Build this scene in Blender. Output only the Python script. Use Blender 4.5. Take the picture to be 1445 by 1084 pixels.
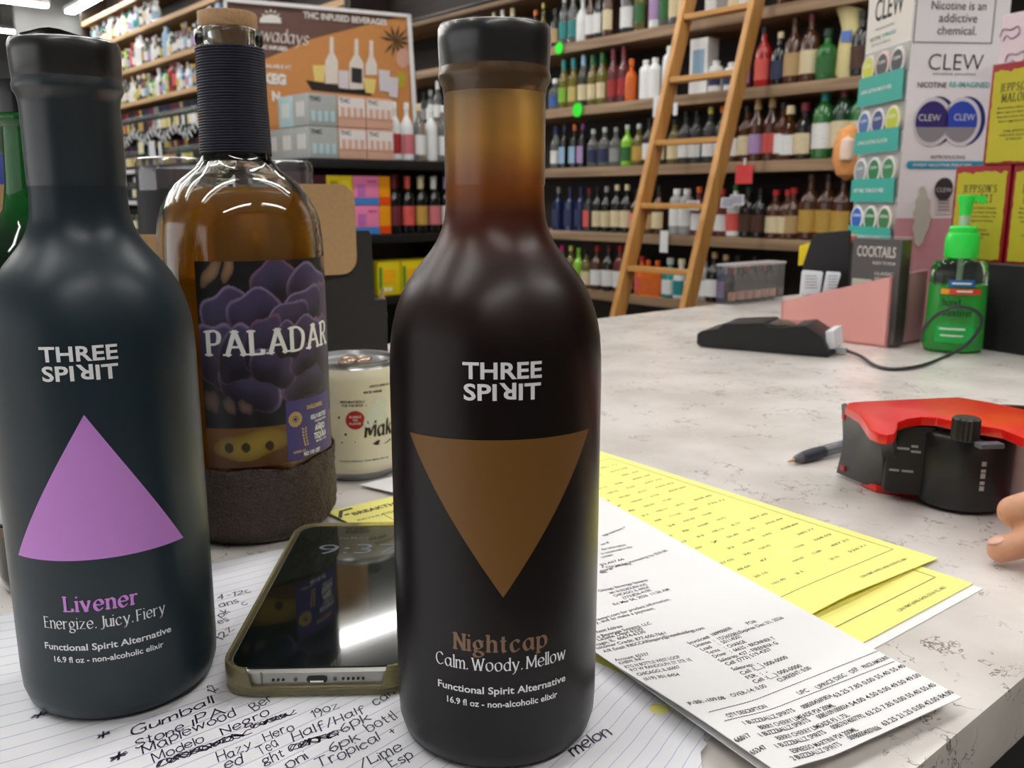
import bpy, bmesh, math, random
from mathutils import Vector, Matrix
random.seed(7)
for o in list(bpy.data.objects): bpy.data.objects.remove(o, do_unlink=True)
SC = bpy.context.scene
COL = SC.collection
PI = math.pi

# ------------------------------------------------------------ camera, world, exposure
# world frame: z = 0 is the counter top, the camera stands above the origin looking along +Y
CAM_H = .1975; FPX = 1266.; PITCH = math.radians(11.7)
cam_data = bpy.data.cameras.new('camera'); cam = bpy.data.objects.new('camera', cam_data); COL.objects.link(cam)
cam.location = (0, 0, CAM_H); cam.rotation_euler = (PI/2 - PITCH, 0, 0)
cam_data.sensor_width = 36.; cam_data.lens = FPX/1445*36.
cam_data.clip_start = .01; cam_data.clip_end = 100
cam_data.dof.use_dof = True; cam_data.dof.focus_distance = .32; cam_data.dof.aperture_fstop = 26.
SC.camera = cam
wd = bpy.data.worlds.new('world'); SC.world = wd; wd.use_nodes = True
wbg = wd.node_tree.nodes['Background']; wbg.inputs[0].default_value = (1, .99, .98, 1); wbg.inputs[1].default_value = .60
SC.view_settings.view_transform = 'Standard'; SC.view_settings.look = 'None'
SC.view_settings.exposure = 0.66; SC.view_settings.gamma = 1.0; SC.view_settings.use_curve_mapping = False
LAMP_STRENGTH = 22.
try:
    SC.cycles.max_bounces = 10; SC.cycles.transparent_max_bounces = 16; SC.cycles.caustics_reflective = False
    SC.cycles.caustics_refractive = True; SC.cycles.blur_glossy = 1.; SC.cycles.sample_clamp_indirect = 4.
except Exception: pass

# counter directions: E2 runs along the counter towards the wall of shelves, E1 along that wall to the far left
E2 = Vector((.7627, .6467, 0)).normalized(); E1 = Vector((-E2.y, E2.x, 0)); UZ = Vector((0, 0, 1))
ANG2 = math.atan2(E2.y, E2.x)
FLOOR_Z = -.95; CEIL_Z = 3.35

def ray(u, v):
    a, b = u - 722.5, v - 542.
    return Vector((a, FPX*math.cos(PITCH) - b*math.sin(PITCH), -FPX*math.sin(PITCH) - b*math.cos(PITCH)))
def gp(u, v, z=0.):                      # point of the level z
    d = ray(u, v); return Vector((0, 0, CAM_H)) + d*((z - CAM_H)/d.z)
def pp(u, v, pt, n):                     # point of a plane
    d = ray(u, v); o = Vector((0, 0, CAM_H)); return o + d*((Vector(pt) - o).dot(n)/d.dot(n))

# ------------------------------------------------------------ materials
def lin(c):
    c = c/255.
    return c/12.92 if c <= .04045 else ((c + .055)/1.055)**2.4
def RGB(r, g, b): return (lin(r), lin(g), lin(b), 1)
_M = {}
def new_mat(name):
    m = bpy.data.materials.new(name); m.use_nodes = True
    return m, m.node_tree, m.node_tree.nodes['Principled BSDF']
def setp(b, **k):
    for n, v in k.items():
        b.inputs[n].default_value = v
def mat(name, rgb=(200, 200, 200), rough=.5, metal=0., var=.06, scale=40., bump=0., spec=.5, coat=0., trans=0., ior=1.5, sub=0.):
    if name in _M: return _M[name]
    m, nt, b = new_mat(name); N, L = nt.nodes, nt.links
    c = RGB(*rgb)
    setp(b, Roughness=rough, Metallic=metal, IOR=ior)
    b.inputs['Specular IOR Level'].default_value = spec
    b.inputs['Coat Weight'].default_value = coat; b.inputs['Coat Roughness'].default_value = .08
    b.inputs['Transmission Weight'].default_value = trans
    if sub: b.inputs['Subsurface Weight'].default_value = sub; b.inputs['Subsurface Radius'].default_value = (.01, .004, .002)
    tc = N.new('ShaderNodeTexCoord'); no = N.new('ShaderNodeTexNoise'); no.inputs['Scale'].default_value = scale; no.inputs['Detail'].default_value = 4
    L.new(tc.outputs['Object'], no.inputs['Vector'])
    mx = N.new('ShaderNodeMix'); mx.data_type = 'RGBA'
    mx.inputs[6].default_value = tuple(x*(1 - var) for x in c[:3]) + (1,); mx.inputs[7].default_value = tuple(min(1, x*(1 + var)) for x in c[:3]) + (1,)
    L.new(no.outputs['Fac'], mx.inputs[0]); L.new(mx.outputs[2], b.inputs['Base Color'])
    if bump:
        bp = N.new('ShaderNodeBump'); bp.inputs['Strength'].default_value = bump; bp.inputs['Distance'].default_value = .002
        L.new(no.outputs['Fac'], bp.inputs['Height']); L.new(bp.outputs[0], b.inputs['Normal'])
    _M[name] = m; return m
def ink(rgb, rough=.6): return mat('ink_%d_%d_%d' % rgb, rgb, rough, var=.02)
def objcol(name, rough=.3, trans=0., coat=0., spec=.5, stripes=False):      # takes the colour of the object that wears it
    if name in _M: return _M[name]
    m, nt, b = new_mat(name); N, L = nt.nodes, nt.links
    oi = N.new('ShaderNodeObjectInfo')
    setp(b, Roughness=rough); b.inputs['Transmission Weight'].default_value = trans; b.inputs['Coat Weight'].default_value = coat
    b.inputs['Specular IOR Level'].default_value = spec
    src = oi.outputs['Color']
    if stripes:                                                             # printed bands across a label
        tc = N.new('ShaderNodeTexCoord'); mp = N.new('ShaderNodeMapping'); mp.inputs['Scale'].default_value = (60, 60, 110)
        no = N.new('ShaderNodeTexNoise'); no.inputs['Scale'].default_value = 1.; no.inputs['Detail'].default_value = 2
        ad = N.new('ShaderNodeVectorMath'); L.new(tc.outputs['Object'], mp.inputs[0]); L.new(mp.outputs[0], ad.inputs[0])
        cm = N.new('ShaderNodeCombineXYZ'); ml = N.new('ShaderNodeMath'); ml.operation = 'MULTIPLY'; ml.inputs[1].default_value = 37.
        L.new(oi.outputs['Random'], ml.inputs[0]); L.new(ml.outputs[0], cm.inputs[0]); L.new(cm.outputs[0], ad.inputs[1]); L.new(ad.outputs[0], no.inputs[0])
        rp = N.new('ShaderNodeValToRGB'); rp.color_ramp.elements[0].position = .52; rp.color_ramp.elements[1].position = .6
        rp.color_ramp.elements[0].color = (1, 1, 1, 1); rp.color_ramp.elements[1].color = (.42, .38, .36, 1)
        L.new(no.outputs['Fac'], rp.inputs[0])
        mx = N.new('ShaderNodeMix'); mx.data_type = 'RGBA'; mx.blend_type = 'MULTIPLY'; mx.inputs[0].default_value = 1
        L.new(src, mx.inputs[6]); L.new(rp.outputs[0], mx.inputs[7]); src = mx.outputs[2]
    L.new(src, b.inputs['Base Color'])
    _M[name] = m; return m
def vcol(name, rough=.45, coat=0.):                                         # printed artwork carried by the mesh
    if name in _M: return _M[name]
    m, nt, b = new_mat(name); at = nt.nodes.new('ShaderNodeVertexColor'); at.layer_name = 'Col'
    nt.links.new(at.outputs[0], b.inputs['Base Color']); setp(b, Roughness=rough); b.inputs['Coat Weight'].default_value = coat
    _M[name] = m; return m
def glass(name, rgb, rough=0., ior=1.5, trans=1.):
    if name in _M: return _M[name]
    m, nt, b = new_mat(name); setp(b, Roughness=rough, IOR=ior); b.inputs['Base Color'].default_value = RGB(*rgb); b.inputs['Transmission Weight'].default_value = trans
    _M[name] = m; return m
def film(name, rgb=(255, 255, 255), clear=.9, rough=.12):                   # thin clear plastic
    if name in _M: return _M[name]
    m, nt, b = new_mat(name); N, L = nt.nodes, nt.links
    out = N['Material Output']; tr = N.new('ShaderNodeBsdfTransparent'); tr.inputs[0].default_value = RGB(*rgb)
    gl = N.new('ShaderNodeBsdfGlossy'); gl.inputs['Roughness'].default_value = rough
    fr = N.new('ShaderNodeFresnel'); ge = N.new('ShaderNodeNewGeometry'); io = N.new('ShaderNodeMapRange')   # a thin sheet reflects alike from both sides
    io.inputs['To Min'].default_value = 1.5; io.inputs['To Max'].default_value = 1/1.5; L.new(ge.outputs['Backfacing'], io.inputs[0]); L.new(io.outputs[0], fr.inputs[0])
    ad = N.new('ShaderNodeMath'); ad.operation = 'ADD'; ad.inputs[1].default_value = (1 - clear)*.35; ad.use_clamp = True
    mx = N.new('ShaderNodeMixShader'); L.new(fr.outputs[0], ad.inputs[0]); L.new(ad.outputs[0], mx.inputs[0]); L.new(tr.outputs[0], mx.inputs[1]); L.new(gl.outputs[0], mx.inputs[2])
    L.new(mx.outputs[0], out.inputs[0]); N.remove(b)
    _M[name] = m; return m

# ------------------------------------------------------------ mesh helpers
class MB:
    def __init__(s): s.v = []; s.f = []; s.m = []; s.cm = 0; s.col = None
    def add(s, vs, fs):
        o = len(s.v); s.v += [tuple(x) for x in vs]; s.f += [tuple(i + o for i in f) for f in fs]; s.m += [s.cm]*len(fs); return s
    def use(s, i): s.cm = i; return s
    def box(s, c, d, M=None):
        x, y, z = d[0]/2, d[1]/2, d[2]/2
        vs = [Vector(c) + (Vector(p) if M is None else M @ Vector(p)) for p in ((-x,-y,-z),(x,-y,-z),(x,y,-z),(-x,y,-z),(-x,-y,z),(x,-y,z),(x,y,z),(-x,y,z))]
        return s.add(vs, [(0,3,2,1),(4,5,6,7),(0,1,5,4),(1,2,6,5),(2,3,7,6),(3,0,4,7)])
    def rbox(s, c, d, r, seg=3, M=None, axis='z'):          # box with rounded vertical edges
        x, y, z = d[0]/2, d[1]/2, d[2]/2; pts = []
        for (cx, cy, a0) in ((x-r, y-r, 0), (-x+r, y-r, 90), (-x+r, -y+r, 180), (x-r, -y+r, 270)):
            for k in range(seg + 1):
                a = math.radians(a0 + 90*k/seg); pts.append((cx + r*math.cos(a), cy + r*math.sin(a)))
        return s.prism(pts, -z, z, c, M)
    def prism(s, pts, z0, z1, c=(0,0,0), M=None, bev=0.):
        n = len(pts); c = Vector(c)
        T = (lambda p: c + (Vector(p) if M is None else M @ Vector(p)))
        if bev:
            cx = sum(p[0] for p in pts)/n; cy = sum(p[1] for p in pts)/n
            def ins(p):
                d = math.hypot(p[0]-cx, p[1]-cy); k = max(0, (d - bev)/d) if d else 1; return (cx + (p[0]-cx)*k, cy + (p[1]-cy)*k)
            rings = [([ins(p) for p in pts], z0), (pts, z0 + bev), (pts, z1 - bev), ([ins(p) for p in pts], z1)]
        else: rings = [(pts, z0), (pts, z1)]
        vs = [T((p[0], p[1], z)) for ps, z in rings for p in ps]
        fs = [tuple(range(n))[::-1], tuple(range((len(rings)-1)*n, len(rings)*n))]
        for k in range(len(rings)-1):
            for i in range(n):
                j = (i+1) % n; fs.append((k*n+i, k*n+j, (k+1)*n+j, (k+1)*n+i))
        return s.add(vs, fs)
    def lathe(s, prof, seg=48, c=(0,0,0), a0=0., a1=2*PI, cap0=True, cap1=True, M=None):
        full = abs(a1 - a0 - 2*PI) < 1e-6; n = seg if full else seg + 1; vs = []; c = Vector(c)
        for r, z in prof:
            for i in range(n):
                a = a0 + (a1-a0)*i/seg; p = Vector((r*math.cos(a), r*math.sin(a), z)); vs.append(c + (p if M is None else M @ p))
        fs = []
        for k in range(len(prof)-1):
            for i in range(seg):
                j = (i+1) % n if full else i+1
                fs.append((k*n+i, k*n+j, (k+1)*n+j, (k+1)*n+i))
        if full and cap0: fs.append(tuple(range(n))[::-1])
        if full and cap1: fs.append(tuple(range((len(prof)-1)*n, len(prof)*n)))
        return s.add(vs, fs)
    def tube(s, pts, r, seg=8, cap=True):
        pts = [Vector(p) for p in pts]; n = len(pts); rr = r if isinstance(r, (list, tuple)) else [r]*n; vs = []; up = Vector((0, 0, 1))
        for i, p in enumerate(pts):
            t = (pts[min(i+1, n-1)] - pts[max(i-1, 0)]).normalized()
            a = t.cross(up);
            if a.length < .05: a = t.cross(Vector((1, 0, 0)))
            a.normalize(); b = a.cross(t).normalized()
            vs += [p + (a*math.cos(2*PI*k/seg) + b*math.sin(2*PI*k/seg))*rr[i] for k in range(seg)]
        fs = [(i*seg+k, i*seg+(k+1) % seg, (i+1)*seg+(k+1) % seg, (i+1)*seg+k) for i in range(n-1) for k in range(seg)]
        if cap: fs += [tuple(range(seg))[::-1], tuple(range((n-1)*seg, n*seg))]
        return s.add(vs, fs)
    def grid(s, nu, nv, fn):
        vs = [fn(i/nu, j/nv) for j in range(nv+1) for i in range(nu+1)]; w = nu+1
        return s.add(vs, [(j*w+i, j*w+i+1, (j+1)*w+i+1, (j+1)*w+i) for j in range(nv) for i in range(nu)])
    def text(s, tm, fn):                                     # tm = flat text mesh, fn maps (x, y) to 3D
        return s.add([fn(x, y) for x, y in tm[0]], tm[1])
    def build(s, name, mats, parent=None, smooth=True, loc=None, bevel=0., auto=35, color=None):
        me = bpy.data.meshes.new(name); me.from_pydata(s.v, [], s.f)
        for m in (mats if isinstance(mats, (list, tuple)) else [mats]): me.materials.append(m)
        if any(s.m):
            for p, i in zip(me.polygons, s.m): p.material_index = i
        bm = bmesh.new(); bm.from_mesh(me)
        bmesh.ops.recalc_face_normals(bm, faces=bm.faces)
        if bevel:
            es = [e for e in bm.edges if len(e.link_faces) == 2 and e.calc_face_angle(0) > .6]
            bmesh.ops.bevel(bm, geom=es, offset=bevel, segments=2, affect='EDGES', profile=.7)
        if smooth:
            for f in bm.faces: f.smooth = True
            for e in bm.edges:
                if len(e.link_faces) == 2 and e.calc_face_angle(0) > math.radians(auto): e.smooth = False
        bm.to_mesh(me); bm.free()
        if s.col is not None:
            ca = me.color_attributes.new('Col', 'FLOAT_COLOR', 'POINT')
            for i, c in enumerate(s.col): ca.data[i].color = c
        o = bpy.data.objects.new(name, me); COL.objects.link(o)
        if parent is not None: o.parent = parent
        if loc is not None: o.location = loc
        if color is not None: o.color = color
        return o
def curve(pts, n=8):                                          # Catmull-Rom through the points
    P = [Vector(p) for p in pts]
    if len(P) < 3: return P
    out = []
    for i in range(len(P)-1):
        a, b, c, d = P[max(i-1, 0)], P[i], P[i+1], P[min(i+2, len(P)-1)]
        for k in range(n):
            t = k/n; out.append(.5*((2*b) + (c-a)*t + (2*a-5*b+4*c-d)*t*t + (3*b-a-3*c+d)*t**3))
    return out + [P[-1]]

def tag(o, label=None, cat=None, group=None, kind=None):
    if label: o['label'] = label
    if cat: o['category'] = cat
    if group: o['group'] = group
    if kind: o['kind'] = kind
    return o
def thing(name, label, cat, loc=(0,0,0), rotz=0., group=None):
    o = bpy.data.objects.new(name, None); COL.objects.link(o); o.empty_display_size = .05
    o.location = loc; o.rotation_euler = (0, 0, rotz); return tag(o, label, cat, group)
def struct(o, label=None, cat=None): return tag(o, label, cat, None, 'structure')
def copy_tree(o, parent=None):
    c = o.copy(); COL.objects.link(c); c.parent = parent
    for ch in list(o.children): copy_tree(ch, c)
    return c

# ------------------------------------------------------------ lettering
_T = {}
def sans(s, h=1., bold=0., xs=1., align='l', track=1.):       # built-in sans font, h = cap height; returns flat verts, faces, width
    key = (s, bold, track)
    if key not in _T:
        cu = bpy.data.curves.new('t', 'FONT'); cu.body = s; cu.offset = bold; cu.size = 1; cu.space_character = track; cu.resolution_u = 3
        ob = bpy.data.objects.new('t', cu); me = bpy.data.meshes.new_from_object(ob)
        _T[key] = ([(v.co.x, v.co.y) for v in me.vertices], [tuple(p.vertices) for p in me.polygons])
        bpy.data.objects.remove(ob); bpy.data.curves.remove(cu); bpy.data.meshes.remove(me)
    vs, fs = _T[key]
    if not vs: return ([], [], 0)
    k = h/.73; x0 = min(v[0] for v in vs); x1 = max(v[0] for v in vs); w = (x1-x0)*k*xs
    ox = {'l': 0, 'c': -w/2, 'r': -w}[align]
    return ([((x-x0)*k*xs + ox, y*k) for x, y in vs], fs, w)
GL = {  # one-stroke letters: strokes ';' separated, '!' = straight, x-height .5, capitals .72
'a':'.40,.40 .25,.5 .08,.38 .06,.18 .18,.01 .32,.07 .40,.22;!.41,.5 .41,.06 .47,.0','b':'!.08,.75 .08,.03;.08,.35 .25,.5 .42,.38 .42,.12 .25,0 .08,.08','c':'.38,.41 .25,.5 .08,.38 .06,.2 .12,.05 .24,0 .39,.1',
'd':'.38,.40 .24,.5 .07,.36 .07,.13 .22,0 .38,.12;!.39,.75 .39,.0','e':'.08,.27 .40,.28 .36,.45 .22,.5 .08,.38 .07,.15 .22,0 .40,.1','f':'.36,.68 .26,.75 .15,.66 .14,.5;!.14,.55 .14,0;!.03,.47 .30,.47',
'g':'.36,.38 .23,.5 .08,.38 .09,.2 .22,.12 .36,.22 .36,.36;.34,.42 .44,.48;.14,.14 .1,.03 .3,.0 .42,-.1 .3,-.22 .1,-.2 .06,-.1 .16,-.0','h':'!.08,.75 .08,0;.08,.33 .22,.5 .36,.43 .38,.28;!.38,.3 .38,0','i':'!.10,.5 .10,0;.10,.66 .12,.70','j':'!.14,.5 .14,-.1;.14,-.1 .1,-.2 .0,-.22;.14,.66 .16,.70',
'k':'!.08,.75 .08,0;!.36,.5 .1,.23;!.18,.3 .40,0','l':'!.10,.75 .10,0','m':'!.08,.5 .08,0;.08,.35 .2,.5 .31,.43 .33,.28;!.33,.3 .33,0;.33,.35 .45,.5 .56,.43 .58,.28;!.58,.3 .58,0','n':'!.08,.5 .08,0;.08,.33 .22,.5 .36,.43 .38,.28;!.38,.3 .38,0',
'o':'.25,.5 .09,.42 .06,.22 .14,.04 .27,0 .40,.1 .43,.28 .38,.44 .25,.5','p':'!.08,.5 .08,-.22;.08,.35 .25,.5 .42,.38 .42,.12 .25,0 .08,.1','q':'.38,.40 .24,.5 .07,.36 .07,.13 .22,0 .38,.12;!.39,.5 .39,-.22','r':'!.08,.5 .08,0;.08,.3 .18,.47 .32,.46',
's':'.34,.42 .2,.5 .08,.4 .14,.28 .3,.2 .34,.08 .2,0 .05,.08','t':'!.14,.66 .14,.1;.14,.12 .18,.01 .27,.05;!.03,.48 .26,.48','u':'!.08,.5 .08,.2;.08,.22 .14,.03 .28,.03 .38,.18;!.39,.5 .39,0','v':'!.04,.5 .22,0;!.22,0 .40,.5','w':'!.03,.5 .17,0;!.17,0 .31,.46;!.31,.46 .45,0;!.45,0 .6,.5',
'x':'!.05,.5 .38,0;!.37,.5 .05,0','y':'!.05,.5 .22,.02;!.41,.5 .22,.0;.22,.0 .14,-.17 .03,-.22','z':'!.06,.48 .38,.48 .06,.02 .40,.02',
'A':'!.02,0 .28,.72;!.28,.72 .56,0;!.13,.25 .44,.25','B':'!.1,.72 .1,0;.1,.72 .36,.7 .40,.54 .3,.4 .1,.38;.1,.38 .38,.36 .46,.2 .36,.02 .1,0','C':'.52,.6 .36,.72 .14,.62 .06,.36 .14,.1 .34,0 .54,.12','D':'!.1,.72 .1,0;.1,.71 .34,.7 .54,.54 .56,.3 .44,.06 .2,.01 .1,.01','E':'!.1,.72 .1,0;!.1,.7 .42,.7;!.1,.38 .36,.38;!.1,.02 .44,.02',
'F':'!.1,.72 .1,0;!.1,.7 .42,.7;!.1,.37 .36,.37','G':'.52,.6 .36,.72 .14,.62 .06,.36 .14,.1 .34,0 .52,.08;!.52,.3 .52,.06;!.34,.3 .54,.3','H':'!.1,.72 .1,0;!.5,.72 .5,0;!.1,.37 .5,.37','I':'!.1,.72 .1,0','J':'!.2,.72 .2,.05;.2,.08 .14,-.08 .0,-.1','K':'!.1,.72 .1,0;!.46,.72 .1,.32;!.22,.44 .5,0','L':'!.1,.72 .1,0;!.1,.02 .44,.02;!.44,.02 .45,.14',
'M':'!.08,0 .1,.72;!.1,.72 .36,.1;!.36,.1 .62,.72;!.62,.72 .64,0','N':'!.1,0 .1,.72;!.1,.72 .5,.02;!.5,.0 .5,.72','O':'.32,.72 .12,.62 .06,.36 .14,.1 .32,0 .52,.1 .6,.36 .52,.62 .32,.72','P':'!.1,.72 .1,0;.1,.71 .34,.72 .46,.6 .42,.4 .28,.33 .1,.34','R':'!.1,.72 .1,0;.1,.71 .34,.72 .46,.6 .42,.42 .28,.36 .1,.36;!.26,.36 .52,0',
'S':'.42,.62 .26,.73 .1,.62 .12,.46 .34,.32 .42,.18 .32,.02 .16,0 .04,.1','T':'!.28,.72 .28,0;!.02,.7 .54,.7','W':'!.02,.72 .2,0;!.2,0 .36,.66;!.36,.66 .52,0;!.52,0 .7,.72','Y':'!.02,.72 .26,.36;!.5,.72 .26,.36;!.26,.36 .26,0','Z':'!.04,.7 .46,.7 .04,.02 .48,.02',
'.':'.06,.0 .09,.03 .07,.05','/':'!.02,-.1 .3,.75','-':'!.05,.27 .3,.27','+':'!.04,.28 .36,.28;!.2,.46 .2,.1',',':'.08,.04 .06,-.1',"'":'!.08,.72 .06,.56',
'0':'.22,.7 .06,.5 .06,.2 .22,0 .38,.2 .38,.5 .22,.7','1':'!.06,.56 .2,.7;!.2,.7 .2,0','2':'.05,.56 .2,.7 .36,.56 .26,.3 .04,.02;!.04,.02 .40,.02','3':'.06,.62 .22,.7 .34,.56 .18,.4 .36,.26 .28,.04 .04,.06','4':'!.3,.7 .04,.24;!.04,.24 .42,.24;!.3,.7 .3,0','6':'.32,.68 .12,.48 .06,.2 .2,0 .36,.14 .28,.34 .08,.26','7':'!.04,.7 .4,.7 .14,0','9':'.36,.5 .2,.7 .06,.54 .18,.36 .36,.5 .34,.2 .24,0','*':'!.2,.6 .2,.05;!.02,.45 .4,.2;!.02,.2 .4,.45;.02,.3 .2,.4 .42,.3',
'Ö':'.32,.72 .12,.62 .06,.36 .14,.1 .32,0 .52,.1 .6,.36 .52,.62 .32,.72;.2,.85 .22,.9;.42,.85 .44,.9',
}
def _strokes(ch):
    for st in GL.get(ch, '').split(';'):
        if not st: continue
        ln = st[0] == '!'; st = st.lstrip('!')
        P = [Vector((float(a), float(b))) for a, b in (q.split(',') for q in st.split())]
        yield ln, (P if ln else [Vector((p.x, p.y)) for p in curve([(q.x, q.y, 0) for q in P], 6)])
def pen(s, h=1., w=.09, nib=None, serif=0., slant=0., jit=0., align='l', gap=.09, seed=1, sp=.28):
    # h scales the em (capitals are .72 h); nib = (angle, thin ratio) broad pen; serif = slab length
    rnd = random.Random(seed); vs, fs = [], []; x = 0
    def seg(P):
        n = len(P)
        L, R = [], []
        for i, p in enumerate(P):
            t = (P[min(i+1, n-1)] - P[max(i-1, 0)])
            if t.length < 1e-9: t = Vector((1, 0))
            t.normalize(); nn = Vector((-t.y, t.x))
            ww = w if nib is None else w*max(nib[1], abs(math.sin(math.atan2(t.y, t.x) - nib[0])))
            e = Vector((0, 0)) if 0 < i < n-1 else t*(w*.12)*(-1 if i == 0 else 1)
            L.append(p + nn*ww/2 + e); R.append(p - nn*ww/2 + e)
        o = len(vs)
        for a, b in zip(L, R): vs.append(a); vs.append(b)
        fs.extend((o+2*i, o+2*i+1, o+2*i+3, o+2*i+2) for i in range(n-1))
    for ch in s:
        if ch == ' ': x += sp; continue
        st = list(_strokes(ch))
        if not st: continue
        mx = max(p.x for _, P in st for p in P); mn = min(p.x for _, P in st for p in P)
        dx, dy, sc = x - mn, rnd.uniform(-1, 1)*jit*.12, 1 + rnd.uniform(-1, 1)*jit*.2
        for ln, P in st:
            Q = [Vector(((p.x + rnd.uniform(-1, 1)*jit*.03) + dx, p.y*sc + dy + rnd.uniform(-1, 1)*jit*.03)) for p in P]
            seg(Q)
            if serif and ln:
                for a, b in ((Q[0], Q[1]), (Q[-1], Q[-2])):
                    d = a - b
                    if abs(d.y) > .9*abs(d.x)*.6 and d.length > .22 and any(abs(a.y - dy - yy) < .035 for yy in (0, .5, .72, .75, -.22)):
                        o = len(vs); t = w*.34 if nib else w*.42
                        up = 1 if a.y < b.y else -1
                        x0 = a.x - w*.5 - serif; x1 = a.x + (w*.5 + serif if (up == 1 or a.y > .6 and ch.isupper()) else w*.3)
                        vs.extend([Vector((x0, a.y)), Vector((x1, a.y)), Vector((x1, a.y + up*t)), Vector((x0, a.y + up*t))]); fs.append((o, o+1, o+2, o+3))
        x += (mx - mn) + gap + w*.9 + (serif*1.6)
    W = (x - gap)*h; ox = {'l': 0, 'c': -W/2, 'r': -W}[align]
    return ([((p.x + slant*p.y)*h + ox, p.y*h) for p in vs], fs, W)
def scale_text(tm, w=None, kx=1.):
    k = kx if w is None else w/max(1e-6, tm[2])
    return ([(x*k, y) for x, y in tm[0]], tm[1], tm[2]*k)
def join_text(parts):                                         # parts: (tm, dx, dy)
    v, f = [], []
    for tm, dx, dy in parts:
        o = len(v); v += [(x+dx, y+dy) for x, y in tm[0]]; f += [tuple(i+o for i in q) for q in tm[1]]
    return (v, f, 0)
def cyl(r, z0, phi=0., lift=.00025):                          # wraps flat lettering round an upright cylinder of radius r facing -Y
    return lambda x, y: Vector(((r+lift)*math.sin(phi + x/r), -(r+lift)*math.cos(phi + x/r), z0 + y))
def plane_map(o, ax, ay, lift=0.):
    o, ax, ay = Vector(o), Vector(ax).normalized(), Vector(ay).normalized(); n = ax.cross(ay)
    return lambda x, y: o + ax*x + ay*y + n*lift
# ------------------------------------------------------------ surfaces
def marble():
    m, nt, b = new_mat('white_quartz'); N, L = nt.nodes, nt.links
    tc = N.new('ShaderNodeTexCoord')
    n1 = N.new('ShaderNodeTexNoise'); n1.inputs['Scale'].default_value = 9; n1.inputs['Detail'].default_value = 6; n1.inputs['Roughness'].default_value = .65
    L.new(tc.outputs['Object'], n1.inputs[0])
    off = N.new('ShaderNodeVectorMath'); off.operation = 'SCALE'; off.inputs['Scale'].default_value = .34
    L.new(n1.outputs['Color'], off.inputs[0])
    ad = N.new('ShaderNodeVectorMath'); L.new(tc.outputs['Object'], ad.inputs[0]); L.new(off.outputs[0], ad.inputs[1])
    def veins(scale, width, seed):
        vo = N.new('ShaderNodeTexVoronoi'); vo.feature = 'DISTANCE_TO_EDGE'; vo.inputs['Scale'].default_value = scale
        a2 = N.new('ShaderNodeVectorMath'); a2.inputs[1].default_value = (seed, seed*.7, 0); L.new(ad.outputs[0], a2.inputs[0]); L.new(a2.outputs[0], vo.inputs['Vector'])
        r = N.new('ShaderNodeMapRange'); r.inputs['From Min'].default_value = width; r.inputs['From Max'].default_value = 0; L.new(vo.outputs['Distance'], r.inputs[0])
        nm = N.new('ShaderNodeTexNoise'); nm.inputs['Scale'].default_value = scale*1.7; nm.inputs['Detail'].default_value = 3; L.new(a2.outputs[0], nm.inputs[0])
        r2 = N.new('ShaderNodeMapRange'); r2.inputs['From Min'].default_value = .51; r2.inputs['From Max'].default_value = .62; L.new(nm.outputs['Fac'], r2.inputs[0])
        mu = N.new('ShaderNodeMath'); mu.operation = 'MULTIPLY'; L.new(r.outputs[0], mu.inputs[0]); L.new(r2.outputs[0], mu.inputs[1]); return mu.outputs[0]
    v1 = veins(15, .026, 3.1); v2 = veins(7, .012, 9.7)
    mxv = N.new('ShaderNodeMath'); mxv.operation = 'MAXIMUM'; L.new(v1, mxv.inputs[0]); L.new(v2, mxv.inputs[1])
    cl = N.new('ShaderNodeTexNoise'); cl.inputs['Scale'].default_value = 12; cl.inputs['Detail'].default_value = 5; L.new(tc.outputs['Object'], cl.inputs[0])
    rp = N.new('ShaderNodeValToRGB'); e = rp.color_ramp.elements
    e[0].position = .36; e[0].color = RGB(204, 198, 191); e[1].position = .62; e[1].color = RGB(224, 219, 214); L.new(cl.outputs['Fac'], rp.inputs[0])
    mx = N.new('ShaderNodeMix'); mx.data_type = 'RGBA'; mx.inputs[7].default_value = RGB(108, 94, 90); L.new(mxv.outputs[0], mx.inputs[0]); L.new(rp.outputs[0], mx.inputs[6])
    L.new(mx.outputs[2], b.inputs['Base Color']); setp(b, Roughness=.22)
    return m
def wood(name, c0, c1, axis, rough=.6, scale=1.):
    m, nt, b = new_mat(name); N, L = nt.nodes, nt.links
    tc = N.new('ShaderNodeTexCoord'); mp = N.new('ShaderNodeMapping')
    mp.inputs['Scale'].default_value = tuple((1.2 if i == axis else 26) * scale for i in range(3))
    no = N.new('ShaderNodeTexNoise'); no.inputs['Detail'].default_value = 5; no.inputs['Distortion'].default_value = .4; no.inputs['Scale'].default_value = 1
    rp = N.new('ShaderNodeValToRGB'); rp.color_ramp.elements[0].position = .32; rp.color_ramp.elements[1].position = .7
    rp.color_ramp.elements[0].color = RGB(*c0); rp.color_ramp.elements[1].color = RGB(*c1)
    L.new(tc.outputs['Object'], mp.inputs[0]); L.new(mp.outputs[0], no.inputs[0]); L.new(no.outputs['Fac'], rp.inputs[0]); L.new(rp.outputs[0], b.inputs['Base Color'])
    bp = N.new('ShaderNodeBump'); bp.inputs['Strength'].default_value = .15; bp.inputs['Distance'].default_value = .002; L.new(no.outputs['Fac'], bp.inputs['Height']); L.new(bp.outputs[0], b.inputs['Normal'])
    setp(b, Roughness=rough); return m
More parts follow.
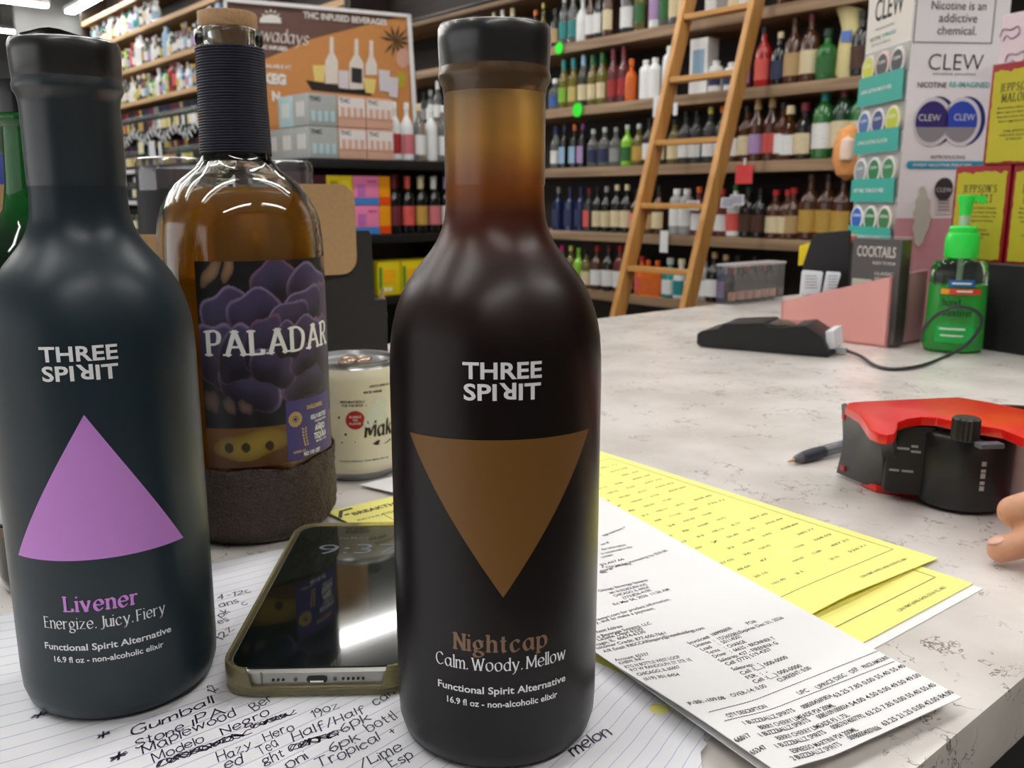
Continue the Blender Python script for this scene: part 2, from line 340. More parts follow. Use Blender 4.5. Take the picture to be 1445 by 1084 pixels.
def tiles(name, rgb, size):
    m, nt, b = new_mat(name); N, L = nt.nodes, nt.links
    tc = N.new('ShaderNodeTexCoord'); br = N.new('ShaderNodeTexBrick'); br.offset = 0; br.inputs['Scale'].default_value = 1/size
    br.inputs['Color1'].default_value = RGB(*rgb); br.inputs['Color2'].default_value = RGB(*[int(x*.94) for x in rgb]); br.inputs['Mortar'].default_value = RGB(*[int(x*.7) for x in rgb])
    br.inputs['Mortar Size'].default_value = .01; br.inputs['Brick Width'].default_value = 1; br.inputs['Row Height'].default_value = 1
    L.new(tc.outputs['Object'], br.inputs[0]); L.new(br.outputs['Color'], b.inputs['Base Color']); setp(b, Roughness=.45); return m

def oriented(o, e2, e1, z=0.):                                # place an object in counter axes
    p = E2*e2 + E1*e1; o.location = (p.x, p.y, z); o.rotation_euler = (0, 0, ANG2); return o
def at(e2, e1, z=0.): return E2*e2 + E1*e1 + UZ*z
WALL_E2 = 4.2465                                              # front plane of the wall shelves
A0 = 4.659                                                    # E1 origin of the shelving
def along(u, z, off=0.):                                      # E1 position on that plane below image column u, at level z
    lo = Vector((0, 0, CAM_H)); vv = 300.
    for _ in range(12):
        q = pp(u, vv, E2*(WALL_E2 - off), E2); d = ray(u, vv)
        vv -= (z - q.z)/((pp(u, vv-1, E2*(WALL_E2 - off), E2).z - q.z))
    q = pp(u, vv, E2*(WALL_E2 - off), E2); return q.dot(E1)

# ------------------------------------------------------------ the setting
M_FLOOR = tiles('vinyl_floor', (120, 114, 106), .6); M_CEIL = mat('grey_ceiling_paint', (196, 198, 196), .9, scale=3)
M_WALL = mat('grey_wall_paint', (112, 114, 112), .85, scale=4); M_DARKWALL = mat('dark_wall_paint', (46, 36, 30), .8, scale=4)
struct(oriented(MB().box((-3, 5.5, -.03), (17, 32, .06)).build('floor', M_FLOOR), 0, 0, FLOOR_Z))
struct(oriented(MB().box((-3, 5.5, .03), (17, 32, .06)).build('ceiling', M_CEIL), 0, 0, CEIL_Z))
struct(oriented(MB().box((WALL_E2 + .46, 5.5, (CEIL_Z+FLOOR_Z)/2), (.1, 32, CEIL_Z-FLOOR_Z)).build('wall_right', M_DARKWALL), 0, 0, 0))
struct(oriented(MB().box((-3, 20.5, (CEIL_Z+FLOOR_Z)/2), (17, .1, CEIL_Z-FLOOR_Z)).build('wall_back', M_WALL), 0, 0, 0))
struct(oriented(MB().box((WALL_E2 - .2, 15.3, (CEIL_Z+FLOOR_Z)/2), (1.2, .1, CEIL_Z-FLOOR_Z)).build('wall_side', M_WALL), 0, 0, 0))


struct(oriented(MB().box((-3, -3.2, (CEIL_Z+FLOOR_Z)/2), (17, .1, CEIL_Z-FLOOR_Z)).build('blocker_wall', mat('blocker_wall_paint', (104, 100, 96), .8, scale=3, var=.1)), 0, 0, 0))  # unseen wall added behind the camera to darken the bottles' reflections

# ------------------------------------------------------------ ceiling lights
def emit(name, rgb, k):
    m, nt, b = new_mat(name); b.inputs['Emission Color'].default_value = RGB(*rgb); b.inputs['Emission Strength'].default_value = k; setp(b, Roughness=.5); return m
M_TUBE = emit('lit_diffuser', (254, 251, 248), LAMP_STRENGTH); M_HOUS = mat('white_fixture_metal', (225, 228, 228), .4)
M_CABLE = mat('black_cable', (22, 22, 23), .5)
def fixture(e2, e1, ln, z, turn, label):
    t = thing('ceiling_light', label, 'ceiling light', at(e2, e1, z), ANG2 + turn, 'linear ceiling lights')
    MB().box((0, 0, .045), (ln, .17, .06)).build('housing', M_HOUS, t, bevel=.01)
    MB().rbox((0, 0, .002), (ln - .03, .13, .03), .03).build('diffuser', M_TUBE, t)
    for s in (-1, 1): MB().tube([(s*ln*.4, 0, .07), (s*ln*.4, 0, CEIL_Z - z)], .006, 6).build('suspension_cable', M_CABLE, t)
WORDS = 'first second third fourth fifth sixth seventh eighth ninth tenth eleventh twelfth thirteenth fourteenth fifteenth sixteenth seventeenth eighteenth nineteenth twentieth'.split()
TENS = {20: 'twenty', 30: 'thirty', 40: 'forty', 50: 'fifty'}
def nth(n):
    if n <= 20: return WORDS[n-1]
    t, r = n//10*10, n % 10
    return (TENS[t][:-1] + 'ieth') if r == 0 else TENS[t] + '-' + WORDS[r-1]
for k, (e1, z) in enumerate([(-1.7, 2.9), (.75, 2.9), (3.0, 2.9), (5.28, 2.9), (7.6, 2.9), (9.9, 2.9), (12.2, 2.9), (14.78, 2.9)]):
    far = k == 7
    fixture(2.35 if not far else 2.5, e1, 2.6, z, 0, 'lit linear ceiling light hanging at the far left, upper of the two ends' if far else 'lit linear ceiling light hung across the aisle, %s row from the camera' % nth(k+1))
    if not far: fixture(-1.1, e1, 2.6, z, 0, 'lit linear ceiling light hung over the shop floor left of the aisle, %s row' % nth(k+1))
q = gp(27, 46, 2.9); fixture(q.dot(E2) - 1.3, q.dot(E1), 2.6, 2.9, 0, 'lit linear ceiling light at the far left edge, lower of the two ends')
q = gp(98, 18, 2.9); fixture(q.dot(E2), q.dot(E1) - 1.3, 2.6, 2.9, PI/2, 'lit linear ceiling light running lengthwise above the black-capped dark bottle')

# ------------------------------------------------------------ counter
ct = thing('sales_counter', 'white quartz sales counter with grey veins under the bottles and papers', 'counter', at(0, 0, 0), ANG2)
N1, N2 = .1234, 1.0497
MB().box((1.0, (N1+N2)/2, -.016), (4.6, N2-N1, .032)).build('countertop', marble(), ct, bevel=.003)
MB().box((1.0, (N1+N2)/2 + .03, (FLOOR_Z-.032)/2), (4.5, N2-N1-.16, -FLOOR_Z-.032)).build('cabinet_base', mat('black_counter_front', (24, 25, 27), .6), ct)

# ------------------------------------------------------------ shelves on the wall
M_SHELF = wood('brown_shelf_wood', (122, 98, 74), (166, 138, 108), 1); M_BACK = wood('dark_shelf_back', (28, 21, 16), (44, 34, 26), 1)
M_SHELF2 = wood('tan_shelf_wood', (176, 140, 98), (206, 170, 126), 1)
RIGHT_Z = [1.575, 1.182, .782, .395, -.018, -.40, -.78]        # upper faces of the planks, top to bottom
LEFT_Z = [2.74, 2.35, 1.90, 1.475]
BLACK_Z = [1.03, .585, .165, -.27, -.68]
us = thing('wall_shelving', 'brown wooden plank shelving full of liquor bottles behind the ladder', 'shelving', at(0, A0, 0), ANG2)
for z in RIGHT_Z: MB().box((WALL_E2 + .19, -1.3, z - .029), (.38, 7.6, .058)).build('shelf_board', M_SHELF, us, bevel=.003)
MB().box((WALL_E2 + .39, -1.3, (2.2+FLOOR_Z)/2), (.02, 7.6, 2.2-FLOOR_Z)).build('back_panel', M_BACK, us)
MB().box((WALL_E2 + .19, 2.52, (2.2+FLOOR_Z)/2), (.38, .04, 2.2-FLOOR_Z)).build('side_panel', M_BACK, us)
ul = thing('wall_shelving', 'tan plank shelving rising along the far left wall above the wine racks', 'shelving', at(0, A0, 0), ANG2)
for z in LEFT_Z: MB().box((WALL_E2 + .19, 6.4, z - .029), (.38, 7.6, .058)).build('shelf_board', M_SHELF2, ul, bevel=.003)
MB().box((WALL_E2 + .39, 6.4, 2.3), (.02, 7.6, 1.8)).build('back_panel', M_BACK, ul)
MB().box((WALL_E2 + .19, 2.58, 2.3), (.38, .04, 1.8)).build('side_panel', M_BACK, ul); MB().box((WALL_E2 + .19, 10.22, 2.3), (.38, .04, 1.8)).build('side_panel', M_BACK, ul)
M_BLK = mat('black_shelf_steel', (20, 20, 22), .45); M_TAG = mat('white_price_card', (225, 228, 230), .5, var=.03)
ub = thing('wine_rack', 'black steel wine shelving with white price strips under the tan shelves', 'shelving', at(0, A0, 0), ANG2)
for z in BLACK_Z:
    sb = MB().box((WALL_E2 + .19, 6.4, z - .02), (.38, 7.6, .04)).build('shelf_board', M_BLK, ub)
MB().box((WALL_E2 + .39, 6.4, (1.41+FLOOR_Z)/2), (.02, 7.6, 1.41-FLOOR_Z)).build('back_panel', M_BLK, ub)
MB().box((WALL_E2 + .19, 10.22, (1.41+FLOOR_Z)/2), (.38, .04, 1.41-FLOOR_Z)).build('side_panel', M_BLK, ub)
for z in (.585, .165):
    for k in range(9): MB().box((WALL_E2 - .012, 5.1 + k*.5, z - .03), (.006, .46, .05)).build('price_strip', M_TAG, ub)
# zigzag run of white price cards along the first black shelf
card_mesh = None
for k in range(70):
    a = 5.0 + k*.06
    c = MB().box((0, 0, 0), (.006, .018, .10)).build('price_card', M_TAG) if card_mesh is None else bpy.data.objects.new('price_card', card_mesh)
    if card_mesh is None: card_mesh = c.data
    else: COL.objects.link(c)
    c.location = at(WALL_E2 - .03, A0 + a, 1.0 + (.03 if k % 2 else -.03) + .05*math.sin(k*.5)); c.rotation_euler = (Matrix.Rotation(ANG2, 3, 'Z') @ Matrix.Rotation(.7 if k % 2 else -.7, 3, 'X')).to_euler()
    tag(c, 'one of the zigzag white price cards along the upper black wine shelf', 'price card', 'zigzag price cards')
for k, a in enumerate((8.05, 7.45)):
    t = thing('hanging_price_strip', 'white slanted price strip on the black wine shelf, %s of the two' % ('left one' if k == 0 else 'right one'), 'price strip', at(WALL_E2 - .02, A0 + a, .58), ANG2)
    MB().box((0, 0, -.14), (.005, .075, .34), Matrix.Rotation(.3, 3, 'X')).build('strip', M_TAG, t)

# ------------------------------------------------------------ ladder
M_OAK = wood('golden_oak', (176, 124, 62), (206, 154, 88), 2, .45)
ld = thing('library_ladder', 'golden wooden rolling ladder leaning against the brown bottle shelves', 'ladder', at(WALL_E2, A0 - 1.51, FLOOR_Z), ANG2)
def lw(z): return -(.12 + (1.22 - z)*.30)                      # distance of the ladder in front of the shelves at level z
for s in (1, -1):
    m = MB(); vs = []
    for z in (FLOOR_Z, 1.50):
        for dx, dy in ((-.045, -.018), (.045, -.018), (.045, .018), (-.045, .018)): vs.append((lw(z) + dx, s*.23 + dy, z - FLOOR_Z))
    m.add(vs, [(3,2,1,0), (4,5,6,7), (0,1,5,4), (1,2,6,5), (2,3,7,6), (3,0,4,7)]); m.build('side_rail', M_OAK, ld, bevel=.004)
M_OAKR = wood('golden_oak_rung', (184, 132, 68), (212, 162, 96), 1, .45)
z = 1.165
while z > FLOOR_Z + .2:
    MB().rbox((lw(z), 0, z - FLOOR_Z), (.075, .43, .028), .012).build('rung', M_OAKR, ld, bevel=.004); z -= .336
M_STEEL = mat('dark_steel', (60, 60, 62), .35, metal=1)
MB().tube([(-.05, 2.4, 1.545), (-.05, -5.0, 1.545)], .012).build('ladder_rail', M_STEEL, us, loc=(WALL_E2, 0, 0))
for s in (1, -1): MB().tube([(lw(1.49)-.02, s*.2, 1.47-FLOOR_Z), (-.05, s*.2, 1.50-FLOOR_Z), (-.05, s*.2, 1.54-FLOOR_Z)], .009).build('hook', M_STEEL, ld)
# ------------------------------------------------------------ shelf bottles: one mesh set per kind, copied bottle by bottle
MB_SOLID = objcol('tinted_bottle_glass', .12, coat=.4); MB_CLEAR = objcol('clear_bottle_glass', .06, trans=.82)
MB_CAP = objcol('bottle_cap_foil', .35); MB_LABEL = objcol('paper_bottle_label', .55, stripes=True)
def arcstrip(r, z0, z1, half, n=10, base=PI):
    m = MB(); vs = []
    for rr_ in (r, r + .02):
        for z in (z0, z1):
            for i in range(n+1):
                a = base - half + 2*half*i/n; vs.append((rr_*math.cos(a), rr_*math.sin(a), z))
    w = n+1; fs = []
    for i in range(n):
        fs += [(i, i+1, w+i+1, w+i), (2*w+i, 3*w+i, 3*w+i+1, 2*w+i+1), (i, 2*w+i, 2*w+i+1, i+1), (w+i, w+i+1, 3*w+i+1, 3*w+i)]
    fs += [(0, w, 3*w, 2*w), (n, 2*w+n, 3*w+n, w+n)]
    return m.add(vs, fs)
def lz(pts, seg=16): return MB().lathe(pts, seg)
KIND = {}
def kind(name, body, cap, label):
    KIND[name] = []
    for part, m in (('bottle_body', body), ('bottle_cap', cap), ('bottle_label', label)):
        if m is None: KIND[name].append(None); continue
        o = m.build(part, {'bottle_body': MB_SOLID, 'bottle_cap': MB_CAP, 'bottle_label': MB_LABEL}[part], auto=50)
        KIND[name].append(o.data); bpy.data.objects.remove(o)
    me = KIND[name][0].copy(); me.materials.clear(); me.materials.append(MB_CLEAR); KIND[name].append(me)
kind('round', lz([(.85,0),(1,.03),(1,.55),(.93,.62),(.62,.70),(.36,.76),(.32,.88),(.32,.9)]), lz([(.36,.88),(.38,.89),(.38,.99),(.34,1)], 12), arcstrip(1.0,.12,.46,1.25))
kind('tall', lz([(.85,0),(1,.02),(1,.56),(.85,.63),(.5,.70),(.40,.76),(.38,.86)]), lz([(.42,.80),(.44,.81),(.42,.99),(.36,1)], 12), arcstrip(1.0,.12,.42,1.3))
kind('wine', lz([(.85,0),(1,.02),(1,.58),(.9,.66),(.55,.73),(.37,.79),(.36,.9)]), lz([(.40,.78),(.40,.97),(.43,.98),(.42,1)], 12), arcstrip(1.0,.14,.48,1.25))
kind('squat', lz([(.88,0),(1,.04),(1,.5),(.96,.6),(.7,.68),(.36,.73),(.33,.86)]), lz([(.4,.84),(.45,.85),(.45,.98),(.4,1)], 12), arcstrip(1.0,.1,.46,1.2))
kind('square', MB().rbox((0,0,.33),(1.7,1.9,.66),.35,3).lathe([(.75,.66),(.5,.70),(.3,.75),(.3,.88)],14), lz([(.34,.86),(.36,.87),(.36,.99),(.3,1)],12), MB().box((-.86,0,.3),(.03,1.5,.38)))
kind('jug', lz([(.9,0),(1,.03),(1,.72),(.9,.80),(.5,.86),(.45,.9)]), lz([(.5,.88),(.52,.89),(.52,.99),(.46,1)],12), arcstrip(1.0,.2,.6,1.2))
kind('long', lz([(.85,0),(1,.02),(1,.5),(.8,.58),(.42,.68),(.3,.8),(.28,.93)]), lz([(.34,.9),(.34,.99),(.3,1)],12), arcstrip(1.0,.1,.44,1.2))
kind('carton', MB().box((0,0,.5),(1.6,2,1)), None, MB().box((-.815,0,.55),(.03,1.3,.5)))
PAL = dict(clear=((196,202,200),1), frost=((222,226,226),0), white=((236,238,238),0), smoke=((120,124,122),1), amber=((150,84,26),1), brown=((74,42,22),0), dark=((26,24,24),0), black=((14,14,15),0),
    green=((40,104,46),0), deepgreen=((22,58,36),0), lime=((130,190,50),0), yellow=((206,196,96),1), straw=((206,190,110),1), pink=((214,120,130),1), rose=((206,96,90),1), red=((170,36,36),0),
    orange=((216,104,34),0), blue=((60,96,168),0), navy=((34,44,84),0), teal=((34,140,140),0), cream=((226,212,172),0), tan=((188,158,110),0), purple=((124,54,120),0), grey=((150,152,152),0), gold=((196,158,70),0), maroon=((112,30,44),0), coral=((226,92,84),0), skyblue=((150,186,214),0), magenta=((206,40,120),0), lilac=((176,146,196),0))
def bottle(kd, pos, r, h, body, cap, lab, label, group, cat='bottle', name='liquor_bottle', rot=0.):
    KM = KIND[kd]; t = thing(name, label, cat, pos, ANG2 + rot, group); t.scale = (r, r, h)
    (brgb, clr) = PAL[body]
    me = KM[3] if clr else KM[0]
    for nm, mesh, col in (('bottle_body', me, brgb), ('bottle_cap', KM[1], PAL[cap][0] if cap else None), ('bottle_label', KM[2], PAL[lab][0] if lab else None)):
        if mesh is None or col is None: continue
        o = bpy.data.objects.new(nm if kd != 'carton' else nm.replace('bottle', 'carton'), mesh); COL.objects.link(o); o.parent = t; o.color = RGB(*col)
    return t
# each row: image column of the centre, kind, radius, height, glass, cap, label, words
ROW_TOP = [  # second brown plank from the top of the frame (upper face at RIGHT_Z[1])
 (630,'long',.034,.26,'clear','white','white'),(646,'round',.036,.27,'clear','white','grey'),(659,'round',.036,.25,'smoke','dark','cream'),(674,'long',.036,.27,'rose','maroon','white'),
 (690,'tall',.036,.31,'clear','cream','white'),(702,'tall',.036,.315,'clear','white','cream'),(716,'tall',.037,.31,'smoke','cream','grey'),(748,'round',.04,.26,'amber','orange','cream'),(760,'long',.03,.29,'yellow','yellow','cream'),(776,'squat',.04,.24,'smoke','dark','tan'),
 (789,'tall',.034,.33,'clear','clear','teal'),(801.5,'tall',.034,.33,'clear','clear','teal'),(814,'round',.042,.27,'frost','clear','white'),(826,'long',.035,.34,'brown','dark','white'),(837.5,'long',.035,.34,'smoke','brown','white'),(851,'round',.042,.34,'brown','gold','cream'),
 (877,'squat',.053,.33,'smoke','black','white'),(896,'wine',.036,.33,'straw','amber','green'),(917,'wine',.04,.33,'frost','clear','lilac'),(931,'tall',.036,.34,'clear','green','green'),(945,'round',.038,.33,'clear','gold','cream'),(958,'round',.038,.33,'clear','white','cream'),
 (998,'round',.045,.3,'clear','white','white'),(1014,'round',.042,.29,'frost','clear','grey'),(1030,'round',.042,.3,'clear','white','cream'),(1047,'squat',.05,.28,'clear','dark','white'),(1100,'round',.05,.3,'amber','dark','cream'),(1125,'round',.05,.3,'dark','gold','white'),(1150,'round',.05,.29,'clear','blue','white'),(1180,'squat',.055,.28,'brown','dark','cream')]
ROW_2 = [
 (592,'round',.034,.24,'smoke','dark','grey'),(601,'squat',.038,.25,'clear','grey','white'),(611,'tall',.036,.31,'clear','white','white'),(640,'round',.04,.27,'clear','dark','cream'),
 (775,'squat',.042,.2,'clear','white','blue'),(788,'tall',.036,.31,'yellow','teal','lime'),(801.5,'tall',.036,.31,'yellow','teal','straw'),(815.5,'tall',.038,.32,'smoke','skyblue','cream'),(828.5,'tall',.036,.31,'straw','green','cream'),(842,'tall',.037,.315,'yellow','green','cream'),(857.5,'tall',.038,.33,'pink','maroon','red'),(872,'tall',.038,.335,'pink','maroon','red'),(883,'squat',.038,.25,'orange','orange','orange'),
 (903,'jug',.039,.23,'white','white',None),(916,'jug',.039,.235,'white','white',None),(936,'jug',.045,.29,'white','white','white'),(981,'carton',.062,.30,'white',None,'skyblue'),(1002,'jug',.042,.17,'white','white','navy'),(1024,'jug',.045,.15,'white','white','navy'),(1042,'round',.045,.25,'pink','white','lilac'),
 (1068,'round',.045,.31,'red','dark','coral'),(1091,'round',.044,.27,'black','cream','navy'),(1110,'round',.05,.33,'brown','brown','tan'),(1133,'round',.052,.34,'brown','maroon','cream'),(1157,'squat',.052,.25,'green','deepgreen','green'),(1206,'round',.05,.31,'dark','black','brown')]
ROW_3 = [
 (777,'tall',.036,.28,'clear','navy','white'),(789.5,'square',.036,.28,'dark','navy','skyblue'),(803.5,'square',.036,.28,'dark','orange','skyblue'),(815,'square',.036,.28,'dark','purple','lilac'),
 (829,'round',.040,.24,'clear','clear','navy'),(845,'round',.040,.245,'clear','clear','navy'),(861,'round',.040,.24,'clear','grey','grey'),(877,'round',.040,.25,'lime','clear','green'),(893,'round',.041,.25,'straw','clear','gold'),(908,'round',.044,.28,'dark','black','white'),(924,'round',.04,.26,'smoke','dark','cream'),
 (943,'round',.043,.26,'straw','dark','cream'),(959,'round',.042,.3,'smoke','black','white'),(974,'round',.042,.3,'smoke','black','white'),(993,'round',.043,.31,'smoke','yellow','white'),(1010,'round',.043,.31,'smoke','orange','white'),(1027,'round',.042,.28,'amber','dark','white'),
 (1044,'round',.045,.3,'amber','black','cream'),(1059,'tall',.044,.34,'brown','tan','lilac'),(1079,'tall',.044,.345,'brown','tan','coral'),(1095,'round',.044,.3,'amber','dark','white'),(1104,'squat',.052,.28,'amber','cream','white'),(1125,'squat',.052,.29,'dark','maroon','cream'),(1151,'wine',.058,.37,'green','teal','white'),(1178,'wine',.058,.38,'deepgreen','maroon','cream'),(1203,'wine',.055,.37,'green','maroon','cream')]
ROW_4 = [
 (780.5,'square',.040,.29,'navy','smoke','navy'),(797,'square',.040,.29,'navy','navy','navy'),(812,'square',.040,.29,'navy','navy','navy'),(824,'square',.036,.28,'smoke','maroon','coral'),(836,'round',.038,.29,'black','black','cream'),(848,'round',.038,.29,'black','grey','cream'),(862,'round',.043,.3,'dark','cream','cream'),(876,'round',.043,.3,'dark','cream','cream'),(890,'round',.044,.27,'brown','black','pink'),
 (908,'round',.042,.26,'brown','dark','tan'),(921,'round',.043,.29,'amber','dark','cream'),(946,'jug',.044,.27,'grey','white','white'),(960,'jug',.044,.27,'grey','white','white'),(977,'round',.044,.28,'pink','orange','white'),(993,'round',.044,.28,'pink','orange','lilac'),(1010,'round',.045,.27,'rose','red','white'),
 (1028,'round',.048,.29,'frost','green','coral'),(1046,'round',.048,.28,'dark','deepgreen','brown'),(1063,'round',.048,.27,'dark','black','brown'),(1084,'round',.052,.26,'brown','red','cream'),(1101,'round',.052,.26,'brown','red','cream'),(1109,'round',.052,.27,'brown','red','tan')]
ROW_4B = [(1132,'round',.058,.34,'brown','brown','gold'),(1156,'round',.058,.34,'brown','dark','gold'),(1178,'round',.056,.33,'brown','dark','gold')]
ROW_5 = [
 (786,'round',.036,.28,'clear','magenta','coral'),(798,'round',.038,.28,'yellow','yellow','yellow'),(809,'round',.038,.27,'lime','lime','lime'),(820,'round',.038,.26,'straw','dark','cream'),(834,'round',.046,.29,'brown','red','white'),(850,'round',.050,.30,'dark','maroon','white'),(866,'round',.048,.30,'rose','red','white'),(879,'round',.044,.29,'dark','navy','white'),
 (897,'round',.045,.24,'orange','red','coral'),(906,'square',.045,.22,'orange','orange','orange'),(919,'square',.045,.22,'orange','orange','orange'),(936,'squat',.05,.24,'teal','clear','white'),(952,'squat',.05,.24,'frost','cream','teal'),(968,'squat',.05,.24,'teal','white','white'),(985,'round',.046,.27,'grey','dark','white'),(998,'round',.048,.29,'dark','tan','white'),(1014,'round',.048,.28,'navy','tan','lilac'),(1031,'round',.05,.28,'brown','dark','cream'),(1055,'round',.05,.28,'dark','dark','tan')]
CW = dict(clear='clear', frost='frosted', white='white', smoke='smoky', amber='amber', brown='brown', dark='dark', black='black', green='green', deepgreen='deep green', lime='lime green', yellow='yellow', straw='straw yellow', pink='pink', rose='rose red', red='red', orange='orange', blue='blue', navy='navy', teal='teal', cream='cream', tan='tan', purple='purple', grey='grey', gold='gold', maroon='maroon', coral='coral', skyblue='pale blue', magenta='magenta', lilac='lilac')
def do_row(rows, z, word, group, off=0., start=0):
    for i, (u, kd, r, h, b, c, l) in enumerate(rows):
        a = along(u, z + .1, -off); dz = r + .012 + off
        if kd == 'carton': lb, cat, nm = 'white printed carton behind the ladder rail on the %s' % word, 'carton', 'gift_carton'
        else:
            lb = '%s bottle, %s cap%s, %s from left, %s' % (CW[b], CW[c], '' if not l else ', %s label' % CW[l], nth(i+1+start), word); cat, nm = 'bottle', 'liquor_bottle'
        bottle(kd, at(WALL_E2 + dz, a, z), r, h, b, c, l, lb, group, cat, nm, random.uniform(-.1, .1))
do_row(ROW_TOP, RIGHT_Z[1], 'highest brown shelf', 'bottles on the highest visible brown shelf')
do_row(ROW_2, RIGHT_Z[2], 'second-highest brown shelf', 'bottles on the second brown shelf')
do_row(ROW_3, RIGHT_Z[3], 'third brown shelf', 'bottles on the third brown shelf')
do_row(ROW_4, RIGHT_Z[4], 'fourth brown shelf', 'bottles on the fourth brown shelf')
do_row(ROW_4B, RIGHT_Z[4], 'fourth brown shelf', 'bottles on the fourth brown shelf', 0., len(ROW_4))
do_row(ROW_5, RIGHT_Z[5], 'lowest brown shelf', 'bottles on the lowest brown shelf')
# back row behind the second shelf's bottles
for i, (u, c) in enumerate(((822, 'teal'), (836, 'teal'), (849, 'green'), (794, 'teal'), (808, 'teal'))):
    a = along(u, RIGHT_Z[2] + .2, -.13)
    bottle('tall', at(WALL_E2 + .16, a, RIGHT_Z[2]), .036, .33, 'yellow', c, 'lime', '%s-capped yellow bottle in the back row of the second brown shelf, %s one' % (c, ('third', 'fourth', 'last', 'first', 'second')[i]), 'back row of yellow bottles')
# cream bag-shaped bottle
a = along(1184, RIGHT_Z[2] + .1); t = thing('cream_bag_bottle', 'cream bag-shaped bottle with blue print on the second brown shelf', 'bottle', at(WALL_E2 + .08, a, RIGHT_Z[2]), ANG2)
m = MB(); P_ = [(.045,0),(.055,.03),(.056,.15),(.05,.24),(.055,.29),(.075,.335),(.078,.345)]
m.lathe(P_, 20); m.v = [(x*.6, y + .012*math.sin(z*22), z + (.02*y/.07 if z > .3 else 0)) for x, y, z in m.v]
m.build('bag', mat('cream_sack', (214, 202, 146), .6, bump=.4, scale=30), t)
MB().rbox((-.036, -.005, .2), (.006, .055, .05), .002).build('blue_print', mat('blue_print', (86, 118, 190), .5), t)
# shelf talkers and price bursts
def burst(u, v, s, word):
    q = pp(u, v, E2*(WALL_E2 - .012), E2); t = thing('price_burst', 'fluorescent green starburst price tag on the %s' % word, 'price tag', q, ANG2)
    pts = [((s if k % 2 else s*.78)*math.cos(PI*k/12), (s if k % 2 else s*.78)*math.sin(PI*k/12)) for k in range(24)]
    m = MB().prism(pts, -.002, .002, (0, 0, 0), Matrix(((0, 0, 1), (1, 0, 0), (0, 1, 0)))); m.build('starburst_card', mat('fluorescent_green', (40, 250, 40), .6, var=.02), t)
burst(789, 68, .042, 'highest visible brown shelf'); burst(815, 155, .05, 'second-highest brown shelf')
q = pp(1050, 246, E2*(WALL_E2 - .02), E2); t = thing('price_card', 'red square price card hanging under the third brown shelf right of ladder', 'price tag', q, ANG2)
MB().box((0, 0, 0), (.004, .11, .10)).build('card', mat('red_card', (222, 70, 72), .5), t); MB().tube([(0, 0, .05), (.004, 0, .085)], .008, 6).build('clip', MB_CAP, t, color=RGB(230, 220, 220))
for u, v, w, h, lb in ((937, 341, .06, .13, 'white paper tag hanging from the fourth brown shelf between ladder rails'), (927, 150, .055, .12, 'white paper tag hanging from the second brown shelf at the ladder'), (953, 154, .03, .07, 'small white tag between the ladder rails under the second shelf')):
    q = pp(u, v, E2*(WALL_E2 - .015), E2); t = thing('paper_tag', lb, 'price tag', q, ANG2); MB().box((0, 0, 0), (.004, w, h)).build('card', M_TAG, t)
for k, (u, v) in enumerate(((1027, 286), (978, 290), (1040, 282))):
    q = pp(u, v, E2*(WALL_E2 - .02), E2); t = thing('shelf_talker', 'white printed shelf card in front of the fourth-shelf bottles, %s from the left' % nth((2, 1, 3)[k]), 'shelf card', q, ANG2)
    MB().box((0, 0, 0), (.004, .09, .055)).build('card', M_TAG, t)
    m = MB(); 
    for j in range(3): m.box((-.003, 0, .015 - j*.014), (.002, .07, .005))
    m.build('print', ink((96, 84, 150)), t)

# far left wall: tan shelves
far_kinds = ['round', 'tall', 'squat', 'jug', 'long', 'wine']
fb = ['clear', 'frost', 'smoke', 'amber', 'clear', 'straw', 'white', 'clear', 'deepgreen', 'skyblue', 'clear', 'rose', 'frost', 'lime']
fl = ['white', 'cream', 'white', 'skyblue', 'white', 'lilac', 'white', 'yellow', 'cream', 'grey', 'white', 'tan', 'white', 'teal']
fc = ['white', 'grey', 'dark', 'white', 'clear', 'gold', 'navy', 'white', 'cream', 'teal', 'maroon', 'white']
rr = random.Random(11)
def far_row(z, a0, a1, word, group, special={}):
    a0 += A0; a = a1 + A0; i = 0
    while a > a0:
        r = rr.uniform(.036, .05); h = rr.uniform(.24, .33); kd = rr.choice(far_kinds); b, c, l = rr.choice(fb), rr.choice(fc), rr.choice(fl)
        if i in special: kd, r, h, b, c, l = special[i]
        bottle(kd, at(WALL_E2 + r + .015, a - r, z), r, h, b, c, l, '%s bottle, %s cap, %s label, %s from left, %s' % (CW[b], CW[c], CW[l], nth(i+1), word), group)
        a -= 2*r + rr.uniform(.015, .03); i += 1
far_row(LEFT_Z[1], 7.2, 9.9, 'upper tan shelf', 'bottles on the upper tan shelf'); 
far_row(LEFT_Z[2], 5.9, 9.5, 'middle tan shelf', 'bottles on the middle tan shelf', {22: ('jug', .06, .36, 'skyblue', 'skyblue', 'skyblue'), 11: ('wine', .05, .33, 'red', 'red', 'coral'), 13: ('jug', .05, .36, 'white', 'white', 'white'), 14: ('jug', .05, .38, 'white', 'white', 'white')})
far_row(LEFT_Z[3], 5.7, 8.9, 'lower tan shelf', 'bottles on the lower tan shelf', {18: ('jug', .06, .34, 'red', 'maroon', 'maroon'), 19: ('jug', .06, .35, 'rose', 'maroon', 'coral'), 14: ('squat', .06, .34, 'white', 'white', 'white')})
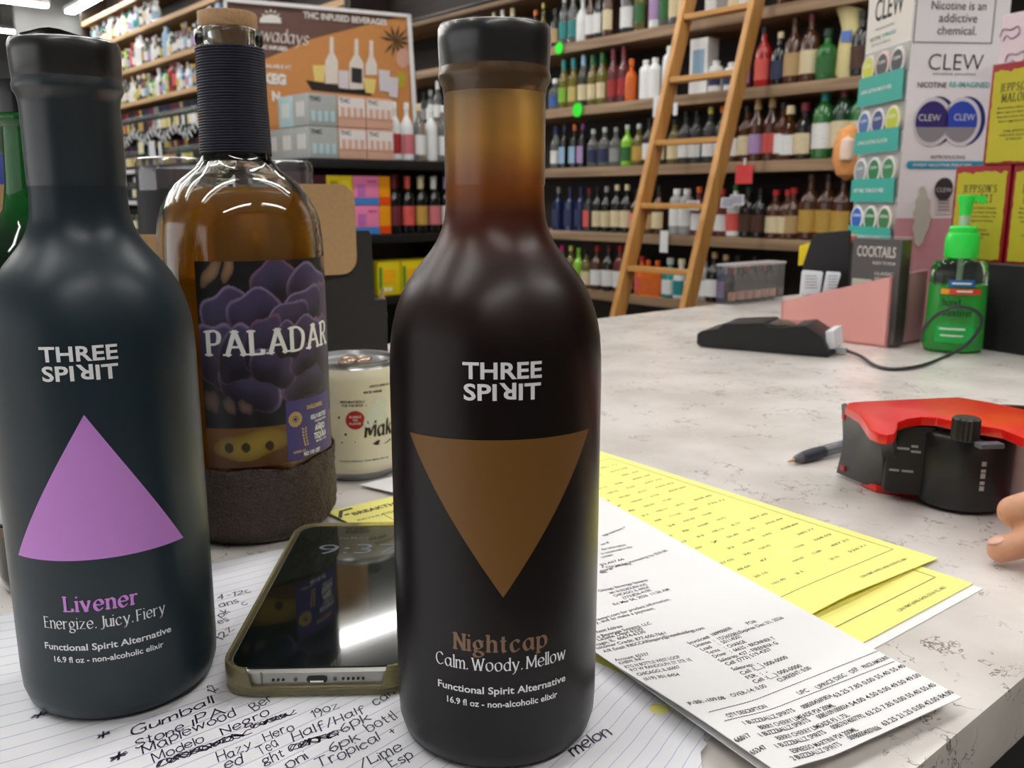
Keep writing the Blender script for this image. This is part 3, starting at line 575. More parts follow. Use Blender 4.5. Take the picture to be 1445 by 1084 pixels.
# far left wall: wine on the black shelves
wl = ['cream', 'dark', 'black', 'tan', 'white', 'dark', 'dark', 'yellow', 'cream', 'black']; wc = ['black', 'maroon', 'dark', 'gold', 'navy', 'dark']
def wine_row(z, a0, a1, word, group, special={}):
    a0 += A0; a = a1 + A0; i = 0
    while a > a0:
        l, c, b = rr.choice(wl), rr.choice(wc), rr.choice(['dark', 'dark', 'deepgreen', 'black'])
        if i in special: l, c, b = special[i]
        bottle('wine', at(WALL_E2 + .055, a - .04, z), .04, .32, b, c, l, '%s wine bottle, %s capsule, %s label, %s from left, %s' % (CW[b], CW[c], CW[l], nth(i+1), word), group, 'wine bottle', 'wine_bottle')
        a -= .092; i += 1
wine_row(BLACK_Z[0], 5.8, 8.9, 'upper black shelf', 'wine on the upper black shelf', {2: ('red', 'red', 'dark'), 8: ('gold', 'gold', 'dark'), 12: ('maroon', 'maroon', 'dark'), 13: ('maroon', 'maroon', 'dark'), 14: ('grey', 'grey', 'dark'), 15: ('grey', 'grey', 'dark')})
wine_row(BLACK_Z[1], 5.8, 8.9, 'middle black shelf', 'wine on the middle black shelf', {1: ('cream', 'dark', 'black'), 4: ('tan', 'dark', 'black'), 17: ('yellow', 'yellow', 'dark'), 18: ('yellow', 'yellow', 'dark'), 19: ('tan', 'tan', 'brown'), 20: ('tan', 'brown', 'brown'), 21: ('tan', 'tan', 'brown')})
wine_row(BLACK_Z[2], 5.8, 8.9, 'lower black shelf', 'wine on the lower black shelf', {3: ('white', 'white', 'dark'), 9: ('coral', 'coral', 'dark')})
wine_row(BLACK_Z[3], 6.0, 8.9, 'lowest black shelf', 'wine on the lowest black shelf', {2: ('white', 'dark', 'dark'), 3: ('cream', 'dark', 'straw'), 5: ('white', 'white', 'white'), 6: ('lilac', 'white', 'white')})
for k, (a, w, h, z, rgb, lb) in enumerate(((8.02, .2, .15, .86, (222, 220, 182), 'cream'), (7.6, .22, .2, .83, (214, 214, 220), 'white'), (7.3, .1, .24, .79, (214, 214, 222), 'small white'))):
    t = thing('wine_shelf_card', '%s information card hanging over the middle black wine shelf' % lb, 'shelf card', at(WALL_E2 - .012, A0 + a, z), ANG2); MB().box((0, 0, 0), (.005, w, h)).build('card', mat('shelf_card_%d' % k, rgb, .5), t)
# flat cartons at the right end of the tan shelf
for k, (u, w, rgb, lb) in enumerate(((280, .16, (176, 160, 128), 'tan'), (292, .14, (170, 164, 166), 'grey'), (304, .12, (130, 158, 198), 'pale blue'))):
    a = along(u, 2.05); t = thing('gift_carton', '%s upright gift carton on the middle tan shelf above the cork stopper' % lb, 'carton', at(WALL_E2 + .09, a, LEFT_Z[2]), ANG2)
    MB().box((0, 0, .19), (.12, w, .38)).build('carton_body', mat('carton_%s' % lb.replace(' ', '_'), rgb, .5), t, bevel=.003); MB().box((-.0615, 0, .12), (.003, w*.7, .12)).build('carton_label', mat('pale_carton_label', (196, 200, 190), .5), t)
for k, u in enumerate((1424, 1436, 1449)):
    a = along(u, RIGHT_Z[2] + .03); bottle('jug', at(WALL_E2 + .05, a, RIGHT_Z[2]), .026, .065, 'grey', 'yellow', 'yellow', 'small yellow-topped jar at the upper right frame edge, %s from left' % nth(k+1), 'yellow-topped jars', 'jar', 'small_jar')
# ------------------------------------------------------------ black end display in the aisle
Q0 = Vector((-.985, 4.5, 0)); QE2 = Q0.dot(E2); QE1 = Q0.dot(E1)
gd = thing('end_display', 'black end-of-aisle display shelving with canned drinks on top', 'shelving', Vector((Q0.x, Q0.y, FLOOR_Z)), ANG2)
def gz(z): return z - FLOOR_Z
for z in (.39, .012, -.312, -.66): MB().box((.55, .4, gz(z) - .022), (1.14, .84, .044)).build('shelf_board', M_BLK, gd, bevel=.003)
MB().box((.55, .4, gz(-.85)), (1.14, .84, .18)).build('plinth', M_BLK, gd)
MB().box((.55, .6, gz(-.2)), (1.1, .02, 1.2)).build('back_panel', M_BLK, gd)
for x in (.0, 1.09): MB().box((x, .58, gz(-.28)), (.03, .40, 1.26)).build('side_panel', M_BLK, gd)
def gpos(t, d, z): return Vector((Q0.x, Q0.y, 0)) + E2*t + E1*d + UZ*z
# drink multipacks on top
M_PK = {k: mat('pack_%s' % k, c, .4) for k, c in dict(grey=(172, 176, 174), blue=(178, 208, 212), peach=(214, 170, 148)).items()}
M_WP = mat('white_pack_panel', (226, 222, 218), .45)
def pack(t, d, z, kind, label):
    o = thing('drink_multipack', label, 'drink box', gpos(t, d, z), ANG2, 'drink multipacks on the end display')
    MB().box((0, 0, .0755), (.158, .155, .15)).build('carton_body', M_PK[kind], o, bevel=.003)
    if kind == 'peach': MB().box((0, -.0785, .095), (.15, .003, .09)).build('front_panel', M_WP, o)
    f = plane_map((-.07, -.0782, .115), (1, 0, 0), (0, 0, 1), .002)
    m = MB(); m.text(sans('THC', .022, .03), f)
    m.build('printed_words', ink((60, 62, 66)), o)
    m = MB()                                                       # printed row of small cans
    for k in range(4): m.box((-.052 + k*.035, -.0802, .07 if kind == 'peach' else .045), (.022, .001, .05))
    m.build('can_print', M_PK['blue' if kind != 'peach' else 'peach'], o)
    m = MB(); 
    for k in range(3): m.box((-.0795, -.03 + k*.03, .08), (.001, .02, .07))
    m.build('side_print', M_WP, o)
for d, nm in ((.08, 'front'), (.238, 'second'), (.396, 'third')):
    pack(.082, d, .391, 'grey', 'grey multipack in the bottom row of the display stack, %s of its left side' % nm)
    if nm != 'third': pack(.082, d, .545, 'grey' if nm == 'front' else 'blue', '%s multipack in the top row of the stack, %s of its left side' % ('grey' if nm == 'front' else 'pale blue', nm))
for k, t in enumerate((.245, .408)):
    for j, z in enumerate((.391, .545)): pack(t, .08, z, 'peach', 'peach multipack with white panel, %s row, %s column of the display stack' % (('bottom', 'top')[j], ('middle', 'right')[k]))
# tall pale bottles right of the packs
for k, (c, l, b) in enumerate((('white', 'red', 'frost'), ('white', 'pink', 'frost'), ('cream', 'white', 'clear'), ('white', 'white', 'frost'), ('white', 'white', 'clear'))):
    o = bottle('round', gpos(.532 + k*.078, .06, .391), .036, .30, b, c, l, 'tall pale bottle with %s label on the display top, %s right of the packs' % (CW[l], nth(k+1)), 'tall bottles on the end display'); o.rotation_euler.z = ANG2 + PI/2
# second shelf: colour cartons in two layers, then dark bottles
def box_thing(name, label, cat, pos, dim, rgb, parts=(), group=None):
    o = thing(name, label, cat, pos, ANG2, group); MB().box((0, 0, dim[2]/2), dim).build('carton_body', mat('box_%d_%d_%d' % rgb, rgb, .45), o, bevel=.002)
    for nm, x, z, w, h, c in parts: MB().box((x, -dim[1]/2 - .0012, z), (w, .0024, h)).build(nm, mat('box_%d_%d_%d' % c, c, .45), o)
    return o
Y, PK, MR, BL, OR = (232, 206, 20), (236, 130, 176), (70, 20, 42), (62, 130, 200), (232, 150, 10)
for j, z in enumerate((.013, .162)):
    w = ('lower', 'upper')[j]
    box_thing('drink_carton', 'maroon drink carton in the %s layer under the multipacks' % w, 'drink box', gpos(.02, .1, z), (.148, .16, .147), MR, [('white_print', 0, .075, .1, .02, (200, 190, 190))], 'colour cartons on the end display')
    box_thing('drink_carton', 'yellow drink carton in the %s layer under the multipacks' % w, 'drink box', gpos(.172, .1, z), (.148, .16, .147), Y, [('base_print', 0, .02, .147, .036, (70, 52, 160)), ('panel_print', .03, .09, .05, .07, (244, 226, 60)), ('dark_print', -.035, .1, .04, .04, (180, 160, 40))], 'colour cartons on the end display')
    box_thing('drink_carton', 'pink drink carton with blue base in the %s layer under the multipacks' % w, 'drink box', gpos(.324, .1, z), (.148, .16, .147), PK, [('base_print', 0, .02, .147, .036, BL), ('figure_print', -.03, .075, .045, .06, (190, 110, 180)), ('line_print', .035, .12, .05, .01, (200, 90, 140))], 'colour cartons on the end display')
    box_thing('drink_carton', 'orange drink carton with red base in the %s layer under the multipacks' % w, 'drink box', gpos(.435, .1, z), (.068, .16, .147), OR, [('base_print', 0, .022, .067, .04, (222, 74, 10))], 'colour cartons on the end display')
for k, (c, l) in enumerate((('maroon', 'maroon'), ('coral', 'coral'), ('cream', 'gold'), ('white', 'pink'), ('lilac', 'white'))):
    o = bottle('wine', gpos(.515 + k*.086, .06, .013), .040, .30, 'black', c, l, 'black bottle with %s label and cap under the white display bottles, %s from left' % (CW[l], nth(k+1)), 'black bottles on the end display'); o.rotation_euler.z = ANG2 + PI/2
for k, c in enumerate(('dark', 'red', 'deepgreen', 'cream', 'lilac')):
    o = bottle('wine', gpos(.51 + k*.086, .16, .013), .038, .31, 'black', c, 'dark', 'black bottle, %s cap, back row of the display shelf, %s from left' % (CW[c], nth(k+1)), 'back row of black bottles on the end display'); o.rotation_euler.z = ANG2 + PI/2
# third shelf
for k, t in enumerate((.45, .60, .75)):
    box_thing('drink_carton', 'yellow and green carton on the third display shelf, %s from left' % nth(k+1), 'drink box', gpos(t, .1, -.311), (.14, .16, .18), (226, 206, 20), [('sun_print', 0, .1, .07, .07, (244, 180, 20)), ('leaf_print', -.055, .09, .02, .12, (90, 140, 40)), ('white_print', -.02, .03, .07, .02, (236, 232, 190))], 'yellow cartons on the third display shelf')
box_thing('drink_carton', 'black carton on the third display shelf behind the dark box', 'drink box', gpos(.27, .1, -.311), (.14, .16, .2), (30, 30, 32), [('grey_print', 0, .12, .1, .03, (90, 90, 84))])
# the printed sign above
SG = gpos(0, .50, 0); SGN = E1
def sp(u, v, lift=0.): return pp(u, v, SG - SGN*lift, SGN)
sgn = thing('display_sign', 'large brown printed sign in a white frame above the display multipacks', 'sign', (0, 0, 0))
def poly(m, pts, lift):
    n = len(pts); f = [sp(u, v, lift) for u, v in pts]; b = [sp(u, v, lift - .002) for u, v in pts]
    m.add(f + b, [tuple(range(n)), tuple(range(n, 2*n))[::-1]] + [(i, (i+1) % n, n + (i+1) % n, n+i) for i in range(n)]); return m
def slab(name, pts, z0, rgb, lift=.004):
    return poly(MB(), pts, lift).build(name, mat('sign_%d_%d_%d' % rgb, rgb, .5), sgn, smooth=False)
slab('sign_board', [(318, -2), (579, 22), (590, 150), (590, 224), (322, 224)], 0, (104, 76, 66), .0)
slab('wood_picture', [(368, 86), (440, 55), (562, 24), (578, 26), (587, 150), (587, 222), (362, 222)], 0, (198, 136, 78), .004)
for a, b, c, d in (((318, -4), (579, 20), (579, 25), (318, 2)), ((315, -4), (320, -4), (325, 224), (320, 224)), ((574, 20), (580, 21), (592, 224), (586, 224))): slab('frame_edge', [a, b, c, d], 0, (228, 228, 228), .02)
def ell(cx, cy, rx, ry, n=14): return [(cx + rx*math.cos(2*PI*k/n), cy + ry*math.sin(2*PI*k/n)) for k in range(n)]
W_ = (226, 222, 216)
m = MB()                                                            # rising sun mark
poly(m, [(366, 32), (367, 26), (372, 22), (382, 20), (391, 22), (396, 26), (397, 33)], .006)
for k in range(7):
    a = PI*(k + .5)/7; c, s = math.cos(a), math.sin(a); poly(m, [(382 - 12*c - 2.2*s, 29 - 12*s + 2.2*c*.3), (382 - 12*c + 2.2*s, 29 - 12*s - 2.2*c*.3), (382 - 17*c, 30 - 18*s)], .006)
m.build('sun_mark', mat('sign_white', W_, .5), sgn, smooth=False)
def sign_text(tm, u0, v0, u1, v1, name, mtl):
    a, b = sp(u0, v0, .008), sp(u1, v1, .008); k = (b - a).length/max(tm[2], 1e-6); ax = (b - a).normalized()
    MB().text(tm, lambda x, y: a + ax*x*k + UZ*y*k).build(name, mtl, sgn, smooth=False)
SW = mat('sign_white', W_, .5)
sign_text(pen('Nowadays', 1, .085, (.6, .45), 0, .18, gap=.03), 345, 55, 436, 64, 'sign_wordmark', SW)
sign_text(sans('THC INFUSED BEVERAGES', 1, .03), 428, 25, 546, 36, 'sign_heading', SW)
sign_text(sans('THC INFUSED', 1, .04), 364, 68, 406, 72, 'sign_subheading', SW)
sign_text(sans('AVAILABLE AT', 1, .03), 366, 95, 411, 98, 'sign_line', SW)
sign_text(sans('KEG', 1, .07), 372, 117, 404, 119, 'sign_line', SW); sign_text(sans('N', 1, .07), 384, 141, 396, 143, 'sign_line', SW)
slab('picture_tray', [(432, 113), (520, 127), (524, 135), (470, 130), (440, 127)], 0, (36, 30, 28), .006)
for (cx, top, bot, w) in ((468, 52, 118, 9), (503, 55, 126, 10), (524, 57, 106, 8)):
    slab('picture_bottle', [(cx - 2.5, top), (cx + 2.5, top), (cx + 3, top + 22), (cx + w, top + 34), (cx + w, bot), (cx - w, bot), (cx - w, top + 34), (cx - 3, top + 22)], 0, (222, 214, 204), .008)
slab('picture_bottle_label', [(496, 95), (511, 97), (511, 118), (496, 116)], 0, (44, 40, 40), .010)
for pts in ([(441, 92), (460, 92), (457, 116), (444, 115)], [(513, 110), (531, 112), (528, 132), (516, 131)]): slab('picture_glass', pts, 0, (226, 206, 122), .010)
for pts in ([(478, 99), (492, 100), (492, 126), (478, 124)], [(534, 98), (550, 100), (549, 130), (536, 128)], [(548, 108), (562, 110), (561, 138), (549, 136)]): slab('picture_can', pts, 0, (214, 208, 214), .010)
m = MB()
for k in range(11):
    a = -2.9 + k*.52; L_ = 24; poly(m, [(558, 58), (558 + L_*.5*math.cos(a) - 2*math.sin(a), 58 + L_*.5*math.sin(a) + 2*math.cos(a)), (558 + L_*math.cos(a), 58 + L_*math.sin(a)), (558 + L_*.5*math.cos(a) + 2*math.sin(a), 58 + L_*.5*math.sin(a) - 2*math.cos(a))], .007)
m.build('picture_plant', mat('sign_plant', (58, 52, 34), .6), sgn, smooth=False)
slab('picture_vase', ell(569, 82, 10, 14), 0, (206, 160, 142), .009); slab('picture_leaves', ell(566, 112, 7, 12), 0, (176, 160, 50), .009)
# far left behind the dark-capped bottle: a white shelf block with coloured cartons
o = thing('side_display', 'white display block at the left edge behind the green bottle', 'shelving', Vector((-2.35, 3.9, FLOOR_Z)), .3)
MB().box((0, .2, .57), (.9, .4, 1.14)).build('display_body', mat('white_laminate', (214, 212, 206), .5), o, bevel=.004)
MB().box((0, .2, 1.15), (.92, .42, .03)).build('display_top', M_BLK, o)
for k, (x, rgb, h, lb) in enumerate(((.14, (60, 64, 150), .17, 'blue'), (.24, (206, 140, 100), .13, 'peach'), (.33, (44, 40, 44), .16, 'black'))):
    q = Vector((-2.35, 3.9, FLOOR_Z + 1.166)) + Vector((math.cos(.3), math.sin(.3), 0))*x + Vector((-math.sin(.3), math.cos(.3), 0))*.1
    oo = thing('small_carton', 'small %s carton on the white display block at left edge' % lb, 'carton', q, .3); MB().box((0, 0, h/2), (.085, .08, h)).build('carton_body', mat('smallcarton_%s' % lb, rgb, .5), oo, bevel=.002)
q = Vector((-2.35, 3.9, FLOOR_Z + 1.166)) + Vector((math.cos(.3), math.sin(.3), 0))*.3
oo = thing('price_burst', 'fluorescent green price card standing at the left edge behind the green bottle', 'price tag', q, .3); MB().box((0, 0, .16), (.09, .004, .12)).build('starburst_card', mat('fluorescent_green', (40, 250, 40), .6, var=.02), oo); MB().box((0, 0, .05), (.01, .004, .1)).build('card_stem', M_TAG, oo)
# ------------------------------------------------------------ the two matte elixir bottles
def ramp_mat(name, stops, rough, trans_stops, spec=.5, coat=0.):         # colour and clearness by height: the liquor stands up to the neck
    m, nt, b = new_mat(name); N, L = nt.nodes, nt.links
    tc = N.new('ShaderNodeTexCoord'); sx = N.new('ShaderNodeSeparateXYZ'); L.new(tc.outputs['Object'], sx.inputs[0])
    mr = N.new('ShaderNodeMapRange'); mr.inputs['From Max'].default_value = .25; L.new(sx.outputs['Z'], mr.inputs[0])
    def ramp(st):
        r = N.new('ShaderNodeValToRGB'); e = r.color_ramp.elements
        while len(e) < len(st): e.new(.5)
        for el, (p, c) in zip(e, st): el.position = p/.25; el.color = c
        L.new(mr.outputs[0], r.inputs[0]); return r.outputs[0]
    L.new(ramp(stops), b.inputs['Base Color']); L.new(ramp([(p, (t, t, t, 1)) for p, t in trans_stops]), b.inputs['Transmission Weight'])
    setp(b, Roughness=rough); b.inputs['Specular IOR Level'].default_value = spec; b.inputs['Coat Weight'].default_value = coat
    no = N.new('ShaderNodeTexNoise'); no.inputs['Scale'].default_value = 60; L.new(tc.outputs['Object'], no.inputs[0])
    r2 = N.new('ShaderNodeMapRange'); r2.inputs['To Min'].default_value = rough*.8; r2.inputs['To Max'].default_value = rough*1.2; L.new(no.outputs['Fac'], r2.inputs[0]); L.new(r2.outputs[0], b.inputs['Roughness'])
    return m
PROF = [(.0,.0015),(.024,.0015),(.029,.0),(.0325,.0008),(.0355,.0035),(.0370,.0085),(.0374,.016),(.0375,.06),(.0375,.135),(.0373,.1433),(.0368,.150),(.0360,.1545),(.0347,.1595),(.0328,.1645),(.0306,.1688),(.0278,.1728),(.0250,.1762),(.0225,.1793),(.0203,.1826),(.0186,.1862),(.0175,.190),(.01700,.1945),(.01685,.20),(.01685,.215),(.0168,.2312)]
NECK = [(.0168,.2312),(.0172,.2335),(.0183,.2352),(.0185,.2368),(.0181,.2384),(.0179,.2394)]
CAPP = [(.0179,.2394),(.0181,.2398),(.0186,.248),(.0185,.2508),(.0178,.2522),(.0165,.2527),(.0,.2529)]
PROFL = [(r, z) for r, z in PROF]
M_SLEEVE = film('clear_shrink_sleeve', clear=.97, rough=.32)
M_BCAP = mat('black_stopper', (16, 17, 20), .3, coat=.3)
M_PRINT = mat('white_screen_print', (246, 248, 250), .6, var=.02)
def wrap_cut(tm, step=.0016):                                   # slices flat lettering so that it bends round a bottle
    bm = bmesh.new(); vs = [bm.verts.new((x, y, 0)) for x, y in tm[0]]
    for f in tm[1]:
        try: bm.faces.new([vs[i] for i in f])
        except ValueError: pass
    xs = [v[0] for v in tm[0]]; x = math.floor(min(xs)/step)*step + step
    while x < max(xs):
        bmesh.ops.bisect_plane(bm, geom=bm.verts[:] + bm.edges[:] + bm.faces[:], plane_co=(x, 0, 0), plane_no=(1, 0, 0)); x += step
    bm.verts.index_update(); out = ([(v.co.x, v.co.y) for v in bm.verts], [tuple(v.index for v in f.verts) for f in bm.faces], tm[2]); bm.free(); return out
NIB = (.42, .36)
LAY = dict(three=.1415, spirit=.1346, h1=.0054, w=.0255, name=.0480, hn=.0083, wn=.0330, line=.0411, hl=.0062, wl=.0478, f=.0325, wf=.0469, oz=.0276, wo=.0397)
def elixir(name, label, loc, face, mbody, neckmat, name_txt, line, name_mat, tri, tri_mat, Z, batch=None):
    t = thing(name, label, 'bottle', loc, face)
    MB().lathe(PROF, 96, cap0=False, cap1=False).build('glass_body', mbody, t, auto=60)
    MB().lathe(NECK, 64, cap0=False, cap1=False).build('neck_ring', neckmat, t, auto=60)
    MB().lathe(CAPP, 64, cap0=False, cap1=False).build('stopper_cap', M_BCAP, t, auto=40)
    sl = MB().lathe([(.01705,.2015),(.0171,.212),(.01705,.2300),(.0175,.2332),(.0187,.2352),(.0188,.237),(.0184,.2385),(.0188,.248),(.0187,.2512),(.018,.2527)], 64, cap0=False, cap1=False)
    sl.build('shrink_sleeve', M_SLEEVE, t, auto=60)
    r = .0375
    m = MB(); h = Z['h1']
    m.text(wrap_cut(scale_text(sans('THREE', h, .025, track=1.02), Z['w'])), lambda x, y: cyl(r, Z['three'])(x - Z['w']/2, y))
    a, b, c = sans('SPI', h, .025, track=1.02), sans('R', h, .025), sans('IT', h, .025, track=1.02); g = h*.12
    b = ([(b[2] - x, h - y) for x, y in b[0]], b[1], b[2]); W2 = a[2] + b[2] + c[2] + 2*g; k = (Z['w'] - .0006)/W2
    j = join_text([(a, 0, 0), (b, a[2] + g, 0), (c, a[2] + b[2] + 2*g, 0)]); j = ([(x*k, y) for x, y in j[0]], j[1], W2*k)
    m.text(wrap_cut(j), lambda x, y: cyl(r, Z['spirit'])(x - W2*k/2, y)); m.build('brand_lettering', M_PRINT, t, smooth=False)
    m = MB(); m.text(wrap_cut(scale_text(pen(name_txt, Z['hn'], .15, NIB, .035, gap=.02), Z['wn'])), lambda x, y: cyl(r, Z['name'])(x - Z['wn']/2, y)); m.build('name_lettering', name_mat, t, smooth=False)
    m = MB(); m.text(wrap_cut(scale_text(pen(line, Z['hl'], .10, NIB, .03, gap=.015, sp=.16), Z['wl'])), lambda x, y: cyl(r, Z['line'])(x - Z['wl']/2, y))
    for s, z, w, hh, bo in (('Functional Spirit Alternative', Z['f'], Z['wf'], .0027, .018), ('16.9 fl oz - non-alcoholic elixir', Z['oz'], Z['wo'], .0024, .018)):
        m.text(wrap_cut(scale_text(sans(s, hh, bo), w)), lambda x, y, z=z, w=w: cyl(r, z)(x - w/2, y))
    m.build('description_lettering', M_PRINT, t, smooth=False)
    m = MB(); nu = 40                                           # the large printed triangle with one bowed side
    def tf(s, q):
        # q 0 at the apex, 1 at the bowed side; s across
        wdt = tri['half']*q; x = (2*s - 1)*wdt; z = tri['apex'] + (tri['side'] - tri['apex'])*q + tri['bow']*q*(1 - (2*s - 1)**2)
        return cyl(r, 0, 0, .0002)(x, z)
    m.grid(nu, 16, tf); m.build('printed_triangle', tri_mat, t, smooth=False)
    if batch:
        m = MB(); m.text(wrap_cut(scale_text(sans('BB 05/18/26', .0026, 0), .0145)), lambda x, y: cyl(r, .0288)(x + .0075, y)); m.build('batch_stamp', mat('dark_batch_ink', (44, 58, 66), .6), t, smooth=False)
    return t
AMB = ramp_mat('frosted_amber_glass', [(.0, RGB(9, 7, 7)), (.150, RGB(17, 7, 5)), (.176, RGB(40, 16, 10)), (.192, RGB(92, 38, 14)), (.204, RGB(190, 108, 34)), (.216, RGB(246, 184, 76)), (.232, RGB(214, 168, 92))], .34,
               [(.0, .0), (.150, .02), (.180, .15), (.196, .5), (.206, .75), (.232, .75)], .35)
SLATE = ramp_mat('matte_slate_glass', [(.0, RGB(32, 46, 52)), (.16, RGB(30, 45, 52)), (.18, RGB(28, 42, 50)), (.235, RGB(34, 44, 50))], .36, [(0, 0), (.25, 0)], .4)
elixir('elixir_bottle', 'dark amber elixir bottle with large brown triangle and black cap, standing in front', Vector((-.0058, .314, .0004)), math.radians(4.4), AMB, mat('amber_ring', (110, 78, 40), .25, trans=.4), 'Nightcap', 'Calm. Woody. Mellow', mat('brown_print', (138, 106, 84), .55, var=.02),
       dict(half=.0347, apex=.0676, side=.1209, bow=.0006), mat('bronze_print', (118, 80, 28), .45, var=.05, scale=900),
       LAY)
elixir('elixir_bottle', 'matte slate bottle with large lilac triangle and black cap at the left', Vector((-.1625, .344, .0004)), math.radians(17.5), SLATE, mat('slate_ring', (38, 48, 54), .3), 'Livener', 'Energize. Juicy. Fiery', mat('lilac_print', (216, 144, 230), .55, var=.02),
       dict(half=.0325, apex=.1222, side=.0679, bow=.0), mat('lilac_triangle', (204, 138, 220), .5, var=.02),
       dict(LAY, wn=.0265, wl=.0445), True)
# torn foil strip on the slate bottle's cap
t = thing('foil_scrap', 'torn crinkled dark plastic scrap lying on the slate bottle cap', 'plastic scrap', Vector((-.1625, .344, .2535)), .4)
m = MB(); m.grid(8, 4, lambda s, q: Vector((-.014 + .026*s + .002*math.sin(9*q), -.006 + .012*q, .0005 + .0028*s*(1 - s)*4*(.5 + .5*math.sin(5*s + 3*q))))); m.v += [(x, y, z + .0003) for x, y, z in m.v]; n_ = len(m.f); h_ = len(m.v)//2; m.f += [tuple(i + h_ for i in f)[::-1] for f in m.f]; m.m += [0]*n_
m.build('scrap', mat('crinkled_film', (150, 142, 142), .3), t)

# ------------------------------------------------------------ tequila bottle
tq = thing('tequila_bottle', 'amber tequila bottle with purple rose label, navy twine neck and cork stopper', 'bottle', Vector((-.158, .53, .0004)), math.radians(16.6))
GP = [(.0,.002),(.036,.0),(.0415,.0012),(.0448,.006),(.0462,.014),(.0468,.03),(.0468,.165),(.0465,.173),(.0452,.1845),(.043,.1915),(.0395,.198),(.035,.2045),(.029,.2095),(.0235,.2135),(.0200,.218),(.0188,.223),(.0178,.235),(.0170,.255),(.0167,.278),(.0170,.280),(.0182,.2815),(.0186,.285),(.0182,.2880),(.0172,.2888),(.0105,.2890)]
GI = [(.0098,.2885),(.0098,.270),(.0118,.24),(.0135,.224),(.0165,.2165),(.0230,.2105),(.030,.2050),(.0360,.1985),(.0405,.1905),(.0425,.183),(.0436,.172),(.0438,.03),(.0425,.018),(.036,.013),(.0,.012)]
MB().lathe(GP + GI, 96, cap0=False, cap1=False).build('glass_body', glass('clear_bottle_glass_thick', (246, 250, 248), 0., 1.48), tq, auto=50)
LQ = [(.0,.0123),(.0358,.0133),(.0423,.0182),(.0436,.0302),(.0434,.172),(.0423,.183),(.0403,.1905),(.0357,.1985),(.0325,.2022),(.0,.2022)]
MB().lathe(LQ, 96, cap0=False, cap1=False).build('tequila', mat('amber_tequila', (214, 142, 30), .04, var=.02, trans=.55, ior=1.36, sub=.5), tq, auto=50)
# textured clay dip round the foot
m = MB(); rr = random.Random(5)
zz = [0., .004, .010] + [.014 + k*.0022 for k in range(17)]
nseg = 150; clay = []
for z in zz:
    base = .0372 + .0100*min(1, z/.012)**.5
    for i in range(nseg):
        a = 2*PI*i/nseg; top = .0485 + .0022*math.sin(2*a + 1) + .0012*math.sin(7*a)
        zq = min(z, top) if z > .02 else z
        r_ = base + rr.uniform(0, .0017); clay.append((r_*math.cos(a), r_*math.sin(a), zq))
m.add(clay, [(k*nseg + i, k*nseg + (i+1) % nseg, (k+1)*nseg + (i+1) % nseg, (k+1)*nseg + i) for k in range(len(zz)-1) for i in range(nseg)])
m.build('clay_base', mat('dark_clay', (74, 60, 52), .5, var=.5, scale=700, bump=1.), tq, auto=80)
# twine wound round the neck
def neck_r(z): return .0182 if z < .226 else .0182 - (z - .226)*.03 if z < .256 else .0174 - (z - .256)*.012
pts = []; zt = .2215
while zt < .2785:
    for k in range(20): pts.append(((neck_r(zt) + .0009)*math.cos(2*PI*k/20), (neck_r(zt) + .0009)*math.sin(2*PI*k/20), zt + .0015*k/20))
    zt += .0015
MB().tube(pts, .00092, 6).build('twine_wrap', mat('navy_waxed_twine', (13, 18, 40), .55, spec=.3, var=.3, scale=800), tq)
ck = MB().lathe([(.0,.289),(.0098,.2889),(.0152,.2890),(.0157,.2894),(.0157,.2968),(.0150,.2978),(.0,.2979)], 48, cap0=False, cap1=False).build('cork_stopper', mat('cork', (176, 140, 100), .8, var=.25, scale=500, bump=.3), tq)
MB().lathe([(.0097,.2885),(.0094,.272),(.0,.2718)], 32, cap0=False, cap1=False).build('cork_plug', mat('cork', (176, 140, 100), .8), ck)
# the printed label: dark still life with a purple rose, built as a painted wrap
def smooth(a, b, x):
    t_ = min(1, max(0, (x - a)/(b - a))); return t_*t_*(3 - 2*t_)
def mixc(a, b, t_): return tuple(p + (q - p)*t_ for p, q in zip(a, b))
def petal(px, py, cx, cy, rx, ry, rot):
    dx, dy = px - cx, py - cy; c, s = math.cos(rot), math.sin(rot); x, y = (dx*c + dy*s)/rx, (-dx*s + dy*c)/ry
    y2 = y + .12*math.sin(5*x + cx*9); return x, y2, x*x + y2*y2
PET = [(.50,.86,.17,.15,.1),(.78,.80,.22,.16,-.3),(.20,.66,.18,.18,.5),(.92,.62,.12,.24,-.1),(.12,.42,.16,.22,.2),(.30,.22,.22,.14,-.5),(.72,.24,.24,.12,.3),(.36,.68,.18,.15,.2),(.70,.68,.22,.13,.45),(.88,.44,.12,.20,.1),(.26,.44,.14,.20,-.5),(.56,.62,.20,.11,.5),(.40,.50,.12,.18,-.4),(.74,.52,.16,.12,-.2),(.46,.34,.17,.12,-.5),(.70,.38,.16,.09,.5),(.56,.50,.11,.12,0)]
DK = (.006, .005, .006)
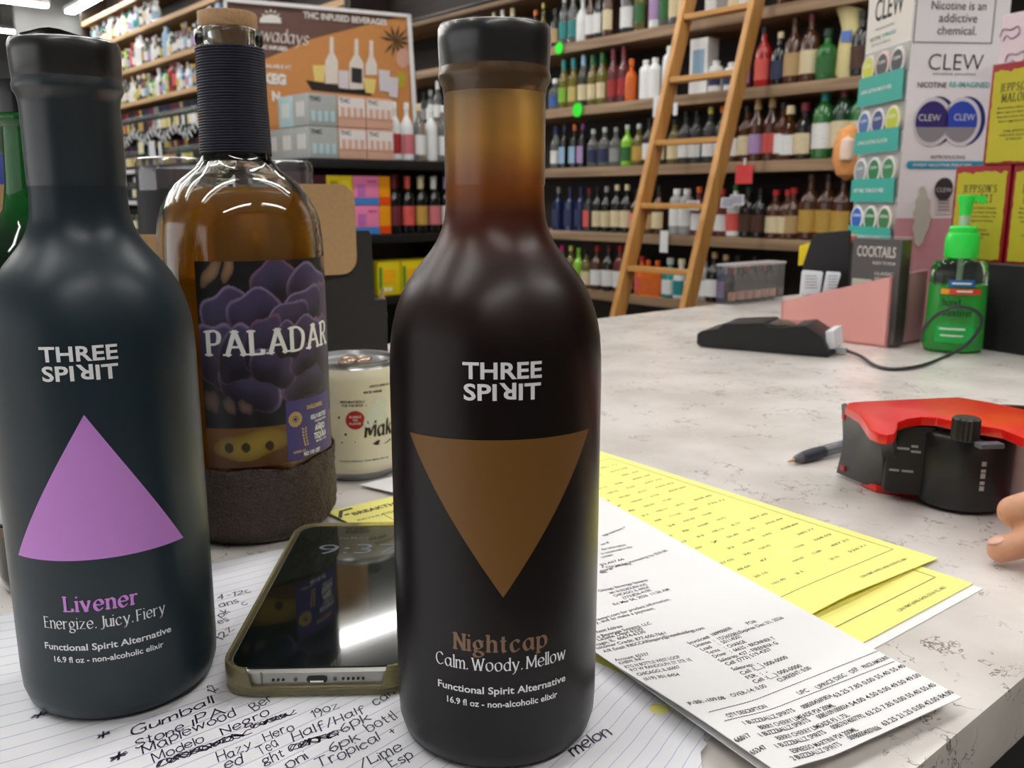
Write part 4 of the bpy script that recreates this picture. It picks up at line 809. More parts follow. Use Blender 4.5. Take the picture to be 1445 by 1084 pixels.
def rose(s, q):                                                # s, q in 0..1 over the label
    col = mixc(DK, (.014, .010, .012), .5 + .5*math.sin(9*s + 4*q))
    px, py = s*1.05, (q - .22)/.78
    if q < .20:                                                 # table edge with a cut fruit
        col = mixc((.12, .04, .008), (.22, .09, .015), smooth(.0, .2, q)); x, y, d = petal(s, q, .28, .11, .24, .07, .1)
        if d < 1: col = mixc((.42, .29, .04), (.22, .13, .02), d)
        for fx in (.14, .24, .38):
            if (s - fx)**2 + ((q - .10)*1.1)**2 < .0007: col = (.05, .03, .01)
        return col
    for k, (cx, cy, rx, ry, rot) in enumerate(PET):
        x, y, d = petal(px, py, cx, cy, rx, ry, rot)
        if d < 1:
            edge = smooth(.70, 1., d)*(.45 + .55*y); body = mixc((.016, .011, .024), (.085, .066, .150), smooth(-.9, .9, y))
            col = mixc(body, (.40, .34, .58) if k % 3 else (.34, .17, .26), max(0, edge)); col = mixc(col, (.010, .008, .014), smooth(.15, -.95, y)*.75)
            if d > .93: col = mixc(col, (.16, .06, .09), .6)
    for cx, cy, rx, ry, rot in ((.10, .95, .10, .035, .8), (.20, .97, .08, .03, 1.2), (.97, .98, .10, .05, .1), (1.03, .86, .03, .12, 0)):
        x, y, d = petal(s, q, cx, cy, rx, ry, rot)
        if d < 1: col = mixc((.36, .21, .11), (.12, .07, .045), d)
    for cx, cy, rx, ry, rot in ((.05, .33, .05, .06, .3), (.16, .31, .035, .05, .6), (.25, .30, .05, .03, -.6)):
        x, y, d = petal(s, q, cx, cy, rx, ry, rot)
        if d < 1: col = mixc((.20, .12, .09), (.04, .035, .04), d)
    return col
LR = .0468; LA0, LA1 = -.56, 1.36; LZ0, LZ1 = .0490, .1640
m = MB(); nu, nv = 210, 180; m.col = []
m.grid(nu, nv, lambda s, q: Vector(((LR + .0003)*math.sin(LA0 + (LA1 - LA0)*s), -(LR + .0003)*math.cos(LA0 + (LA1 - LA0)*s), LZ0 + (LZ1 - LZ0)*q)))
for j in range(nv+1):
    for i in range(nu+1): m.col.append(tuple(x*.78 for x in rose(i/nu*.98, j/nv)) + (1,))
m.build('rose_label', vcol('printed_rose_label', .4), tq)
m = MB(); m.grid(24, 2, lambda s, q: Vector(((LR + .0001)*math.sin(LA0 + (LA1-LA0)*s), -(LR + .0001)*math.cos(LA0 + (LA1-LA0)*s), LZ0 + (LZ1-LZ0)*q))); m.build('label_backing', mat('label_paper', (150, 112, 60), .7), tq)
# PALADAR in slab capitals
m = MB(); tm = scale_text(pen('PALADAR', .0189, .155, (.0, .45), .06, gap=.0), .0815); m.text(wrap_cut(tm), lambda x, y: cyl(LR, .1128, 0, .0006)(x - .0210, y)); m.build('brand_lettering', mat('label_white_ink', (250, 252, 246), .5, var=.02), tq, smooth=False)
# purple corner panel with gold and white print
m = MB(); PA0 = .40; m.grid(20, 3, lambda s, q: Vector(((LR + .0005)*math.sin(PA0 + .80*s), -(LR + .0005)*math.cos(PA0 + .80*s), .0500 + .0345*q))); ppn = m.build('purple_panel', mat('label_purple', (66, 54, 120), .45), tq)
GOLD = mat('label_gold_ink', (214, 182, 96), .45)
m = MB()
for k in range(12):
    a = 2*PI*k/12
    for (b0, r0, r1) in ((a, .0042, .0030), (a + .26, .0042, .0022)):
        p0 = (r0*math.cos(a), r0*math.sin(a)); p1 = (r1*math.cos(b0 + .5), r1*math.sin(b0 + .5)); dx, dy = p1[0]-p0[0], p1[1]-p0[1]; l_ = math.hypot(dx, dy) + 1e-9; nx, ny = -dy/l_*.0003, dx/l_*.0003
        m.add([cyl(LR, .0735, 0, .0008)(x + LR*.52, y) for x, y in ((p0[0]+nx, p0[1]+ny), (p0[0]-nx, p0[1]-ny), (p1[0]-nx, p1[1]-ny), (p1[0]+nx, p1[1]+ny))], [(0, 1, 2, 3)])
for r0 in (.0044, .0016):
    n = 24; m.add([cyl(LR, .0735, 0, .0008)(LR*.52 + (r0 - .0004*(k % 2))*math.cos(2*PI*(k//2)/n), (r0 - .0004*(k % 2))*math.sin(2*PI*(k//2)/n)) for k in range(2*n)], [(2*i, 2*i+1, (2*i+3) % (2*n), (2*i+2) % (2*n)) for i in range(n)])
for k in range(6):                                              # wheat ear
    for s_ in (-1, 1):
        bx, bz = .0312 - .0012*math.sin(k*.35), .0565 + k*.0019
        m.add([cyl(LR, 0, 0, .0008)(bx + s_*x*.0013 + s_*.0003, bz + y*.0018) for x, y in ((0, 0), (.9, .3), (1.1, 1), (.3, .8))], [(0, 1, 2, 3)])
for s, x, z, w, h in (('SINGLE BARREL', .0325, .0778, .0145, .0024), ('BARREL NO.', .0222, .0535, .0085, .0014)): m.text(wrap_cut(scale_text(sans(s, h, .03), w)), lambda a, b, x=x, z=z: cyl(LR, z, 0, .0008)(x + a, b))
m.build('gold_print', GOLD, ppn, smooth=False)
m = MB()
for s, x, z, w, h in (('KEG N BOTTLE', .0355, .0712, .0150, .0026), ('THE SELECTION', .0385, .0690, .012, .0011), ('AÑEJO', .0385, .0638, .0100, .0036), ('TEQUILA', .0375, .0590, .0125, .0036), ('40% ALC / VOL', .0390, .0568, .011, .0012), ('NO 1101 CRT', .0290, .0508, .0135, .0024)): m.text(wrap_cut(scale_text(sans(s, h, .03), w)), lambda a, b, x=x, z=z: cyl(LR, z, 0, .0008)(x + a, b))
m.build('white_print', mat('label_white_ink', (250, 252, 246), .5), ppn, smooth=False)

# ------------------------------------------------------------ mini can
cn = thing('drink_can', 'small cream drink can with red dot behind the amber elixir bottle', 'can', Vector((-.114, .637, .0002)), math.radians(14))
CR = .0335
MB().lathe([(.0,.004),(.020,.004),(.0235,.0005),(.0250,.0002),(.0268,.002),(.0300,.0065)], 64, cap0=False, cap1=False).build('can_base', mat('brushed_aluminium', (176, 178, 180), .3, metal=.9), cn)
MB().lathe([(.0300,.0065),(.0325,.010),(CR,.0135),(CR,.0735),(.0328,.0772),(.0308,.0812)], 64, cap0=False, cap1=False).build('can_body', mat('cream_can_paint', (226, 220, 196), .42, var=.02), cn)
cl = MB().lathe([(.0308,.0812),(.0300,.0826),(.0296,.0838),(.0302,.0848),(.0300,.0858),(.0285,.0856),(.0272,.0826),(.0250,.0818),(.0,.0820)], 64, cap0=False, cap1=False).build('can_lid', mat('brushed_aluminium', (176, 178, 180), .3, metal=.9), cn)
m = MB(); 
for cx, ry in ((-.004, .0075), (.006, .006)): m.tube([(cx + .0065*math.cos(2*PI*k/20), ry*math.sin(2*PI*k/20), .0838 + .0006*math.cos(2*PI*k/20)) for k in range(21)], .0012, 6)
m.build('pull_tab', mat('copper_tab', (190, 160, 140), .3, metal=.8), cl)
BLK_INK = ink((38, 36, 34))
m = MB()
def ct_(s, x, z, w, h, bo=.02): m.text(wrap_cut(scale_text(sans(s, h, bo), w)), lambda a, b: cyl(CR, z, 0, .0003)(x + a, b))
ct_('LIGHTLY SPARKLING', .0080, .0690, .016, .0016); ct_('RICE WINE', .0036, .0650, .0135, .0016, .03); ct_('MINI MAKGEOLLI', -.0125, .0588, .0165, .0017); ct_('FOR THE BOLD', -.0115, .0562, .0145, .0017)
ct_('Contains Sediment. Shake Before Serving', -.0150, .0165, .036, .0015, .01)
m.text(wrap_cut(scale_text(pen('Makku', .0150, .17, (.5, .5), .0, .12, gap=.03), .034)), lambda a, b: cyl(CR, .0340, 0, .0003)(.0038 + a, b))
m.add([cyl(CR, .0285, 0, .0003)(.0085 + x, y) for x, y in ((0, .0), (.004, .0022), (.016, .0010), (.012, -.0010), (.003, -.0012))], [(0, 1, 2, 3, 4)])
for x, z, r_ in ((-.0098, .0365, .0009), (-.0125, .0305, .0006), (-.0035, .0310, .0004), (-.0140, .0485, .0008), (.0050, .0566, .0004)): m.add([cyl(CR, z, 0, .0003)(x + r_*math.cos(k*PI/4), r_*math.sin(k*PI/4)) for k in range(8)], [tuple(range(8))])
m.build('black_print', BLK_INK, cn, smooth=False)
m = MB(); m.add([cyl(CR, .0466, 0, .0003)(-.0028 + .0066*math.cos(k*PI/14), .0066*math.sin(k*PI/14)) for k in range(28)], [tuple(range(28))]); rdt = m.build('red_dot', ink((168, 30, 44)), cn, smooth=False)
m = MB()
for s, z, w in (('BUBBLE', .0482, .0080), ('TEA', .0459, .0038), ('FLAVOR', .0434, .0080)): m.text(wrap_cut(scale_text(sans(s, .0016, .03), w)), lambda a, b, z=z, w=w: cyl(CR, z, 0, .0005)(-.0028 - w/2 + a, b))
m.build('dot_lettering', ink((230, 200, 190)), rdt, smooth=False)
m = MB()                                                        # pale fluffy figure
for x, z, r_ in ((.0085, .0470, .0052), (.0115, .0520, .0052), (.0150, .0560, .0062), (.0150, .0480, .0066), (.0060, .0440, .0034)): m.add([cyl(CR, z, 0, .00035 + .00002*r_)(x + r_*math.cos(k*PI/10), r_*math.sin(k*PI/10)) for k in range(20)], [tuple(range(20))])
m.build('figure_print', ink((214, 220, 206)), cn, smooth=False)

# ------------------------------------------------------------ green wine bottle at the left edge
GWG = ramp_mat('green_wine_glass', [(.0, RGB(10, 14, 10)), (.160, RGB(12, 20, 12)), (.182, RGB(16, 50, 24)), (.195, RGB(28, 118, 48)), (.24, RGB(34, 140, 58))], .06, [(0, .1), (.17, .2), (.20, .6), (.25, .6)], .4)
gb = thing('wine_bottle', 'green wine bottle with black capsule half hidden behind the slate bottle', 'wine bottle', Vector((-.232, .451, .0004)), math.radians(8))
MB().lathe([(.0,.01),(.02,.006),(.033,.0),(.0365,.003),(.0375,.010),(.0375,.150),(.0368,.158),(.0340,.167),(.0285,.176),(.0215,.184),(.0170,.192),(.0152,.203),(.0140,.225),(.0138,.2305)], 64, cap0=False, cap1=False).build('glass_body', GWG, gb, auto=60)
MB().lathe([(.0,.012),(.033,.008),(.0355,.011),(.0355,.150),(.033,.160),(.0,.1602)], 48, cap0=False, cap1=False).build('wine', mat('dark_red_wine', (22, 10, 12), .3), gb)
MB().lathe([(.0138,.2305),(.0150,.2318),(.0160,.2335),(.0158,.236),(.0150,.2372)], 48, cap0=False, cap1=False).build('neck_ring', GWG, gb)
MB().lathe([(.0142,.2360),(.0158,.2366),(.0160,.2500),(.0155,.2515),(.0,.2518)], 48, cap0=False, cap1=False).build('capsule', M_BCAP, gb)
m = MB(); m.grid(40, 4, lambda s, q: cyl(.0377, .040, 0, .0002)(-.058 + .116*s, .07*q)); wlb = m.build('wine_label', mat('pale_wine_label', (168, 184, 192), .55), gb)
m = MB(); m.grid(40, 1, lambda s, q: cyl(.0377, .033, 0, .0003)(-.058 + .116*s, .005*q)); m.build('label_band', mat('brown_label_band', (96, 70, 52), .5), gb)
m = MB()
for z, x0, x1 in ((.092, -.030, .004), (.085, -.034, .010), (.066, -.028, .006), (.060, -.028, -.004)): m.grid(10, 1, lambda s, q: cyl(.0377, z, 0, .0005)(x0 + (x1 - x0)*s, .0022*q))
m.build('label_print_lines', BLK_INK, wlb, smooth=False)

# ------------------------------------------------------------ open carton behind the bottles
CC = Vector((-.112, .80, 0)); CW_, CD_ = .345, .20
cb = thing('open_carton', 'open black cardboard carton with kraft inside flaps behind the tequila bottle', 'cardboard box', CC, ANG2)
def kraft(name, rgb): return mat(name, rgb, .85, var=.14, scale=260, bump=.12)
KR = kraft('kraft_card', (186, 152, 110)); KB = kraft('black_printed_card', (44, 43, 42))
TH = .004
MB().box((-CW_/2, TH/2, .0545), (CW_, TH, .109)).build('front_wall', KB, cb)
MB().box((-CW_/2, CD_ - TH/2, .0545), (CW_, TH, .109)).build('rear_wall', KB, cb)
MB().box((-CW_ + TH/2, CD_/2, .0545), (TH, CD_ - 2*TH, .109)).build('side_wall', KB, cb); MB().box((-TH/2, CD_/2, .0545), (TH, CD_ - 2*TH, .109)).build('side_wall', KB, cb)
MB().box((-CW_/2, CD_/2, .003), (CW_ - 2*TH, CD_ - 2*TH, .006)).build('bottom_panel', KR, cb)
XZ = Matrix(((1, 0, 0), (0, 0, -1), (0, 1, 0)))                 # prism upright: (x, y, z) -> (x, -z, y)
MB().prism([(-.105, .109), (-.012, .109), (-.014, .166), (-.016, .170), (-.105, .170)], -TH, 0, (0, 0, 0), XZ).build('front_flap', KB, cb)
def rounded(x0, x1, z0, z1, r):
    out = []
    for cx, cz, a0 in ((x1-r, z1-r, 0), (x0+r, z1-r, 90), (x0+r, z0+r, 180), (x1-r, z0+r, 270)):
        out += [(cx + r*math.cos(math.radians(a0 + 90*k/5)), cz + r*math.sin(math.radians(a0 + 90*k/5))) for k in range(6)]
    return out
f1 = MB().prism(rounded(-.116, -.031, .134, .209, .014), 0, .003, (0, -.0005, 0), XZ).build('kraft_tab', KR, cb)
MB().prism(rounded(-.335, -.262, .100, .2065, .006), 0, .003, (0, -.0005, 0), XZ).build('kraft_tab', KR, cb)
MB().prism([(-.245, .10), (-.192, .10), (-.194, .171), (-.245, .173)], 0, .003, (0, -.0005, 0), XZ).build('kraft_tab', KR, cb)
MB().prism([(-.006, .07), (.004, .072), (.006, .095), (.003, .118), (-.003, .106), (-.009, .11), (-.009, .150), (-.012, .152), (-.012, .10)], -.012, -.009, (0, 0, 0), XZ).build('torn_edge', KR, cb)
m = MB(); pts = [(-.078, -.0006, .072), (-.078, -.0006, .085), (-.074, -.0006, .0895), (-.068, -.0006, .0895), (-.064, -.0006, .085), (-.064, -.0006, .068)]
for a, b in zip(pts[:-1], pts[1:]):
    a, b = Vector(a), Vector(b); d = (b-a).normalized(); n = Vector((-d.z, 0, d.x))*.0022; m.add([a+n-d*.001, a-n-d*.001, b-n+d*.001, b+n+d*.001], [(0, 1, 2, 3)])
m.build('gold_letter_print', mat('gold_card_print', (190, 146, 66), .5), cb, smooth=False)
# two dark canisters with clear plastic tops standing inside
for k, (u, lb) in enumerate(((243, 'left'), (398, 'right'))):
    q = pp(u, 262, CC + E1*.08, E1)
    o = thing('drink_canister', 'dark canister with clear plastic top in the carton, %s of the tequila bottle neck' % lb, 'canister', Vector((q.x, q.y, .0065)), 0, 'canisters in the open carton')
    MB().lathe([(.0,.0),(.026,0),(.028,.003),(.028,.196),(.0275,.198)], 40, cap0=False).build('canister_body', mat('dark_canister_wrap', (34, 33, 36), .45), o)
    MB().lathe([(.0277,.196),(.0277,.218),(.026,.2225),(.0235,.2235),(.0,.2235)], 40, cap0=False, cap1=False).build('clear_top', film('clear_lid_plastic', (226, 226, 230), .55, .1), o)
    MB().lathe([(.0,.1985),(.0262,.1985),(.0262,.214),(.0,.2142)], 32, cap0=False, cap1=False).build('inner_lid', mat('grey_inner_lid', (120, 110, 112), .35), o)
# ------------------------------------------------------------ papers on the counter
def sheet(name, label, cat, poly_, z, th, m, group=None, curl=None, n=26):
    # a sheet cut to a polygon: fine grid clipped by its outline, slightly lifted by curl(x, y)
    o = thing(name, label, cat, (0, 0, 0), 0, group)
    bm = bmesh.new(); vs = [bm.verts.new((p[0], p[1], 0)) for p in poly_]; bm.faces.new(vs)
    x0, x1 = min(p[0] for p in poly_), max(p[0] for p in poly_); y0, y1 = min(p[1] for p in poly_), max(p[1] for p in poly_)
    for k in range(1, n):
        for co, no in (((x0 + (x1-x0)*k/n, 0, 0), (1, 0, 0)), ((0, y0 + (y1-y0)*k/n, 0), (0, 1, 0))):
            bmesh.ops.bisect_plane(bm, geom=bm.verts[:] + bm.edges[:] + bm.faces[:], plane_co=co, plane_no=no)
    bm.verts.index_update(); mb = MB(); h = curl or (lambda x, y: 0.)
    V = [(v.co.x, v.co.y) for v in bm.verts]; F = [tuple(v.index for v in f.verts) for f in bm.faces]; B = [tuple(v.index for v in e.verts) for e in bm.edges if len(e.link_faces) == 1]; bm.free()
    k = len(V); mb.add([(x, y, z + th + h(x, y)) for x, y in V] + [(x, y, z + h(x, y)) for x, y in V], F + [tuple(i + k for i in f)[::-1] for f in F] + [(a, b, b + k, a + k) for a, b in B])
    mb.build('sheet', m, o, auto=60)
    o['_top'] = 0.; del o['_top']
    return o, (lambda x, y: z + th + h(x, y))
def ftext(m, tm, p0, p1, top, lift=.00012, w=None):             # lettering lying on a sheet from p0 towards p1
    p0, p1 = Vector(p0[:2]), Vector(p1[:2]); ax = (p1 - p0); k = (ax.length/tm[2]) if w is None else w; ax.normalize(); ay = Vector((-ax.y, ax.x))
    def f(x, y):
        q = p0 + ax*x*k + ay*y; return Vector((q.x, q.y, top(q.x, q.y) + lift))
    m.text(tm, f)
def bar(m, p0, p1, wd, top, lift=.00012):
    p0, p1 = Vector(p0[:2]), Vector(p1[:2]); d = (p1 - p0).normalized(); n = Vector((-d.y, d.x))*wd/2; k = max(1, int((p1-p0).length/.012))
    L = [p0 + (p1-p0)*i/k for i in range(k+1)]; vs = []
    for q in L:
        for s in (1, -1): r_ = q + n*s; vs.append((r_.x, r_.y, top(r_.x, r_.y) + lift))
    m.add(vs, [(2*i, 2*i+1, 2*i+3, 2*i+2) for i in range(k)])
M_YEL = mat('yellow_paper', (250, 243, 140), .75, var=.03, scale=30); M_WHT = mat('white_paper', (236, 236, 236), .75, var=.03, scale=30)
# yellow invoices: page axes PX (reading direction) and PY
PX = Vector((.790, .613)); PY = Vector((-.613, .790))
def page(c, w=.216, h=.279): c = Vector(c); return [c - PX*w, c, c + PY*h, c - PX*w + PY*h]
P1 = Vector((.2365, .4680)); P2 = Vector((.2400, .4360)); P3 = Vector((.2430, .4315))
_, t3 = sheet('invoice_sheet', 'white invoice sheet lying lowest under the yellow invoices', 'paper', [P3 - PX*.216, P3, P3 + PY*.262 + PX*.001, P3 - PX*.216 + PY*.262], .0002, .0003, M_WHT)
o2, t2 = sheet('invoice_sheet', 'lower yellow invoice sheet sticking out at the near right', 'paper', page(P2, .228, .26), .0009, .0003, M_YEL)
def curl1(x, y):
    d = (Vector((x, y)) - P1).dot(PY); s = (P1 - Vector((x, y))).dot(PX); return .0016 + .0035*max(0, 1 - d/.05)**2*max(0, 1 - abs(s - .09)/.09)
o1, t1 = sheet('invoice_sheet', 'upper yellow printed invoice with rows of figures beside the amber bottle', 'paper', page(P1)[:3] + [P1 - PX*.234 + PY*.277], .0, .0003, M_YEL, None, curl1)
INKG = ink((96, 92, 58)); INKD = ink((64, 62, 40)); rr = random.Random(21)
def on1(s, t_): q = P1 - PX*(.216 - s) + PY*t_; return (q.x, q.y)            # s along the line, t up the page
def invoice(o, top, on, rows, t_lo):
    m = MB()
    for a, b in ((.012, .030), ):
        bar(m, on(.008, .252), on(.208, .252), .0005, top); bar(m, on(.008, .022), on(.208, .022), .0005, top); bar(m, on(.208, .022), on(.208, .252), .0005, top); bar(m, on(.008, .022), on(.008, .252), .0005, top)
    m.build('ruled_frame', INKG, o, smooth=False)
    m = MB()
    for r in range(rows):
        y = .034 + r*.0113
        for x, w, s in ((.060, .008, '%.2f' % rr.uniform(3, 99)), (.078, .010, '%d' % rr.randint(1000, 99999)), (.098, .007, '%d' % rr.randint(10, 999)), (.114, .011, '%.2f' % rr.uniform(10, 250)), (.134, .006, '%d' % rr.randint(1, 48)), (.148, .010, '%.2f' % rr.uniform(10, 250)), (.166, .008, '%.2f' % rr.uniform(1, 30)), (.184, .017, '%.2f' % rr.uniform(100, 999))):
            if rr.random() < .92: ftext(m, sans(s, .0021, .012), on(x, y), on(x + w, y), top)
    m.build('printed_figures', INKG, o, smooth=False)
    m = MB(); ftext(m, sans('LSN PMT:6990-5430-2318 92, 861', .0022, .008), on(.155, .009), on(.200, .009), top); m.build('printed_line', INKG, o, smooth=False)
    m = MB()
    for r in range(14):
        y = .0305 + r*.0113; x = .022
        for k in range(16):
            w = rr.choice((.0007, .0013, .0019)); bar(m, on(x, y), on(x, y + .0062), w, top); x += w + rr.choice((.0007, .0012))
    m.build('barcodes', INKD, o, smooth=False)
invoice(o1, t1, on1, 19, 0)
m = MB(); ftext(m, sans('BREAKTHRU', .0050, .03), gp(500, 727, .0021), gp(578, 707, .0021), t1); ftext(m, sans('BEVERAGE', .0024, 0), gp(506, 735, .0021), gp(560, 722, .0021), t1)
bar(m, gp(479, 722, .0021), gp(497, 717, .0021), .0026, t1); bar(m, gp(480, 731, .0021), gp(481, 722, .0021), .0024, t1); bar(m, gp(486, 727, .0021), gp(493, 725, .0021), .0022, t1); m.build('letterhead', INKD, o1, smooth=False)
m = MB(); 
for k, (x, w) in enumerate(((.15, .02), (.15, .03), (.154, .02))): ftext(m, sans(('INVOICE', 'ACCOUNT COPY', 'PAGE 1')[k], .0026, .015), on1(x, .262 - k*.006 + .005), on1(x + w, .262 - k*.006 + .005), t1)
m.build('printed_heading', INKD, o1, smooth=False)
on2 = lambda s, t_: ((P2 - PX*(.216 - s) + PY*t_).x, (P2 - PX*(.216 - s) + PY*t_).y)
m = MB(); bar(m, on2(.008, .016), on2(.208, .016), .0005, t2); bar(m, on2(.208, .016), on2(.208, .030), .0005, t2); m.build('ruled_frame', INKG, o2, smooth=False); m = MB(); ftext(m, sans('LSN PMT:6990-5430-2318 92, 862', .0022, .008), on2(.155, .006), on2(.200, .006), t2); m.build('printed_line', INKG, o2, smooth=False)
# loose white sheet between phone, can and tequila bottle
o, _ = sheet('paper_sheet', 'blank white sheet corner beside the small drink can', 'paper', [(-.106, .596), (-.060, .566), (.0, .60), (-.04, .64), (-.079, .620)], .0024, .0003, M_WHT)

# ------------------------------------------------------------ ruled notepaper with handwriting
def base_line(x): return 1.32*x + 1.95*x*x                       # run of the ruled lines over the buckled sheet
def ruled():
    m, nt, b = new_mat('ruled_notepaper'); N, L = nt.nodes, nt.links
    tc = N.new('ShaderNodeTexCoord'); sx = N.new('ShaderNodeSeparateXYZ'); L.new(tc.outputs['Object'], sx.inputs[0])
    def mth(op, a, b_=None):
        n = N.new('ShaderNodeMath'); n.operation = op
        for i, x in enumerate((a, b_)):
            if x is None: continue
            if isinstance(x, (int, float)): n.inputs[i].default_value = x
            else: L.new(x, n.inputs[i])
        return n.outputs[0]
    X, Y_ = sx.outputs['X'], sx.outputs['Y']
    c = mth('SUBTRACT', Y_, mth('MULTIPLY', X, mth('ADD', mth('MULTIPLY', X, 1.95), 1.32)))
    fr = mth('FRACT', mth('MULTIPLY', c, 1/.0098)); ln = mth('LESS_THAN', fr, .055)
    no = N.new('ShaderNodeTexNoise'); no.inputs['Scale'].default_value = 22; L.new(tc.outputs['Object'], no.inputs[0])
    rp = N.new('ShaderNodeValToRGB'); rp.color_ramp.elements[0].color = RGB(222, 224, 230); rp.color_ramp.elements[1].color = RGB(236, 236, 238); L.new(no.outputs['Fac'], rp.inputs[0])
    mx = N.new('ShaderNodeMix'); mx.data_type = 'RGBA'; mx.inputs[7].default_value = RGB(150, 166, 204); L.new(mth('MULTIPLY', ln, .8), mx.inputs[0]); L.new(rp.outputs[0], mx.inputs[6]); L.new(mx.outputs[2], b.inputs['Base Color']); setp(b, Roughness=.8)
    return m
hole = gp(930, 1006); hr = .0038
NPA = [(-.34, .33), (-.163, .465), (-.134, .484), (-.095, .495), (-.02, .413), (.037, .3535), (.053, .338), (.0690, .3190)]
NPB = [(.0692, .3187), (.0790, .3070), (.0755, .3035), (.0730, .3040), (.0705, .2975), (.0715, .2950), (.0680, .2900), (.060, .235), (-.24, .105), (-.40, .23)]
K = 24
npoly = NPA + [(hole.x + hr*math.cos(2*PI*k/K), hole.y + hr*math.sin(2*PI*k/K)) for k in range(K+1)] + NPB
npg, tn = sheet('notepaper_page', 'ruled white notepaper page with a handwritten list under the bottles and phone', 'paper', npoly, .0, .0003, ruled(), None, lambda x, y: .0013*smooth(-.008, -.001, (Vector((x, y)) - P2 + PX*.228).dot(PX)) + .0002, 70)
M_BIRO = mat('dark_blue_biro', (46, 42, 66), .5, var=.1)
def hand(s, u0, v0, u1, v1, size=.0074, w=.068, seed=1, slant=.22):
    p0, p1 = gp(u0, v0, .001), gp(u1, v1, .001); tm = scale_text(pen(s, size, w, None, 0, slant, .8, gap=.05, seed=seed, sp=.3), (p1 - p0).length)
    d = p1 - p0; d.normalize(); n = Vector((-d.y, d.x, 0)); rs = random.Random(seed); m = MB()
    m.text(tm, lambda a, b: (lambda q: Vector((q.x, q.y, tn(q.x, q.y) + .0002)))(p0 + d*a + n*b)); m.build('handwritten_word', M_BIRO, npg, smooth=False)
for i, q in enumerate([('Gumball', 186, 1040, 303, 990), ('Stone', 191, 1055, 262, 1028), ('IPA', 274, 1023, 319, 1004), ('Maplewood', 202, 1064, 335, 1008), ('Modelo', 218, 1076, 290, 1045), ('Negro', 314, 1036, 382, 1006), ('Hazy', 309, 1073, 357, 1054), ('Hero', 375, 1045, 417, 1028), ('19oz', 442, 1013, 480, 998),
    ('ed', 318, 1084, 345, 1074), ('Tea', 367, 1065, 396, 1052), ('Half/Half', 415, 1045, 518, 1003), ('can', 529, 994, 560, 979), ('ght', 373, 1079, 403, 1066), ('6pk', 484, 1033, 525, 1013), ('oni', 407, 1085, 437, 1069), ('6pk', 467, 1060, 510, 1041), ('bottl', 522, 1033, 562, 1011), ('Tropical', 449, 1085, 539, 1043), ('+', 553, 1036, 561, 1031), ('/Lime', 512, 1084, 570, 1056), ('Esp', 554, 1083, 585, 1066), ('melon', 812, 1067, 864, 1034),
    ('4-12', 307, 846, 345, 837), ('c', 350, 837, 356, 834), ('ans', 311, 857, 338, 848), ('pk', 311, 870, 326, 862), ('c', 345, 854, 351, 851), ('es', 311, 880, 324, 874), ('12z', 311, 903, 333, 887), ('12', 301, 978, 311, 971), ('Ber', 360, 1003, 388, 986), ('*', 41, 1016, 66, 1010), ('*', 138, 1045, 158, 1037), ('*', 156, 1077, 182, 1066)]): hand(*q, seed=i + 2)
def scrib(u0, v0, u1, v1, amp, n, seed):
    rs = random.Random(seed); a, b = gp(u0, v0), gp(u1, v1); d = (b - a); nn = Vector((-d.y, d.x, 0)).normalized(); m = MB()
    for rep in range(2):
        P = [a + d*(k/(n*8)) + nn*amp*math.sin(2*PI*(n + rep*3.3)*k/(n*8) + rep*2)*rs.uniform(.5, 1) + d.normalized()*amp*1.3*math.cos(2*PI*(n*.8)*k/(n*8) + rep) for k in range(n*8)]
        for p, q in zip(P[:-1], P[1:]): bar(m, p, q, .0005, tn)
    m.build('crossed_out_word', M_BIRO, npg, smooth=False)
scrib(226, 1080, 347, 1036, .0022, 10, 1); scrib(358, 1027, 412, 1008, .0018, 5, 2); scrib(414, 1057, 477, 1036, .0024, 6, 3)

# ------------------------------------------------------------ long white delivery receipts
def g2(u, v): q = gp(u, v, .0068); return Vector((q.x, q.y))
BR_, BL_ = g2(1357, 985), g2(1098, 1103); TR_ = g2(848, 703); TL_ = g2(845, 925)
RC = [BL_, BR_, BR_ + (TR_ - BR_)*1.04, BL_ + (TL_ - BL_).normalized()*.285]
def rcurl(x, y):
    s = (Vector((x, y)) - RC[0]).dot(Vector((.884, .466)))/.106
    return .0026 + .0042 + .0030*(1 - smooth(0, .3, s))*smooth(.36, .29, y)
_, t5 = sheet('delivery_receipt', 'lower white delivery receipt showing only its folded near edge', 'paper', [RC[0] + Vector((-.003, .006)), RC[1] + Vector((-.006, .001)), RC[2] + Vector((-.003, 0)), RC[3] + Vector((.004, 0))], .0, .0003, M_WHT, None, lambda x, y: .0058 if x < .3 else .0058)
rcp, tr = sheet('delivery_receipt', 'long white printed delivery receipt lying over the yellow invoices', 'paper', RC, .0, .0003, M_WHT, None, rcurl)
INKB = ink((44, 44, 50)); m = MB()
def line(s, u0, v0, u1, v1, h=.0025, bo=.012): ftext(m, sans(s, h, bo), gp(u0, v0, .0071), gp(u1, v1, .0071), tr)
